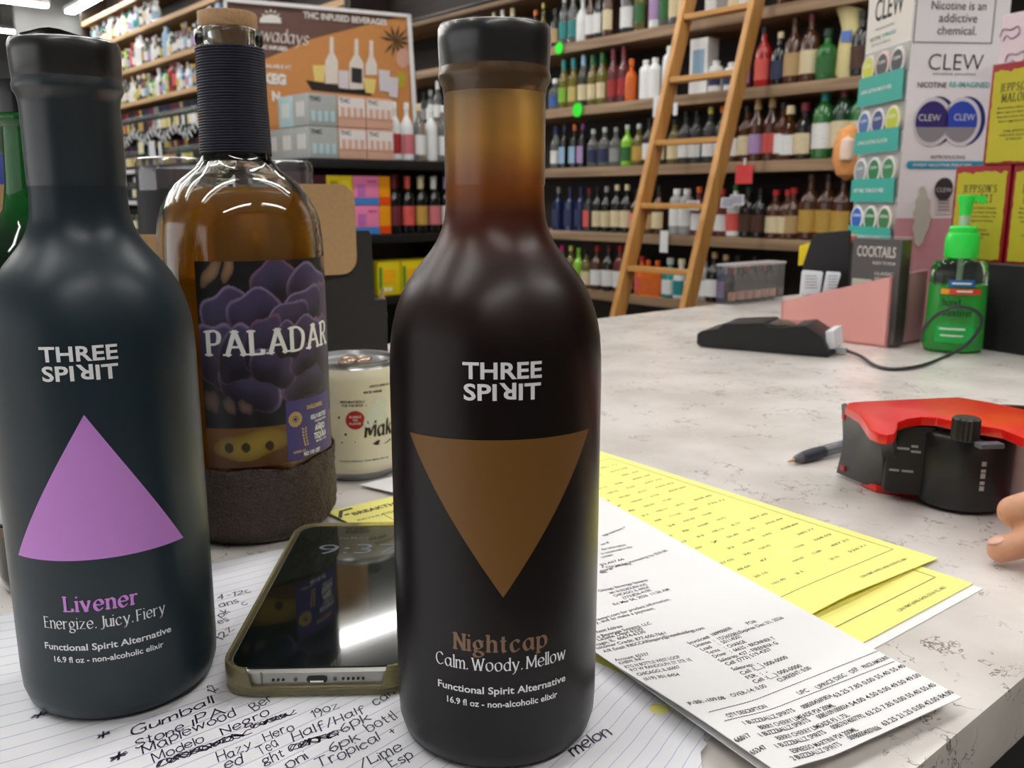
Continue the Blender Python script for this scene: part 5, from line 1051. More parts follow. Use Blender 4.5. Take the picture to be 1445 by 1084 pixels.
for s, a, b, c, d in (('Chicago Beverage Systems', 846, 836, 915, 820), ('441 N KILBOURN AVE', 862, 839, 914, 826), ('CHICAGO, IL 60624', 868, 843, 917, 830), ('(773)826-4100', 881, 846, 920, 834), ('Fri Mar 06, 2026  11:36 AM', 868, 855, 946, 833),
    ('rewart.com for product information.', 842, 877, 947, 847), ('y, and to make a payment.', 842, 881, 925, 860), ('Remit Address:', 843, 894, 880, 885), ('o Beverage Systems, LLC', 844, 901, 920, 881), ('LaSalle Dept 6230', 845, 905, 908, 889), ('cago, IL  60674-6230', 843, 912, 912, 893), ('ustomer Credit: 877-650-7661', 843, 917, 941, 895), ('A/R Email: RBSCCARInquiry@reyesholdings.com', 853, 922, 995, 888),
    ('Account: 65337', 869, 935, 917, 925), ('KNBW, INC', 876, 940, 909, 932), ('RTG N BOTTLE WEST LOOP', 884, 946, 961, 929), ('917 W RANDOLPH ST STE 1E', 891, 951, 977, 933), ('CHICAGO, IL 60607', 901, 958, 961, 944), ('(619) 301-8454', 910, 965, 960, 956),
    ('Invoice#', 974, 910, 1003, 900), ('10099006030', 1007, 898, 1034, 888), ('License  :  1D265083', 982, 914, 1045, 895), ('Expires Dec 31, 2026', 1046, 894, 1107, 873), ('PO#:', 1056, 882, 1069, 878), ('Load     :  S0114501', 992, 919, 1047, 900), ('Terms    :  CHARGE', 1000, 924, 1054, 907), ('Driver   :  66625 - BRONNER T', 1009, 929, 1095, 902), ('Salesrep: 437 - FIRENNA G', 1017, 935, 1099, 909), ('Cell :(773) 519-4307', 1027, 940, 1090, 918), ('Salesrep:  -', 1035, 947, 1072, 938), ('Cell :(__) 000-0000', 1048, 953, 1113, 929), ('FSR  :  -', 1056, 959, 1085, 950), ('Cell :(__) 000-0000', 1066, 965, 1133, 941),
    ('CURRENT: 0.00', 1101, 963, 1146, 944), ('OVER-14: 0.00', 1034, 986, 1083, 970), ('P-30: -109.08', 974, 1004, 1025, 990), ('QTY DESCRIPTION', 1028, 1021, 1084, 999), ('UPC', 1129, 981, 1143, 976), ('UPRICE DISC', 1156, 973, 1196, 954), ('DEP', 1204, 951, 1213, 945), ('PRICE AMOUNT', 1221, 944, 1257, 929),
    ('-'*70, 1002, 1016, 1241, 920), ('-'*72, 1024, 1029, 1264, 935), ('66017', 1040, 1059, 1061, 1049), ('65347', 1063, 1077, 1083, 1066),
    ('1 BUZZBALLZ SPIRITS', 1052, 1031, 1123, 1004), ('BERRY CHERRY LIMEADE P24 200ML', 1074, 1036, 1180, 997), ('00850043693834', 1135, 1001, 1176, 984), ('63.25 7.85 0.00 55.40 55.40', 1180, 985, 1279, 941), ('1 BUZZBALLZ SPIRITS', 1075, 1048, 1145, 1018), ('BERRY CHERRY LIMEADE P3 1.75L', 1099, 1051, 1200, 1011), ('00851091000034', 1157, 1015, 1200, 998), ('54.00 4.50 0.00 49.50 49.50', 1203, 997, 1301, 954), ('1 BUZZBALLZ SPIRITS', 1098, 1064, 1167, 1035), ('ESPRESSO MARTINI P24 200ML', 1120, 1070, 1212, 1031), ('00857674007792', 1177, 1030, 1222, 1012), ('63.25 7.85 0.00 55.40 55.40', 1226, 1011, 1322, 968), ('2 BUZZBALLZ SPIRITS', 1120, 1082, 1189, 1052), ('00980004007606', 1201, 1045, 1245, 1029), ('63.25 21.25 0.00 42.00 84.00', 1249, 1025, 1347, 978),
    ('FINAL', 849, 810, 858, 808), ('if your business.', 850, 802, 893, 797), ('charge will be increasing by $20.00', 848, 808, 943, 778), ('$3,467.66', 849, 799, 882, 790), ('agreement *', 852, 757, 885, 745), ('ice of', 850, 770, 861, 766), ('the information', 850, 777, 884, 770), ('is mentioned in the', 850, 783, 893, 773), ('contact', 850, 788, 866, 784)):
    line(s, a, b, c, d)
m.build('receipt_printing', INKB, rcp, smooth=False)

# ------------------------------------------------------------ phone
pa = math.radians(-9.6); ph = thing('smartphone', 'black-screened phone in a yellowed clear case lying on the notepaper', 'phone', Vector((-.0815, .4110, .0020)), math.radians(2.1))
PW, PL = .0785, .1665
def rrect(w, l, r, n=8): 
    out = []
    for cx, cy, a0 in ((w/2-r, l/2-r, 0), (-w/2+r, l/2-r, 90), (-w/2+r, -l/2+r, 180), (w/2-r, -l/2+r, 270)):
        out += [(cx + r*math.cos(math.radians(a0 + 90*k/n)), cy + r*math.sin(math.radians(a0 + 90*k/n))) for k in range(n+1)]
    return out
MB().prism(rrect(PW - .0042, PL - .0042, .0115), .0016, .0098, bev=.0012).build('phone_frame', mat('natural_titanium', (168, 166, 160), .32, metal=.85), ph)
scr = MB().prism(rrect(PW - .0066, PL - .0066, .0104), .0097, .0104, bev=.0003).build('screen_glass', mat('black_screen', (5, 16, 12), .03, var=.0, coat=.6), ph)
pinv = ph.matrix_basis.inverted(); c0_ = pinv @ gp(446, 782, .0125); c1_ = pinv @ gp(480, 761, .0125)
m = MB(); m.text(scale_text(sans('9:37', .0140, -.008), .0440), plane_map((c0_.x, c0_.y, .01048), (1, 0, 0), (0, 1, 0))); m.text(scale_text(sans('Fri Mar 6', .0030, 0), .0160), plane_map((c1_.x, c1_.y, .01048), (1, 0, 0), (0, 1, 0))); dg = emit('dim_screen_digits', (150, 160, 176), .10); dg.node_tree.nodes['Principled BSDF'].inputs['Base Color'].default_value = RGB(40, 44, 50); m.build('clock_digits', dg, scr, smooth=False)
M_CASE = mat('yellowed_clear_case', (206, 196, 150), .18, var=.15, scale=60, trans=.8, spec=.6, ior=1.4)
o_, i_ = rrect(PW, PL, .0135), rrect(PW - .0036, PL - .0036, .0117); n = len(o_)
m = MB(); rings = [(o_, .0), (o_, .0098), ([(x*.994, y*.997) for x, y in o_], .0112), ([(x*1.004, y*1.002) for x, y in i_], .0115), (i_, .0108), (i_, .0015)]
# the case wall drops in the middle of the bottom edge to leave the ports free
def drop(x, y, z): return min(z, .0032) if (y < -PL/2 + .012 and abs(x) < .0265) else z
m.add([(x, y, drop(x, y, z)) for ps, z in rings for x, y in ps], [(k*n + i, k*n + (i+1) % n, (k+1)*n + (i+1) % n, (k+1)*n + i) for k in range(5) for i in range(n)] + [tuple(range(n))[::-1], tuple(range(5*n, 6*n))])
m.build('clear_case', M_CASE, ph, auto=50)
yb = -PL/2 + .0020
XZf = Matrix(((1, 0, 0), (0, 0, -1), (0, 1, 0)))
prt = MB().prism([(.0028 + .0014*math.cos(a), .0014*math.sin(a)) for a in [(-90 + 180*k/8)*PI/180 for k in range(9)]] + [(-.0028 + .0014*math.cos(a), .0014*math.sin(a)) for a in [(90 + 180*k/8)*PI/180 for k in range(9)]], 0, .0006, (0, yb + .0002, .0058), XZf).build('charging_port', mat('port_black', (10, 10, 10), .4), ph)
MB().box((0, yb - .0005, .0051), (.0054, .0004, .0008)).build('port_contact', mat('bright_contact', (230, 230, 230), .2, metal=1), prt)
for x in (-.0175, -.0155, -.0135, .0105, .0125, .0145, .0165, .0185):
    MB().lathe([(.0, 0), (.00062, 0), (.00062, .0004), (0, .0004)], 10, (x, yb + .0001, .0058), cap0=False, cap1=False, M=XZf).build('speaker_hole', mat('port_black', (10, 10, 10), .4), ph)
for x in (-.0086, .0072): MB().lathe([(.0, 0), (.0008, 0), (.0008, .0004), (0, .0004)], 10, (x, yb + .0001, .0058), cap0=False, cap1=False, M=XZf).build('case_screw', mat('screw_grey', (96, 92, 84), .35, metal=.8), ph)
MB().box((-.0222, yb - .0002, .0058), (.0007, .0004, .007)).build('antenna_line', mat('antenna_grey', (120, 118, 112), .5), ph)
# ------------------------------------------------------------ pen
pn = thing('ballpoint_pen', 'clear and dark blue ballpoint pen tip poking out behind the red tape dispenser', 'pen', gp(1117, 650, .004) , 0)
dpen = (gp(1195, 628, .007) - gp(1117, 650, .004)).normalized()
def penl(name, prof, m):
    q = dpen.to_track_quat('Z', 'Y').to_matrix(); MB().lathe(prof, 16, cap0=False, cap1=False, M=q).build(name, m, pn)
penl('metal_tip', [(.0, -.004), (.0005, -.0038), (.0008, -.001), (.0016, .002)], mat('copper_tip', (190, 140, 100), .3, metal=.9))
penl('clear_cone', [(.0016, .002), (.0030, .005), (.0040, .010)], mat('smoky_clear_plastic', (120, 124, 132), .15, trans=.5))
penl('rubber_grip', [(.0040, .010), (.0046, .014), (.0050, .022), (.0048, .032), (.0044, .036)], mat('navy_rubber_grip', (26, 28, 44), .5))
penl('pen_barrel', [(.0044, .036), (.0046, .038), (.0046, .125), (.003, .129), (.0, .130)], mat('smoky_clear_plastic', (120, 124, 132), .15, trans=.5))

# ------------------------------------------------------------ tape dispenser lying on its side
TP = thing('tape_dispenser', 'red and black packing tape dispenser lying on its side at the right edge', 'tape dispenser', (0, 0, 0))
M_RED = mat('red_painted_metal', (222, 26, 18), .28, var=.03, coat=.3); M_BP = mat('black_hard_plastic', (26, 27, 28), .38); M_BP2 = mat('matte_black_plastic', (18, 18, 19), .55)
TZ = .060
def tpts(L, z): return [tuple(gp(u, v, z)[:2]) for u, v in L]
top = tpts([(1193, 573), (1198, 568), (1218, 566), (1352, 560), (1400, 568), (1470, 583)], TZ) + [(.395, .560), (.400, .500), (.372, .478)] + tpts([(1445, 618), (1415, 606), (1385, 601), (1370, 603), (1358, 597), (1345, 594), (1322, 589), (1300, 588), (1280, 591), (1267, 596), (1266, 606), (1262, 612), (1252, 614), (1240, 612), (1228, 607), (1224, 602), (1213, 585)], TZ)
MB().prism(top, TZ - .006, TZ).build('top_plate', M_RED, TP, bevel=.0012)
bot = [(.2480, .6060), (.2600, .6280), (.40, .645), (.400, .500), (.372, .478)] + tpts([(1440, 722), (1416, 714), (1330, 707), (1258, 699), (1236, 696), (1214, 686)], 0)
MB().prism(bot, .0004, .0056).build('bottom_plate', M_RED, TP, bevel=.0012)
# curved front guard
gl_ = [(1186, 676), (1196, 680), (1206, 684), (1222, 690), (1242, 695), (1256, 690)]
base = [Vector(p) for p in tpts(gl_, 0)]; base[0] += Vector((-.001, .006)); 
inner = [p + Vector((.004, .006)) for p in base]; ring = [(p.x, p.y) for p in base] + [(p.x, p.y) for p in inner[::-1]]
A0 = Vector(tpts([(1187, 574)], TZ)[0]); mb = MB()
tb = tpts([(1187, 575), (1196, 581), (1207, 588), (1219, 598), (1236, 608), (1257, 613)], TZ - .005)
vs = []; n = 6
for f, bulge in ((0, 0), (.25, -.0035), (.5, -.0045), (.75, -.0025), (1, 0)):
    for i in range(n):
        a, b = Vector((base[i].x, base[i].y)), Vector(tb[i]); q = a + (b - a)*f; nrm = Vector((.75, .66)); q2 = q - nrm*bulge*1.2; vs.append((q2.x, q2.y, .003 + f*(TZ - .006)))
    for i in range(n):
        a, b = Vector((base[i].x, base[i].y)), Vector(tb[i]); q = a + (b - a)*f + Vector((.0045, .0055)); q2 = q - Vector((.75, .66))*bulge*1.2; vs.append((q2.x, q2.y, .003 + f*(TZ - .006)))
fs = []
for k in range(4):
    for i in range(n-1): fs += [(k*12 + i, k*12 + i+1, (k+1)*12 + i+1, (k+1)*12 + i), (k*12 + 6 + i+1, k*12 + 6 + i, (k+1)*12 + 6 + i, (k+1)*12 + 6 + i+1)]
    fs += [(k*12, k*12 + 6, (k+1)*12 + 6, (k+1)*12), (k*12 + 5, (k+1)*12 + 5, (k+1)*12 + 11, k*12 + 11)]
fs += [tuple([0, 1, 2, 3, 4, 5, 11, 10, 9, 8, 7, 6]), tuple([48 + i for i in (6, 7, 8, 9, 10, 11, 5, 4, 3, 2, 1, 0)])]
mb.add(vs, fs).build('front_guard', mat('dark_grey_guard', (58, 59, 60), .42), TP)
for p, q, z in ((tb[0], tb[1], .050), (base[0], base[1], .0085)):
    p, q = Vector((p[0], p[1])), Vector((q[0], q[1])); c_ = p.lerp(q, .55) + Vector((-.0003, -.0003)); d_ = q - p
    MB().box((c_.x, c_.y, z), (.0045, .0016, .0035), Matrix.Rotation(math.atan2(d_.y, d_.x), 3, 'Z')).build('red_slot', mat('red_slot', (190, 50, 60), .4), TP)
# inner block between guard and drum
q = gp(1275, 690, .004); tbk = MB().rbox((.264, .575, .030), (.030, .026, .046), .004, M=Matrix.Rotation(-.35, 3, 'Z')).build('tension_block', M_BP2, TP, bevel=.001)
m = MB(); f_ = plane_map(gp(1266, 640, .030), (.93, -.36, 0), (0, 0, 1))
c_ = Vector((.264, .575, .030)) + Matrix.Rotation(-.35, 3, 'Z') @ Vector((-.012, -.0133, 0)); ax_ = Matrix.Rotation(-.35, 3, 'Z') @ Vector((1, 0, 0)); f_ = plane_map(c_ + Vector((0, 0, .005)), ax_, (0, 0, 1), .0003); f2_ = plane_map(c_ + Vector((0, 0, -.008)), ax_, (0, 0, 1), .0003)

for k, (x, w, y) in enumerate(((.002, .009, .002), (.012, .004, .004), (.012, .006, .0005))): m.add([f_(x, y), f_(x + w, y), f_(x + w, y + .0016), f_(x, y + .0016)], [(0, 1, 2, 3)])
for x, w in ((0, .006), (.0075, .007)): m.add([f2_(x, 0), f2_(x + w, 0), f2_(x + w, .0015), f2_(x, .0015)], [(0, 1, 2, 3)])
m.build('moulded_print', ink((150, 150, 152)), tbk, smooth=False)
# drum (brake cover) with knob
dc = Vector((.2955, .5655)); dr = .029
prof = [(0, .003), (dr - .002, .003), (dr, .006), (dr, .0485), (dr - .0015, .0505), (dr - .004, .051), (.0, .051)]
drm = MB().lathe(prof, 48, (dc.x, dc.y, 0), cap0=False, cap1=False).build('brake_drum', M_BP, TP, auto=40)
arm = [(dc.x - .002, dc.y + dr - .003), (.258, .600), (.250, .592), (dc.x - dr + .001, dc.y - .004)]
MB().prism(arm, .006, .049).build('drum_arm', M_BP, TP, bevel=.002)
kx = gp(1362, 612, .056)
m = MB(); npk = 18; kp = [((.0082 if k % 2 else .0074)*math.cos(PI*k/npk), (.0082 if k % 2 else .0074)*math.sin(PI*k/npk)) for k in range(2*npk)]
m.prism(kp, .0, .0145, (kx.x, kx.y, .052), bev=.0012); m.build('tension_knob', M_BP, drm, auto=25)
MB().box((kx.x + .008, kx.y - .014, .0525), (.015, .007, .003), Matrix.Rotation(.1, 3, 'Z')).build('knob_pointer', mat('grey_pointer', (84, 90, 96), .35), drm, bevel=.0006)
m = MB(); f_ = plane_map(gp(1318, 606, .0512), (.98, -.17, 0), (.17, .98, 0), .0002); m.add([f_(0, 0), f_(.013, 0), f_(.013, .002), f_(0, .002)], [(0, 1, 2, 3)]); m.build('drum_lettering', ink((150, 148, 150)), drm, smooth=False)
ad = math.atan2(-dc.y, -dc.x) + .42
m = MB(); 
for z, w in ((.018, .0030), (.022, .0022), (.026, .0034), (.030, .0020), (.034, .0030)): m.add([(dc.x + (dr + .0003)*math.cos(ad + s), dc.y + (dr + .0003)*math.sin(ad + s), z + zz) for s, zz in ((-.05, 0), (.05, 0), (.05, w), (-.05, w))], [(0, 1, 2, 3)])
m.build('drum_side_print', ink((176, 172, 170)), drm, smooth=False)
# tape roll and its core, cutter strap
rc = Vector((.352, .590))
MB().lathe([(.038, .008), (.046, .008), (.0465, .0085), (.0465, .0515), (.046, .052), (.038, .052)], 64, (rc.x, rc.y, 0), cap0=False, cap1=False).build('tape_roll', mat('white_packing_tape', (214, 204, 206), .35), TP)
MB().lathe([(.0345, .0075), (.038, .0075), (.038, .0525), (.0345, .0525), (.0345, .0075)], 48, (rc.x, rc.y, 0), cap0=False, cap1=False).build('tape_core', mat('brown_card_core', (92, 66, 44), .7), TP)
MB().rbox(tuple(gp(1412, 606, .052)), (.024, .008, .004), .002, M=Matrix.Rotation(-.25, 3, 'Z')).build('strap_clip', mat('brown_black_clip', (46, 34, 28), .35), TP)
sp_ = curve([gp(1403, 604, .054), gp(1420, 608, .055), gp(1438, 618, .053), gp(1450, 632, .046)] , 6)
m = MB(); vs = []
for i, p in enumerate(sp_):
    for dx in (-1, 1):
        for dz in (-.001, .001): vs.append((p.x, p.y + dx*.004, p.z + dz))
n = len(sp_); fs = []
for i in range(n-1):
    a = i*4
    for s_, t_ in ((0, 1), (1, 3), (3, 2), (2, 0)): fs.append((a + s_, a + t_, a + 4 + t_, a + 4 + s_))
m.add(vs, fs + [(0, 1, 3, 2), ((n-1)*4, (n-1)*4 + 2, (n-1)*4 + 3, (n-1)*4 + 1)]); m.build('cutter_strap', mat('smoky_strap', (52, 46, 40), .25, coat=.4), TP)

# ------------------------------------------------------------ hand at the right edge
hd = thing('person', 'person reaching in at the right edge, only bare fingertips showing by the tape dispenser', 'person', (0, 0, 0))
m = MB()
def limb(pts, rad, seg=12):
    P = curve(pts, 5); n = len(P); R_ = []
    for i in range(n):
        t_ = i/(n-1)*(len(rad)-1); k = min(len(rad)-2, int(t_)); R_.append(rad[k] + (rad[k+1] - rad[k])*(t_ - k))
    a = MB().tube(P, R_, seg)
    # rounded ends
    for e, r_ in ((P[0], R_[0]), (P[-1], R_[-1])):
        a.lathe([(r_*math.sin(PI*k/8), -r_*math.cos(PI*k/8)) for k in range(9)], seg, e, cap0=False, cap1=False)
    m.add(a.v, a.f)
# thumb (nearest the dispenser), index..little curled on the counter, palm, wrist, forearm
F0 = gp(1425, 722, .028)
limb([F0 + Vector((.002, .0, .0)), F0 + Vector((.022, -.004, .007)), F0 + Vector((.048, -.018, .016)), F0 + Vector((.074, -.040, .026))], [.0088, .0100, .0108, .0145])
W0_ = gp(1412, 776, .0095)
limb([W0_, W0_ + Vector((.022, -.004, .010)), W0_ + Vector((.046, -.008, .024)), W0_ + Vector((.074, -.014, .036))], [.0074, .0082, .0090, .0105])
W1_ = W0_ + Vector((.012, -.024, .001))
limb([W1_, W1_ + Vector((.022, -.002, .012)), W1_ + Vector((.044, -.004, .025)), W1_ + Vector((.068, -.004, .035))], [.0074, .0082, .0090, .0105])
W2_ = W0_ + Vector((.026, -.044, .0005))
limb([W2_, W2_ + Vector((.018, .000, .012)), W2_ + Vector((.036, .002, .024)), W2_ + Vector((.060, .004, .032))], [.0072, .0080, .0086, .0100])
W3_ = W0_ + Vector((.046, -.062, .000))
limb([W3_, W3_ + Vector((.014, .002, .010)), W3_ + Vector((.028, .006, .020)), W3_ + Vector((.048, .010, .027))], [.0064, .0070, .0076, .0092])
PC = W0_ + Vector((.110, -.036, .040))
limb([W0_ + Vector((.070, -.014, .034)), PC + Vector((.0, .010, .002)), PC + Vector((.050, -.012, .008))], [.014, .021, .024]); limb([W1_ + Vector((.064, -.004, .033)), PC + Vector((0, -.008, 0)), PC + Vector((.050, -.022, .006))], [.013, .020, .023])
limb([W3_ + Vector((.044, .010, .025)), PC + Vector((.004, -.024, -.004)), PC + Vector((.052, -.034, .003))], [.013, .019, .022]); limb([F0 + Vector((.066, -.034, .022)), PC + Vector((-.004, .018, .004)), PC + Vector((.045, -.004, .008))], [.015, .020, .022])
limb([PC + Vector((.045, -.018, .006)), PC + Vector((.110, -.060, .020)), PC + Vector((.230, -.130, .050))], [.026, .027, .036])
ho = m.build('hand', mat('warm_skin', (206, 152, 122), .5, var=.10, scale=160, bump=.25, sub=.06), hd)
md = ho.modifiers.new('join', 'REMESH'); md.mode = 'VOXEL'; md.voxel_size = .0017; md.use_smooth_shade = True
md2 = ho.modifiers.new('soften', 'SMOOTH'); md2.iterations = 6; md2.factor = .5
for p0, d_ in ((W0_, Vector((-.4, .1, .9))), (W1_, Vector((-.4, .1, .9))), (W2_, Vector((-.4, .1, .9))), (W3_, Vector((-.4, .1, .9)))):
    d_ = d_.normalized(); q = d_.to_track_quat('Z', 'X').to_matrix(); MB().lathe([(.0, .0008), (.003, .0005), (.0046, -.0006), (.0048, -.0015)], 14, p0 + d_*.0070, cap0=False, cap1=False, M=q).build('fingernail', mat('fingernail', (222, 176, 156), .3), ho)

# ------------------------------------------------------------ card reader with cable
ra = math.atan2(1.1171 - 1.1998, .3963 - .2519); rd = thing('card_reader', 'black card payment terminal lying on the counter in front of the pink display', 'card reader', Vector((.2500, 1.2010, 0)), ra)
RL, RW = .175, .075
sec = [(0, .004), (.006, .001), (RL - .004, 0), (RL, .003), (RL - .012, .026), (RL - .034, .039), (RL*.62, .034), (RL*.55, .034), (RL*.50, .039), (RL*.20, .034), (RL*.16, .027), (.006, .022), (0, .018)]
YZ = Matrix(((1, 0, 0), (0, 0, -1), (0, 1, 0)))
MB().prism(sec, -RW, 0, (0, 0, 0), YZ).build('reader_body', mat('black_reader_plastic', (24, 24, 25), .45), rd, bevel=.002)
MB().rbox((RL*.60, RW/2, .0352), (.065, .055, .003), .004).build('reader_screen', mat('glossy_reader_screen', (60, 52, 54), .08, coat=.5), rd)
MB().box((RL - .004, RW*.52, .0215), (.010, RW*.8, .023), Matrix.Rotation(-.15, 3, 'Y')).build('white_end_panel', mat('white_end_plastic', (222, 224, 230), .45), rd, bevel=.001)
MB().rbox((RL + .006, RW*.45, .006), (.014, .014, .008), .002).build('cable_plug', mat('pale_cable_plug', (176, 184, 186), .4), rd)
inv = rd.matrix_basis.inverted()
m = MB(); cpts = [rd.matrix_basis @ Vector((RL + .012, RW*.45, .006))] + [gp(1215, 503, .004), gp(1235, 516, .003), gp(1262, 521, .0025), gp(1300, 516, .0025)]
cpts += [pp(1335, 503, (0, 1.118, 0), Vector((0, 1, 0))), pp(1362, 488, (0, 1.112, 0), Vector((0, 1, 0))), pp(1381, 466, (0, 1.108, 0), Vector((0, 1, 0))), pp(1384, 447, (0, 1.106, 0), Vector((0, 1, 0))), pp(1370, 436, (0, 1.104, 0), Vector((0, 1, 0))), pp(1345, 434, (0, 1.104, 0), Vector((0, 1, 0))), pp(1320, 446, (0, 1.112, 0), Vector((0, 1, 0))), pp(1304, 464, (0, 1.13, 0), Vector((0, 1, 0))), pp(1300, 480, (0, 1.16, 0), Vector((0, 1, 0)))]
m.tube(curve([inv @ Vector(p) for p in cpts], 6), .0022, 8); m.build('cable', mat('dark_grey_cable', (38, 42, 44), .4), rd)

# ------------------------------------------------------------ pink counter display with the pouch tower
TY_ = thing('pink_tray', 'salmon pink cardboard display tray with sloping side behind the card reader', 'display tray', (0, 0, 0))
NP_ = thing('pouch_tower', 'tall white and teal nicotine pouch display tower with a pink foot', 'display stand', (0, 0, 0))
A = Vector((.5045, 1.1940, 0)); M_PINK = mat('pink_card', (236, 168, 160), .6, var=.02); M_PINK2 = mat('dusty_pink_card', (214, 160, 168), .6, var=.02)
TW, TL = .100, .165                                            # along E2 and along E1
def wallp(o, d, pts, th, nrm): # vertical panel: pts (along, z)
    m = MB(); k = len(pts); m.add([o + d*x + UZ*z for x, z in pts] + [o + d*x + UZ*z + nrm*th for x, z in pts], [tuple(range(k)), tuple(range(k, 2*k))[::-1]] + [(i, (i+1) % k, k + (i+1) % k, k + i) for i in range(k)]); return m
wallp(A, E1, [(0, 0), (TL, 0), (TL, .049), (.0, .096)], .003, E2).build('tray_side', M_PINK, TY_)
wallp(A + E2*.0, E2, [(0, 0), (TW, 0), (TW, .10), (0, .096)], .003, E1).build('tray_end', M_PINK2, TY_)
wallp(A + E1*TL, E2, [(0, 0), (TW, 0), (TW, .049), (0, .049)], .003, -E1).build('tray_end', M_PINK, TY_)
wallp(A + E2*TW, E1, [(0, 0), (TL, 0), (TL, .049), (0, .096)], .003, -E2).build('tray_side', M_PINK, TY_)
wallp(A, E1, [(0, .0), (TL, .0), (TL, .003), (0, .003)], TW, E2).build('tray_floor', M_PINK, TY_)
KS = 1.13
Kc = Vector((.5876, 1.3955, 0)); LD = Vector((-.094, .9956, 0)).normalized(); FD = Vector((.9956, .094, 0)).normalized()
TOPZ = .77
def zof(v, Y): return CAM_H - Y*math.tan(PITCH + math.atan((v - 542)/FPX))
# column body
m = MB(); cw, cd = .149, .141
def colb(z0, z1): 
    b_ = [Kc, Kc + FD*cw, Kc + FD*cw + LD*cd, Kc + LD*cd]; return MB().add([p + UZ*z0 for p in b_] + [p + UZ*z1 for p in b_], [(3,2,1,0), (4,5,6,7), (0,1,5,4), (1,2,6,5), (2,3,7,6), (3,0,4,7)])
colb(zof(308, 1.40), TOPZ).build('tower_body', mat('white_glossy_card', (248, 248, 250), .35, var=.01), NP_)
colb(.0005, zof(308, 1.40)).build('tower_foot', M_PINK2, NP_)
NF = Vector((FD.y, -FD.x, 0)); NL = Vector((-LD.y, LD.x, 0))     # outward normals of the front and left faces
if NF.y > 0: NF = -NF
if NL.x > 0: NL = -NL
def onF(u, v, l=0.): return pp(u, v, Kc + NF*l, NF)
def onL(u, v, l=0.): return pp(u, v, Kc + NL*l, NL)
def ppoly(pts, on, l, th=.0006):
    f = [on(u, v, l) for u, v in pts]; b = [on(u, v, l - th) for u, v in pts]; n = len(pts)
    return MB().add(f + b, [tuple(range(n)), tuple(range(n, 2*n))[::-1]] + [(i, (i+1) % n, n + (i+1) % n, n + i) for i in range(n)])
def zrect(face, s0, s1, z0, z1, l):                             # rectangle in face coordinates
    o_, d_, n_ = (Kc, FD, NF) if face == 'F' else (Kc, LD, NL)
    p = [o_ + d_*s0 + UZ*z0 + n_*l, o_ + d_*s1 + UZ*z0 + n_*l, o_ + d_*s1 + UZ*z1 + n_*l, o_ + d_*s0 + UZ*z1 + n_*l]; q = [x - n_*.0008 for x in p]
    return MB().add(p + q, [(0,1,2,3), (7,6,5,4), (0,1,5,4), (1,2,6,5), (2,3,7,6), (3,0,4,7)])
M_IV = mat('ivory_card', (224, 218, 208), .5, var=.02); M_GRY = mat('grey_panel', (178, 176, 174), .5, var=.02); M_TEAL = mat('teal_banner', (52, 166, 152), .45, var=.02)
YL = 1.458
zb = [zof(v, YL) for v in (62, 109, 138, 150, 190, 205, 217, 258, 281, 320, 334, 400)]
zrect('L', 0, .141, zof(64, YL), TOPZ, .0006).build('ivory_panel', M_IV, NP_, smooth=False)
def ztext(face, tm, s, z, w, l, name, mtl, par=None):
    o_, d_, n_ = (Kc, FD, NF) if face == 'F' else (Kc + LD*.141, -LD, NL); tm = scale_text(tm, w)
    return MB().text(tm, lambda x, y: o_ + d_*(s + x) + UZ*(z + y) + n_*l).build(name, mtl, par or NP_, smooth=False)
INK_D = ink((70, 66, 66)); INK_B = ink((20, 22, 26)); INK_G = ink((120, 122, 124)); INK_T = ink((90, 180, 176)); INK_W = ink((226, 232, 230))
pouch_cols = {0: [((206, 206, 60), (214, 210, 190)), ((70, 66, 70), (226, 196, 190)), ((62, 60, 66), (214, 210, 206))], 1: [((70, 110, 170), (226, 226, 224)), ((50, 70, 130), (228, 222, 222)), ((190, 196, 50), (226, 226, 190))], 2: [((140, 146, 152), (222, 222, 222)), ((44, 120, 70), (222, 226, 220)), ((52, 130, 80), (224, 222, 214))], 3: [((40, 100, 190), (224, 228, 232)), ((50, 120, 74), (226, 228, 220)), ((60, 124, 76), (232, 222, 210))]}
# rows: (grey v range, banner v range)
rowv = [(66, 106, 103, 146), (146, 186, 183, 215), (217, 254, 252, 285), (285, 322, 320, 350)]
bt = ['LONG LASTING MOUTH FEEL', 'LONG LASTING FLAVOR', 'SPIT FREE, TOBACCO FREE', 'EXPERIENCE CLEW']
for r_, (g0, g1, b0, b1) in enumerate(rowv):
    zg0, zg1, zb0, zb1 = zof(g1, YL), zof(g0, YL), zof(b1, YL), zof(b0, YL)
    zrect('L', 0, .141, zg0 - .002, zg1, .0008).build('row_panel', M_GRY, NP_, smooth=False)
    bnr = zrect('L', 0, .141, zb0, zb1, .0075).build('teal_banner', M_TEAL, NP_, smooth=False)
    ztext('L', sans(bt[r_], .0060, .02), .012, (zb0 + zb1)/2 - .003, .098, .0082, 'banner_lettering', INK_W, bnr)
    for k, (c_, rim) in enumerate(pouch_cols[r_]):
        s_ = .141 - (.025 + k*.0455); ctr = Kc + LD*s_ + UZ*(zb1 + .012) + NL*.0005
        q = Matrix((LD, UZ, NL)).transposed()
        tin = MB().lathe([(.0, 0), (.0210, 0), (.0215, .001), (.0215, .0050), (.0205, .0060), (.0170, .0061)], 32, ctr, cap0=False, cap1=False, M=q).build('pouch_tin', mat('tin_rim_%d_%d_%d' % rim, rim, .4), NP_)
        MB().lathe([(.0, .0063), (.0170, .0062)], 32, ctr, cap0=False, cap1=False, M=q).build('tin_label', mat('tin_%d_%d_%d' % c_, c_, .4), tin)
        ztext('L', sans('ON' if r_ == 3 else 'CLEW', .0045, .02), .0135 + k*.0455, zb1 + .015, .023, .0069, 'tin_lettering', INK_W, tin)
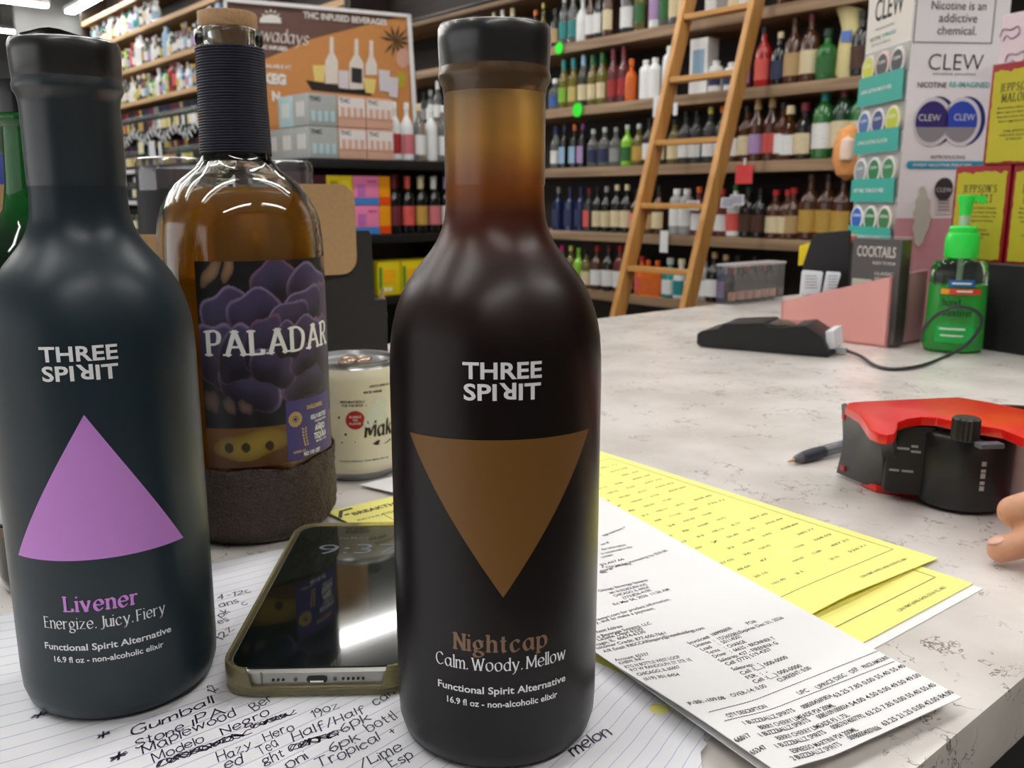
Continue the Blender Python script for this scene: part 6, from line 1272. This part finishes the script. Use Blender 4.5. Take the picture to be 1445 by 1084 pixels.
ztext('L', sans('CLEW', .034, .01), .025, zof(22, YL), .088, .0010, 'tower_wordmark', INK_B)
ztext('L', sans('nicotine pouches', .005, 0), .030, zof(36, YL), .058, .0010, 'small_print', INK_G); ztext('L', sans('NICOTINE', .006, .01), .015, zof(50, YL), .034, .0010, 'small_print', INK_D); ztext('L', sans('RE-IMAGINED', .006, .01), .054, zof(49, YL), .042, .0010, 'small_print', INK_T)
ztext('L', sans('Experience the difference', .005, 0), .020, zof(58, YL), .060, .0010, 'small_print', INK_G)
# front face: warning box and print
YF = 1.402
def fs(u, v=170): return (onF(u, v) - Kc).dot(FD)
for (s0, s1, z0, z1) in ((.0025, .0038, zof(61, YF), TOPZ - .03), (.1240, .1253, zof(61, YF), TOPZ - .03), (.0025, .1253, zof(61, YF), zof(61, YF) + .0013), (.0025, .1253, TOPZ - .0312, TOPZ - .03)): zrect('F', s0, s1, z0, z1, .0008).build('warning_frame', INK_G, NP_, smooth=False)
for s, u0, u1, v, h in (('WARNING: This', 1312, 1395, -52, .0125), ('product contains', 1306, 1400, -30, .011), ('nicotine.', 1325, 1380, -8, .011), ('Nicotine is an', 1314, 1391, 14, .0112), ('addictive', 1324.5, 1378, 31.5, .0112), ('chemical.', 1322, 1377, 49, .0112)):
    a, b = fs(u0, max(v, 0)), fs(u1, max(v, 0)); ztext('F', sans(s, h*1.13, .0), a, zof(v, YF), b - a, .0009, 'warning_lettering', INK_D)
def ft(s, u0, u1, v, h, mtl, nm, bo=.0):
    a, b = fs(u0, v), fs(u1, v); ztext('F', sans(s, h*1.13, bo), a, zof(v, YF), b - a, .0009, nm, mtl)
ft('CLEW', 1309, 1386, 99, .0215, INK_B, 'tower_wordmark', -.012); ft('nicotine pouches', 1316, 1376, 106, .0035, INK_G, 'small_print', .01); ft('NICOTINE', 1294, 1335, 124, .0070, INK_D, 'small_print', .015); ft('RE-IMAGINED', 1339, 1396, 123, .0070, INK_T, 'small_print', .015)
def disc(cu, cv, rz, l, col, nm, ring=None):
    c0 = onF(cu, cv, l); n = 36; MB().add([c0 + (FD*math.cos(2*PI*k/n)*.86 + UZ*math.sin(2*PI*k/n))*rz*1.13 for k in range(n)], [tuple(range(n))]).build(nm, mat('tower_%d_%d_%d' % col, col, .4, var=.02), NP_, smooth=False)
for cu, cv, c1, c2, z_ in ((1316, 172, (58, 46, 120), (40, 34, 96), 0), (1357, 172, (44, 78, 190), (30, 48, 130), 0)):
    disc(cu + 6, cv - 1, .0315, .0009, c2, 'printed_tin_side'); disc(cu, cv, .0315, .0012, (226, 226, 230), 'printed_tin_rim'); disc(cu - 1, cv, .0265, .0015, (150, 150, 154), 'printed_tin_face')
    c0 = onF(cu - 1, cv, .0018); n = 24; MB().add([c0 + (FD*math.cos(a_)*.86 + UZ*math.sin(a_))*.0300 for a_ in [(-.25 + (PI + .5)*k/n) for k in range(n+1)]], [tuple(range(n+1))]).build('printed_tin_band', mat('tower_%d_%d_%d' % c1, c1, .4, var=.02), NP_, smooth=False)
for s, u0, u1, v in (('CLEW', 1295, 1326, 171), ('CLEW', 1345, 1374, 170)):
    a, b = fs(u0), fs(u1); ztext('F', sans(s, .0100, .0), a, zof(v, YF), b - a, .0022, 'tin_lettering', INK_W)
ft('INTRODUCING', 1313, 1361, 224, .0045, INK_G, 'small_print', .02)
a, b = fs(1284), fs(1395); zc = zof(233, YF); n = 10
MB().add([Kc + FD*(a + .0055 + .0055*math.cos(PI/2 + PI*k/n)) + UZ*(zc + .0058*math.sin(PI/2 + PI*k/n)) + NF*.0010 for k in range(n+1)] + [Kc + FD*b + UZ*(zc - .0058) + NF*.0010, Kc + FD*b + UZ*(zc + .0058) + NF*.0010], [tuple(range(n+3))]).build('blue_pill', mat('blue_pill', (44, 164, 196), .4, var=.02), NP_, smooth=False)
a, b = fs(1293), fs(1376); ztext('F', sans('SWEET NICOTINE POUCHES', .0045, .03), a, zc - .0022, b - a, .0018, 'pill_lettering', INK_W)
disc(1332, 268, .0170, .0012, (222, 222, 224), 'printed_tin_rim'); disc(1332, 267, .0150, .0015, (52, 48, 48), 'printed_tin_face'); ft('CLEW', 1320, 1342, 271, .0060, INK_W, 'tin_lettering_small', .0)
for o_ in list(NP_.children):
    if o_.name.startswith('tin_lettering_small'): o_.name = 'tin_lettering'; o_.data.transform(Matrix.Translation(NF*.0012))
drip = [(1303, 262), (1307, 268), (1309, 278), (1313, 284), (1311, 300), (1314, 306), (1310, 324), (1306, 330), (1302, 343), (1295, 348), (1289, 342), (1290, 330), (1287, 322), (1291, 312), (1288, 302), (1292, 292), (1291, 284), (1296, 276), (1297, 266)]
ppoly(drip, onF, .0030, .0024).build('pale_splash_print', mat('pale_mint', (206, 212, 196), .4, var=.02), NP_, smooth=False)
ppoly([(1322, 278), (1345, 277), (1345, 301), (1320, 303)], onF, .0012).build('notice_panel', M_WP, NP_, smooth=False)
m = MB()
for k in range(4): a_ = [onF(u, v, .0016) for u, v in ((1324, 282 + k*4.5), (1340, 282 + k*4.5), (1340, 283.5 + k*4.5), (1324, 283.5 + k*4.5))]; m.add(a_, [(0, 1, 2, 3)])
m.build('notice_lines', INK_G, NP_, smooth=False)
MB().box(A + E2*.028 + UZ*.02 - E1*.0008, (.012, .0008, .022), Matrix.Rotation(ANG2, 3, 'Z')).build('barcode_print', mat('barcode_grey', (150, 140, 140), .5), TY_)
# contents of the tray
o = thing('cocktail_pack', 'dark shrink-wrapped cocktails pack standing in the pink tray', 'drink pack', A + E1*.052 + E2*.018 + UZ*.0035, math.radians(-12) + PI/2 + PI)
rot = Matrix.Rotation(0, 3, 'Z')
CK = pp(1233, 400, A + E1*.062 + E2*.006, E2); CKn = Vector((-.82, -.57, 0)).normalized(); CKx = Vector((.57, -.82, 0)).normalized()
o.location = (CK.x, CK.y, .0035); o.rotation_euler = (0, 0, math.atan2(CKx.y, CKx.x))
zt_ = zof(337, CK.y) - .0035; cwid = .074
MB().box((0, .012, zt_/2), (cwid, .024, zt_)).build('pack_body', mat('dark_pack', (64, 54, 52), .35, coat=.3), o, bevel=.004)
m = MB(); f_ = plane_map((-.029, -.0004, zt_ - .024), (1, 0, 0), (0, 0, 1)); m.text(scale_text(sans('COCKTAILS', .0145, .02), .058), f_); f_ = plane_map((-.004, -.0004, zt_ - .034), (1, 0, 0), (0, 0, 1)); m.text(scale_text(sans('READY TO POUR', .004, .02), .034), f_)
for k in range(4): f_ = plane_map((.0, -.0004, zt_ - .048 - k*.0068), (1, 0, 0), (0, 0, 1)); m.text(scale_text(sans(('CLASSIC', 'GREAT TASTE', 'LOUNGE', 'CANNED')[k], .0042, .02), .028), f_)
m.build('pack_lettering', ink((214, 204, 196)), o, smooth=False)
MB().box((-.018, -.0006, zt_*.36), (.030, .001, zt_*.50)).build('glass_picture', mat('pale_glass_picture', (200, 200, 180), .4), o); MB().box((-.014, -.0014, zt_*.36), (.012, .0008, zt_*.36)).build('lime_picture', mat('lime_picture', (168, 186, 110), .4), o)
MB().box((0, .012, zt_/2 + .001), (cwid + .004, .028, zt_ + .004)).build('shrink_wrap', film('clear_pack_wrap', clear=.99, rough=.3), o, bevel=.004)
# black card and white cards at the tray's far end
bk = A + E1*.130 + E2*.035
def wpanel(name, label, cat, pts, pt, nrm, th, m_):
    o = thing(name, label, cat, (0, 0, 0)); f = [pp(u, v, pt, nrm) for u, v in pts]; k = len(pts)
    MB().add(f + [p - nrm*th for p in f], [tuple(range(k)), tuple(range(k, 2*k))[::-1]] + [(i, (i+1) % k, k + (i+1) % k, k + i) for i in range(k)]).build('panel', m_, o, bevel=.0008); return o
NE = -E2
wpanel('black_card', 'black angled card standing in the pink tray left of the cocktails pack', 'card', [(1132, 376), (1146, 334), (1152, 329), (1199, 325), (1199, 412), (1170, 418), (1140, 424)], bk, NE, .004, mat('matte_black_card', (20, 20, 22), .6))
for k, pts in enumerate(([(1128, 417), (1131, 384), (1133, 381), (1159, 383), (1161, 385), (1157, 414)], [(1160, 413), (1166, 383), (1185, 384), (1186, 388), (1180, 408)])):
    o = wpanel('white_card', 'small white printed card in front of the black card, %s of two' % ('left' if k == 0 else 'right'), 'card', pts, bk + NE*.022, NE, .0015, mat('white_card_stock', (226, 230, 236), .5))
    m = MB(); cu = sum(p[0] for p in pts)/len(pts); 
    for j in range(5):
        u0, u1, v = cu - 9 + k*2, cu + 8 - k*2, 389 + j*4.2; a_ = [pp(u, vv, bk + NE*.0225, NE) for u, vv in ((u0, v), (u1, v), (u1, v + 1), (u0, v + 1))]; m.add(a_, [(0, 1, 2, 3)])
    m.build('printed_lines', INK_G, o, smooth=False)
o = wpanel('yellow_card', 'small yellow card behind the black card on the counter edge', 'card', [(1128, 347), (1140, 343), (1150, 342), (1146, 372), (1126, 375)], bk - NE*.02, NE, .002, mat('yellow_card', (232, 204, 10), .5))
for o_ in [o]: 
    MB().tube([pp(1136, 372, bk - NE*.021, NE), Vector((*pp(1136, 372, bk - NE*.021, NE)[:2], .0))], .001, 6).build('card_stem', M_TAG, o_)
# sweets along the top behind the black card
rr = random.Random(9)
bx = thing('sweets_box', 'clear box of wrapped sweets behind the black card', 'sweets box', (0, 0, 0)); q0 = pp(1183, 330, bk - NE*.03, NE)
MB().box((q0.x, q0.y, (q0.z - .012)/2), (.05, .050, q0.z - .012), Matrix.Rotation(ANG2, 3, 'Z')).build('box_body', mat('dark_sweets_box', (52, 44, 40), .5), bx)
for k in range(9):
    c_ = [(216, 120, 90), (206, 80, 80), (230, 190, 170), (222, 150, 100)][k % 4]; p = q0 + E1*(.024 - k*.006) + E2*rr.uniform(-.012, .012)
    o = thing('wrapped_sweet', '%s wrapped sweet on the box behind the black card, %s from left' % (('orange', 'red', 'pale', 'peach')[k % 4], nth(k+1)), 'sweet', Vector((p.x, p.y, q0.z - .012)), rr.uniform(0, 3), 'wrapped sweets')
    MB().lathe([(.0, 0), (.006, .001), (.0085, .005), (.0075, .010), (.0, .0125)], 12, cap0=False, cap1=False).build('sweet', mat('sweet_%d_%d_%d' % c_, c_, .3), o)
    MB().lathe([(.001, -.013), (.004, -.013), (.001, -.007)], 8, (0, 0, .006), cap0=False, cap1=False, M=Matrix.Rotation(PI/2, 3, 'X')).build('wrapper_twist', mat('sweet_%d_%d_%d' % c_, c_, .3), o)
# clear box of miniature bottles at the counter edge
mbx = pp(1072, 424, at(0, N2 - .036, 0), E1); mo = thing('clear_bottle_box', 'clear plastic box of miniature bottles at the counter far edge', 'display box', Vector((mbx.x, mbx.y, 0)), ANG2)
MB().box((0, .022, .037), (.165, .040, .074)).build('clear_box', film('clear_box_plastic', (236, 236, 238), .62, .08), mo)
for zz_ in (.0735,): MB().box((0, .022, zz_), (.168, .043, .004)).build('box_rim', mat('frosted_rim', (176, 172, 172), .25), mo)
for k in range(6):
    o = thing('miniature_bottle', 'dark miniature bottle with peach label inside the clear box, %s from left' % nth(k+1), 'bottle', Vector((mbx.x, mbx.y, .0008)) + E2*(-.066 + k*.0262) + E1*.022, ANG2, 'miniature bottles in the clear box')
    MB().lathe([(.0,.0),(.0105,0),(.0112,.002),(.0112,.036),(.0095,.043),(.0050,.050),(.0045,.058)], 16, cap0=False).build('bottle_body', mat('dark_mini_glass', (38, 32, 34), .2, coat=.4), o)
    MB().lathe([(.0050,.056),(.0053,.057),(.0053,.068),(.0,.0685)], 12, cap0=False, cap1=False).build('bottle_cap', mat('red_mini_cap' if k % 2 == 0 else 'dark_mini_cap', (150, 50, 50) if k % 2 == 0 else (60, 50, 54), .35), o)
    m = MB(); m.grid(12, 1, lambda s, q: cyl(.0112, .006, 0, .0002)(-.014 + .028*s, .016*q)); m.build('bottle_label', mat('peach_mini_label', (206, 150, 118), .5), o)

# ------------------------------------------------------------ green hand sanitizer
hs = thing('hand_sanitizer', 'clear pump bottle of green hand sanitizer with bright green pump', 'pump bottle', Vector((.5800, 1.168, .0003)), math.radians(-20))
def oval(prof, sx=1., sy=.72, seg=40): 
    m = MB().lathe(prof, seg, cap0=False, cap1=False); m.v = [(x*sx, y*sy, z) for x, y, z in m.v]; return m
SB = [(.0,.002),(.030,.0),(.0345,.002),(.0365,.008),(.0355,.05),(.0345,.100),(.0330,.112),(.0285,.1185),(.0150,.1205),(.0135,.128),(.0,.128)]
oval(SB).build('clear_bottle', glass('clear_sanitizer_plastic', (238, 250, 240), .02, 1.4), hs)
oval([(.0,.0035),(.029,.0022),(.0332,.004),(.0348,.009),(.0340,.05),(.0330,.088),(.0,.088)]).build('green_gel', mat('green_gel', (96, 240, 110), .15, trans=.35, ior=1.33, var=.05, sub=.4), hs)
M_PUMP = mat('bright_green_pump', (50, 226, 80), .35, var=.02, sub=.1)
MB().lathe([(.0,.122),(.0195,.122),(.0205,.124),(.0205,.148),(.0188,.153),(.0170,.154),(.0170,.160),(.0150,.1625),(.0,.163)], 36, cap0=False, cap1=False).build('pump_collar', M_PUMP, hs)
m = MB(); m.lathe([(.0062,.1625),(.0062,.178),(.0,.178)], 16, cap0=False, cap1=False); m.build('pump_stem', mat('white_pump_stem', (206, 226, 206), .3, trans=.3), hs)
m = MB(); m.lathe([(.0,.176),(.0068,.176),(.0080,.188),(.0110,.1985),(.0105,.201),(.0,.2015)], 20, cap0=False, cap1=False); m.box((.010, -.002, .1965), (.022, .008, .008)); m.box((.0195, -.002, .1935), (.005, .007, .008)); m.build('pump_head', M_PUMP, hs)
MB().lathe([(.0032,.01),(.0032,.122)], 12, cap0=True, cap1=True).build('dip_tube', mat('white_pump_stem', (206, 226, 206), .3, trans=.3), hs)
def hsf(x, y, l=.0006):                                        # on the oval front
    a = x/.0345; r_ = .0352 + l; return Vector((r_*math.sin(a), -r_*math.cos(a)*.735 - l, y))
def hpatch(nm, x0, x1, z0, z1, m_, l=.0006): 
    m = MB(); m.grid(12, 2, lambda s, q: hsf(x0 + (x1-x0)*s, z0 + (z1-z0)*q, l)); return m.build(nm, m_, hs)
hpatch('blue_brand_patch', -.014, .016, .0865, .0955, mat('blue_patch', (44, 96, 160), .4)); hpatch('red_band', -.020, .026, .0770, .0840, mat('red_band', (222, 62, 46), .4)); hpatch('orange_band_end', -.0225, -.012, .0770, .0840, mat('orange_band', (240, 160, 40), .4), .0009)
hpatch('green_label_panel', -.026, .022, .014, .038, mat('green_label_panel', (28, 176, 74), .35))
m = MB()
for s, x, z, h, w in (('hand', -.018, .0620, .0085, .020), ('sanitizer', -.018, .0490, .0085, .036)): m.text(scale_text(pen(s, h*1.4, .16, NIB, .0, gap=.04), w), lambda a, b, x=x, z=z: hsf(x + a, z + b, .001))
m.build('dark_lettering', ink((26, 60, 40)), hs, smooth=False)
m = MB()
for x, z, h, w in ((-.010, .0898, .0022, .022), (-.004, .0798, .0022, .018), (-.020, .0310, .0026, .030), (-.018, .0225, .0022, .026)): m.grid(10, 1, lambda s, q: hsf(x + w*s, z + h*q, .0012))
m.build('pale_print_lines', ink((214, 236, 220)), hs, smooth=False)

# ------------------------------------------------------------ liqueur boxes on a black stand
BXo = thing('black_stand', 'black display box standing behind the green hand sanitizer', 'display box', Vector((.5950, 1.2470, 0)), math.radians(-63))
MB().box((.125, .048, .0565), (.25, .096, .113)).build('stand_body', mat('black_foam_card', (17, 17, 18), .65), BXo, bevel=.002)
MB().box((.125, .048, .1135), (.252, .098, .002)).build('stand_edge', mat('grey_card_edge', (96, 88, 80), .7), BXo)
ba = math.radians(-63); BU = Vector((math.cos(ba), math.sin(ba), 0)); BV = Vector((-BU.y, BU.x, 0)); B0 = Vector((.5950, 1.2470, 0))
M_MRED = mat('dark_red_box', (150, 22, 30), .45); M_PARCH = mat('parchment_label', (186, 176, 34), .55, var=.10, scale=35); INK_M = ink((58, 46, 22))
def malort(x, y, z, label):
    o = thing('liqueur_box', label, 'gift box', B0 + BU*x + BV*y + UZ*z, ba, 'red liqueur boxes with yellow labels')
    MB().box((0, .035, .0625), (.0790, .07, .125)).build('box_body', M_MRED, o, bevel=.0012)
    rs = random.Random(4); pts = []
    for k in range(17): pts.append((-.0355 + .071*k/16, .0035 + rs.uniform(-.001, .001)))
    for k in range(1, 17): pts.append((.0355 + rs.uniform(-.0007, .0007), .0035 + .113*k/16))
    for k in range(1, 17): pts.append((.0355 - .071*k/16, .1165 + rs.uniform(-.0012, .0012) - (.003 if k in (2, 11) else 0)))
    for k in range(1, 16): pts.append((-.0355 + rs.uniform(-.0007, .0007), .1165 - .113*k/16))
    m = MB().prism(pts, .0001, .0006, (0, 0, 0), Matrix(((1, 0, 0), (0, 0, -1), (0, 1, 0)))); pl = m.build('parchment_label', M_PARCH, o, smooth=False)
    m = MB()
    for s, w, zz, h in (("JEPPSON'S", .050, .0905, .0135), ('MALÖRT', .042, .0770, .0150)): m.text(scale_text(pen(s, h/1.05, .16, (.3, .4), .06, gap=.06), w), plane_map((-w/2, -.0007, zz), (1, 0, 0), (0, 0, 1)))
    for s, w, zz in (('Most first-time drinkers of Jeppson', .052, .0690), ('Malort reject our liquor. Its strong,', .053, .0635), ('sharp taste is not for everyone. Our', .052, .0580), ('liquor is rugged and unrelenting.', .046, .0525), ('CARL JEPPSON', .030, .0400), ('CHICAGO, ILLINOIS', .040, .0350), ('70 PROOF', .022, .0300)): m.text(scale_text(sans(s, .0026, .025), w), plane_map((-w/2, -.0007, zz), (1, 0, 0), (0, 0, 1)))
    m.build('label_printing', INK_M, pl, smooth=False)
malort(.0430, .004, .1148, 'red liqueur box with yellow parchment label directly behind the green pump head')
malort(.1250, .006, .1148, 'red liqueur box with yellow label at the right frame edge on the black stand')
malort(.0830, .002, .2400, 'red liqueur box with yellow label stacked on top of the two lower boxes')
# pale pink patterned carton behind
o = thing('patterned_carton', 'pale pink carton with grey squiggle pattern behind the top liqueur box', 'carton', B0 + BU*-.010 + BV*.112 + UZ*.0002, ba)
MB().box((.04, .028, .2235), (.12, .055, .447)).build('carton_body', mat('pale_pink_carton', (228, 208, 216), .5, var=.02), o, bevel=.0015)
m = MB()
for k in range(3):
    for j in range(9):
        cx, cz = -.006 + k*.038 + (.012 if j % 2 else 0), .145 + j*.034
        P = curve([(cx - .014, -.0006, cz), (cx - .010, -.0006, cz + .010), (cx + .002, -.0006, cz + .008), (cx + .012, -.0006, cz + .011), (cx + .014, -.0006, cz + .001), (cx + .004, -.0006, cz - .004), (cx - .004, -.0006, cz + .001), (cx - .008, -.0006, cz - .006)], 5)
        m.tube(P, .0008, 4)
m.build('squiggle_print', mat('grey_squiggle', (150, 138, 152), .5), o)
# orange object beside the tower on the third shelf
q = pp(1198, 208, E2*(WALL_E2 - .10) , E2); o = thing('orange_bundle', 'fuzzy orange bundle half hidden behind the left edge of the pouch tower', 'ornament', q, 0)
m = MB(); m.lathe([(.0, -.16), (.05, -.13), (.075, -.06), (.07, .02), (.05, .08), (.0, .11)], 24, cap0=False, cap1=False); m.build('bundle', mat('orange_fuzz', (232, 160, 96), .9, var=.25, scale=60, bump=.8), o)
m = MB(); m.lathe([(.0, -.05), (.03, -.04), (.035, 0), (.03, .05), (.0, .07)], 16, (-.03, -.06, -.02), cap0=False, cap1=False); m.build('pale_patch', mat('pale_fuzz', (238, 214, 196), .9), o)
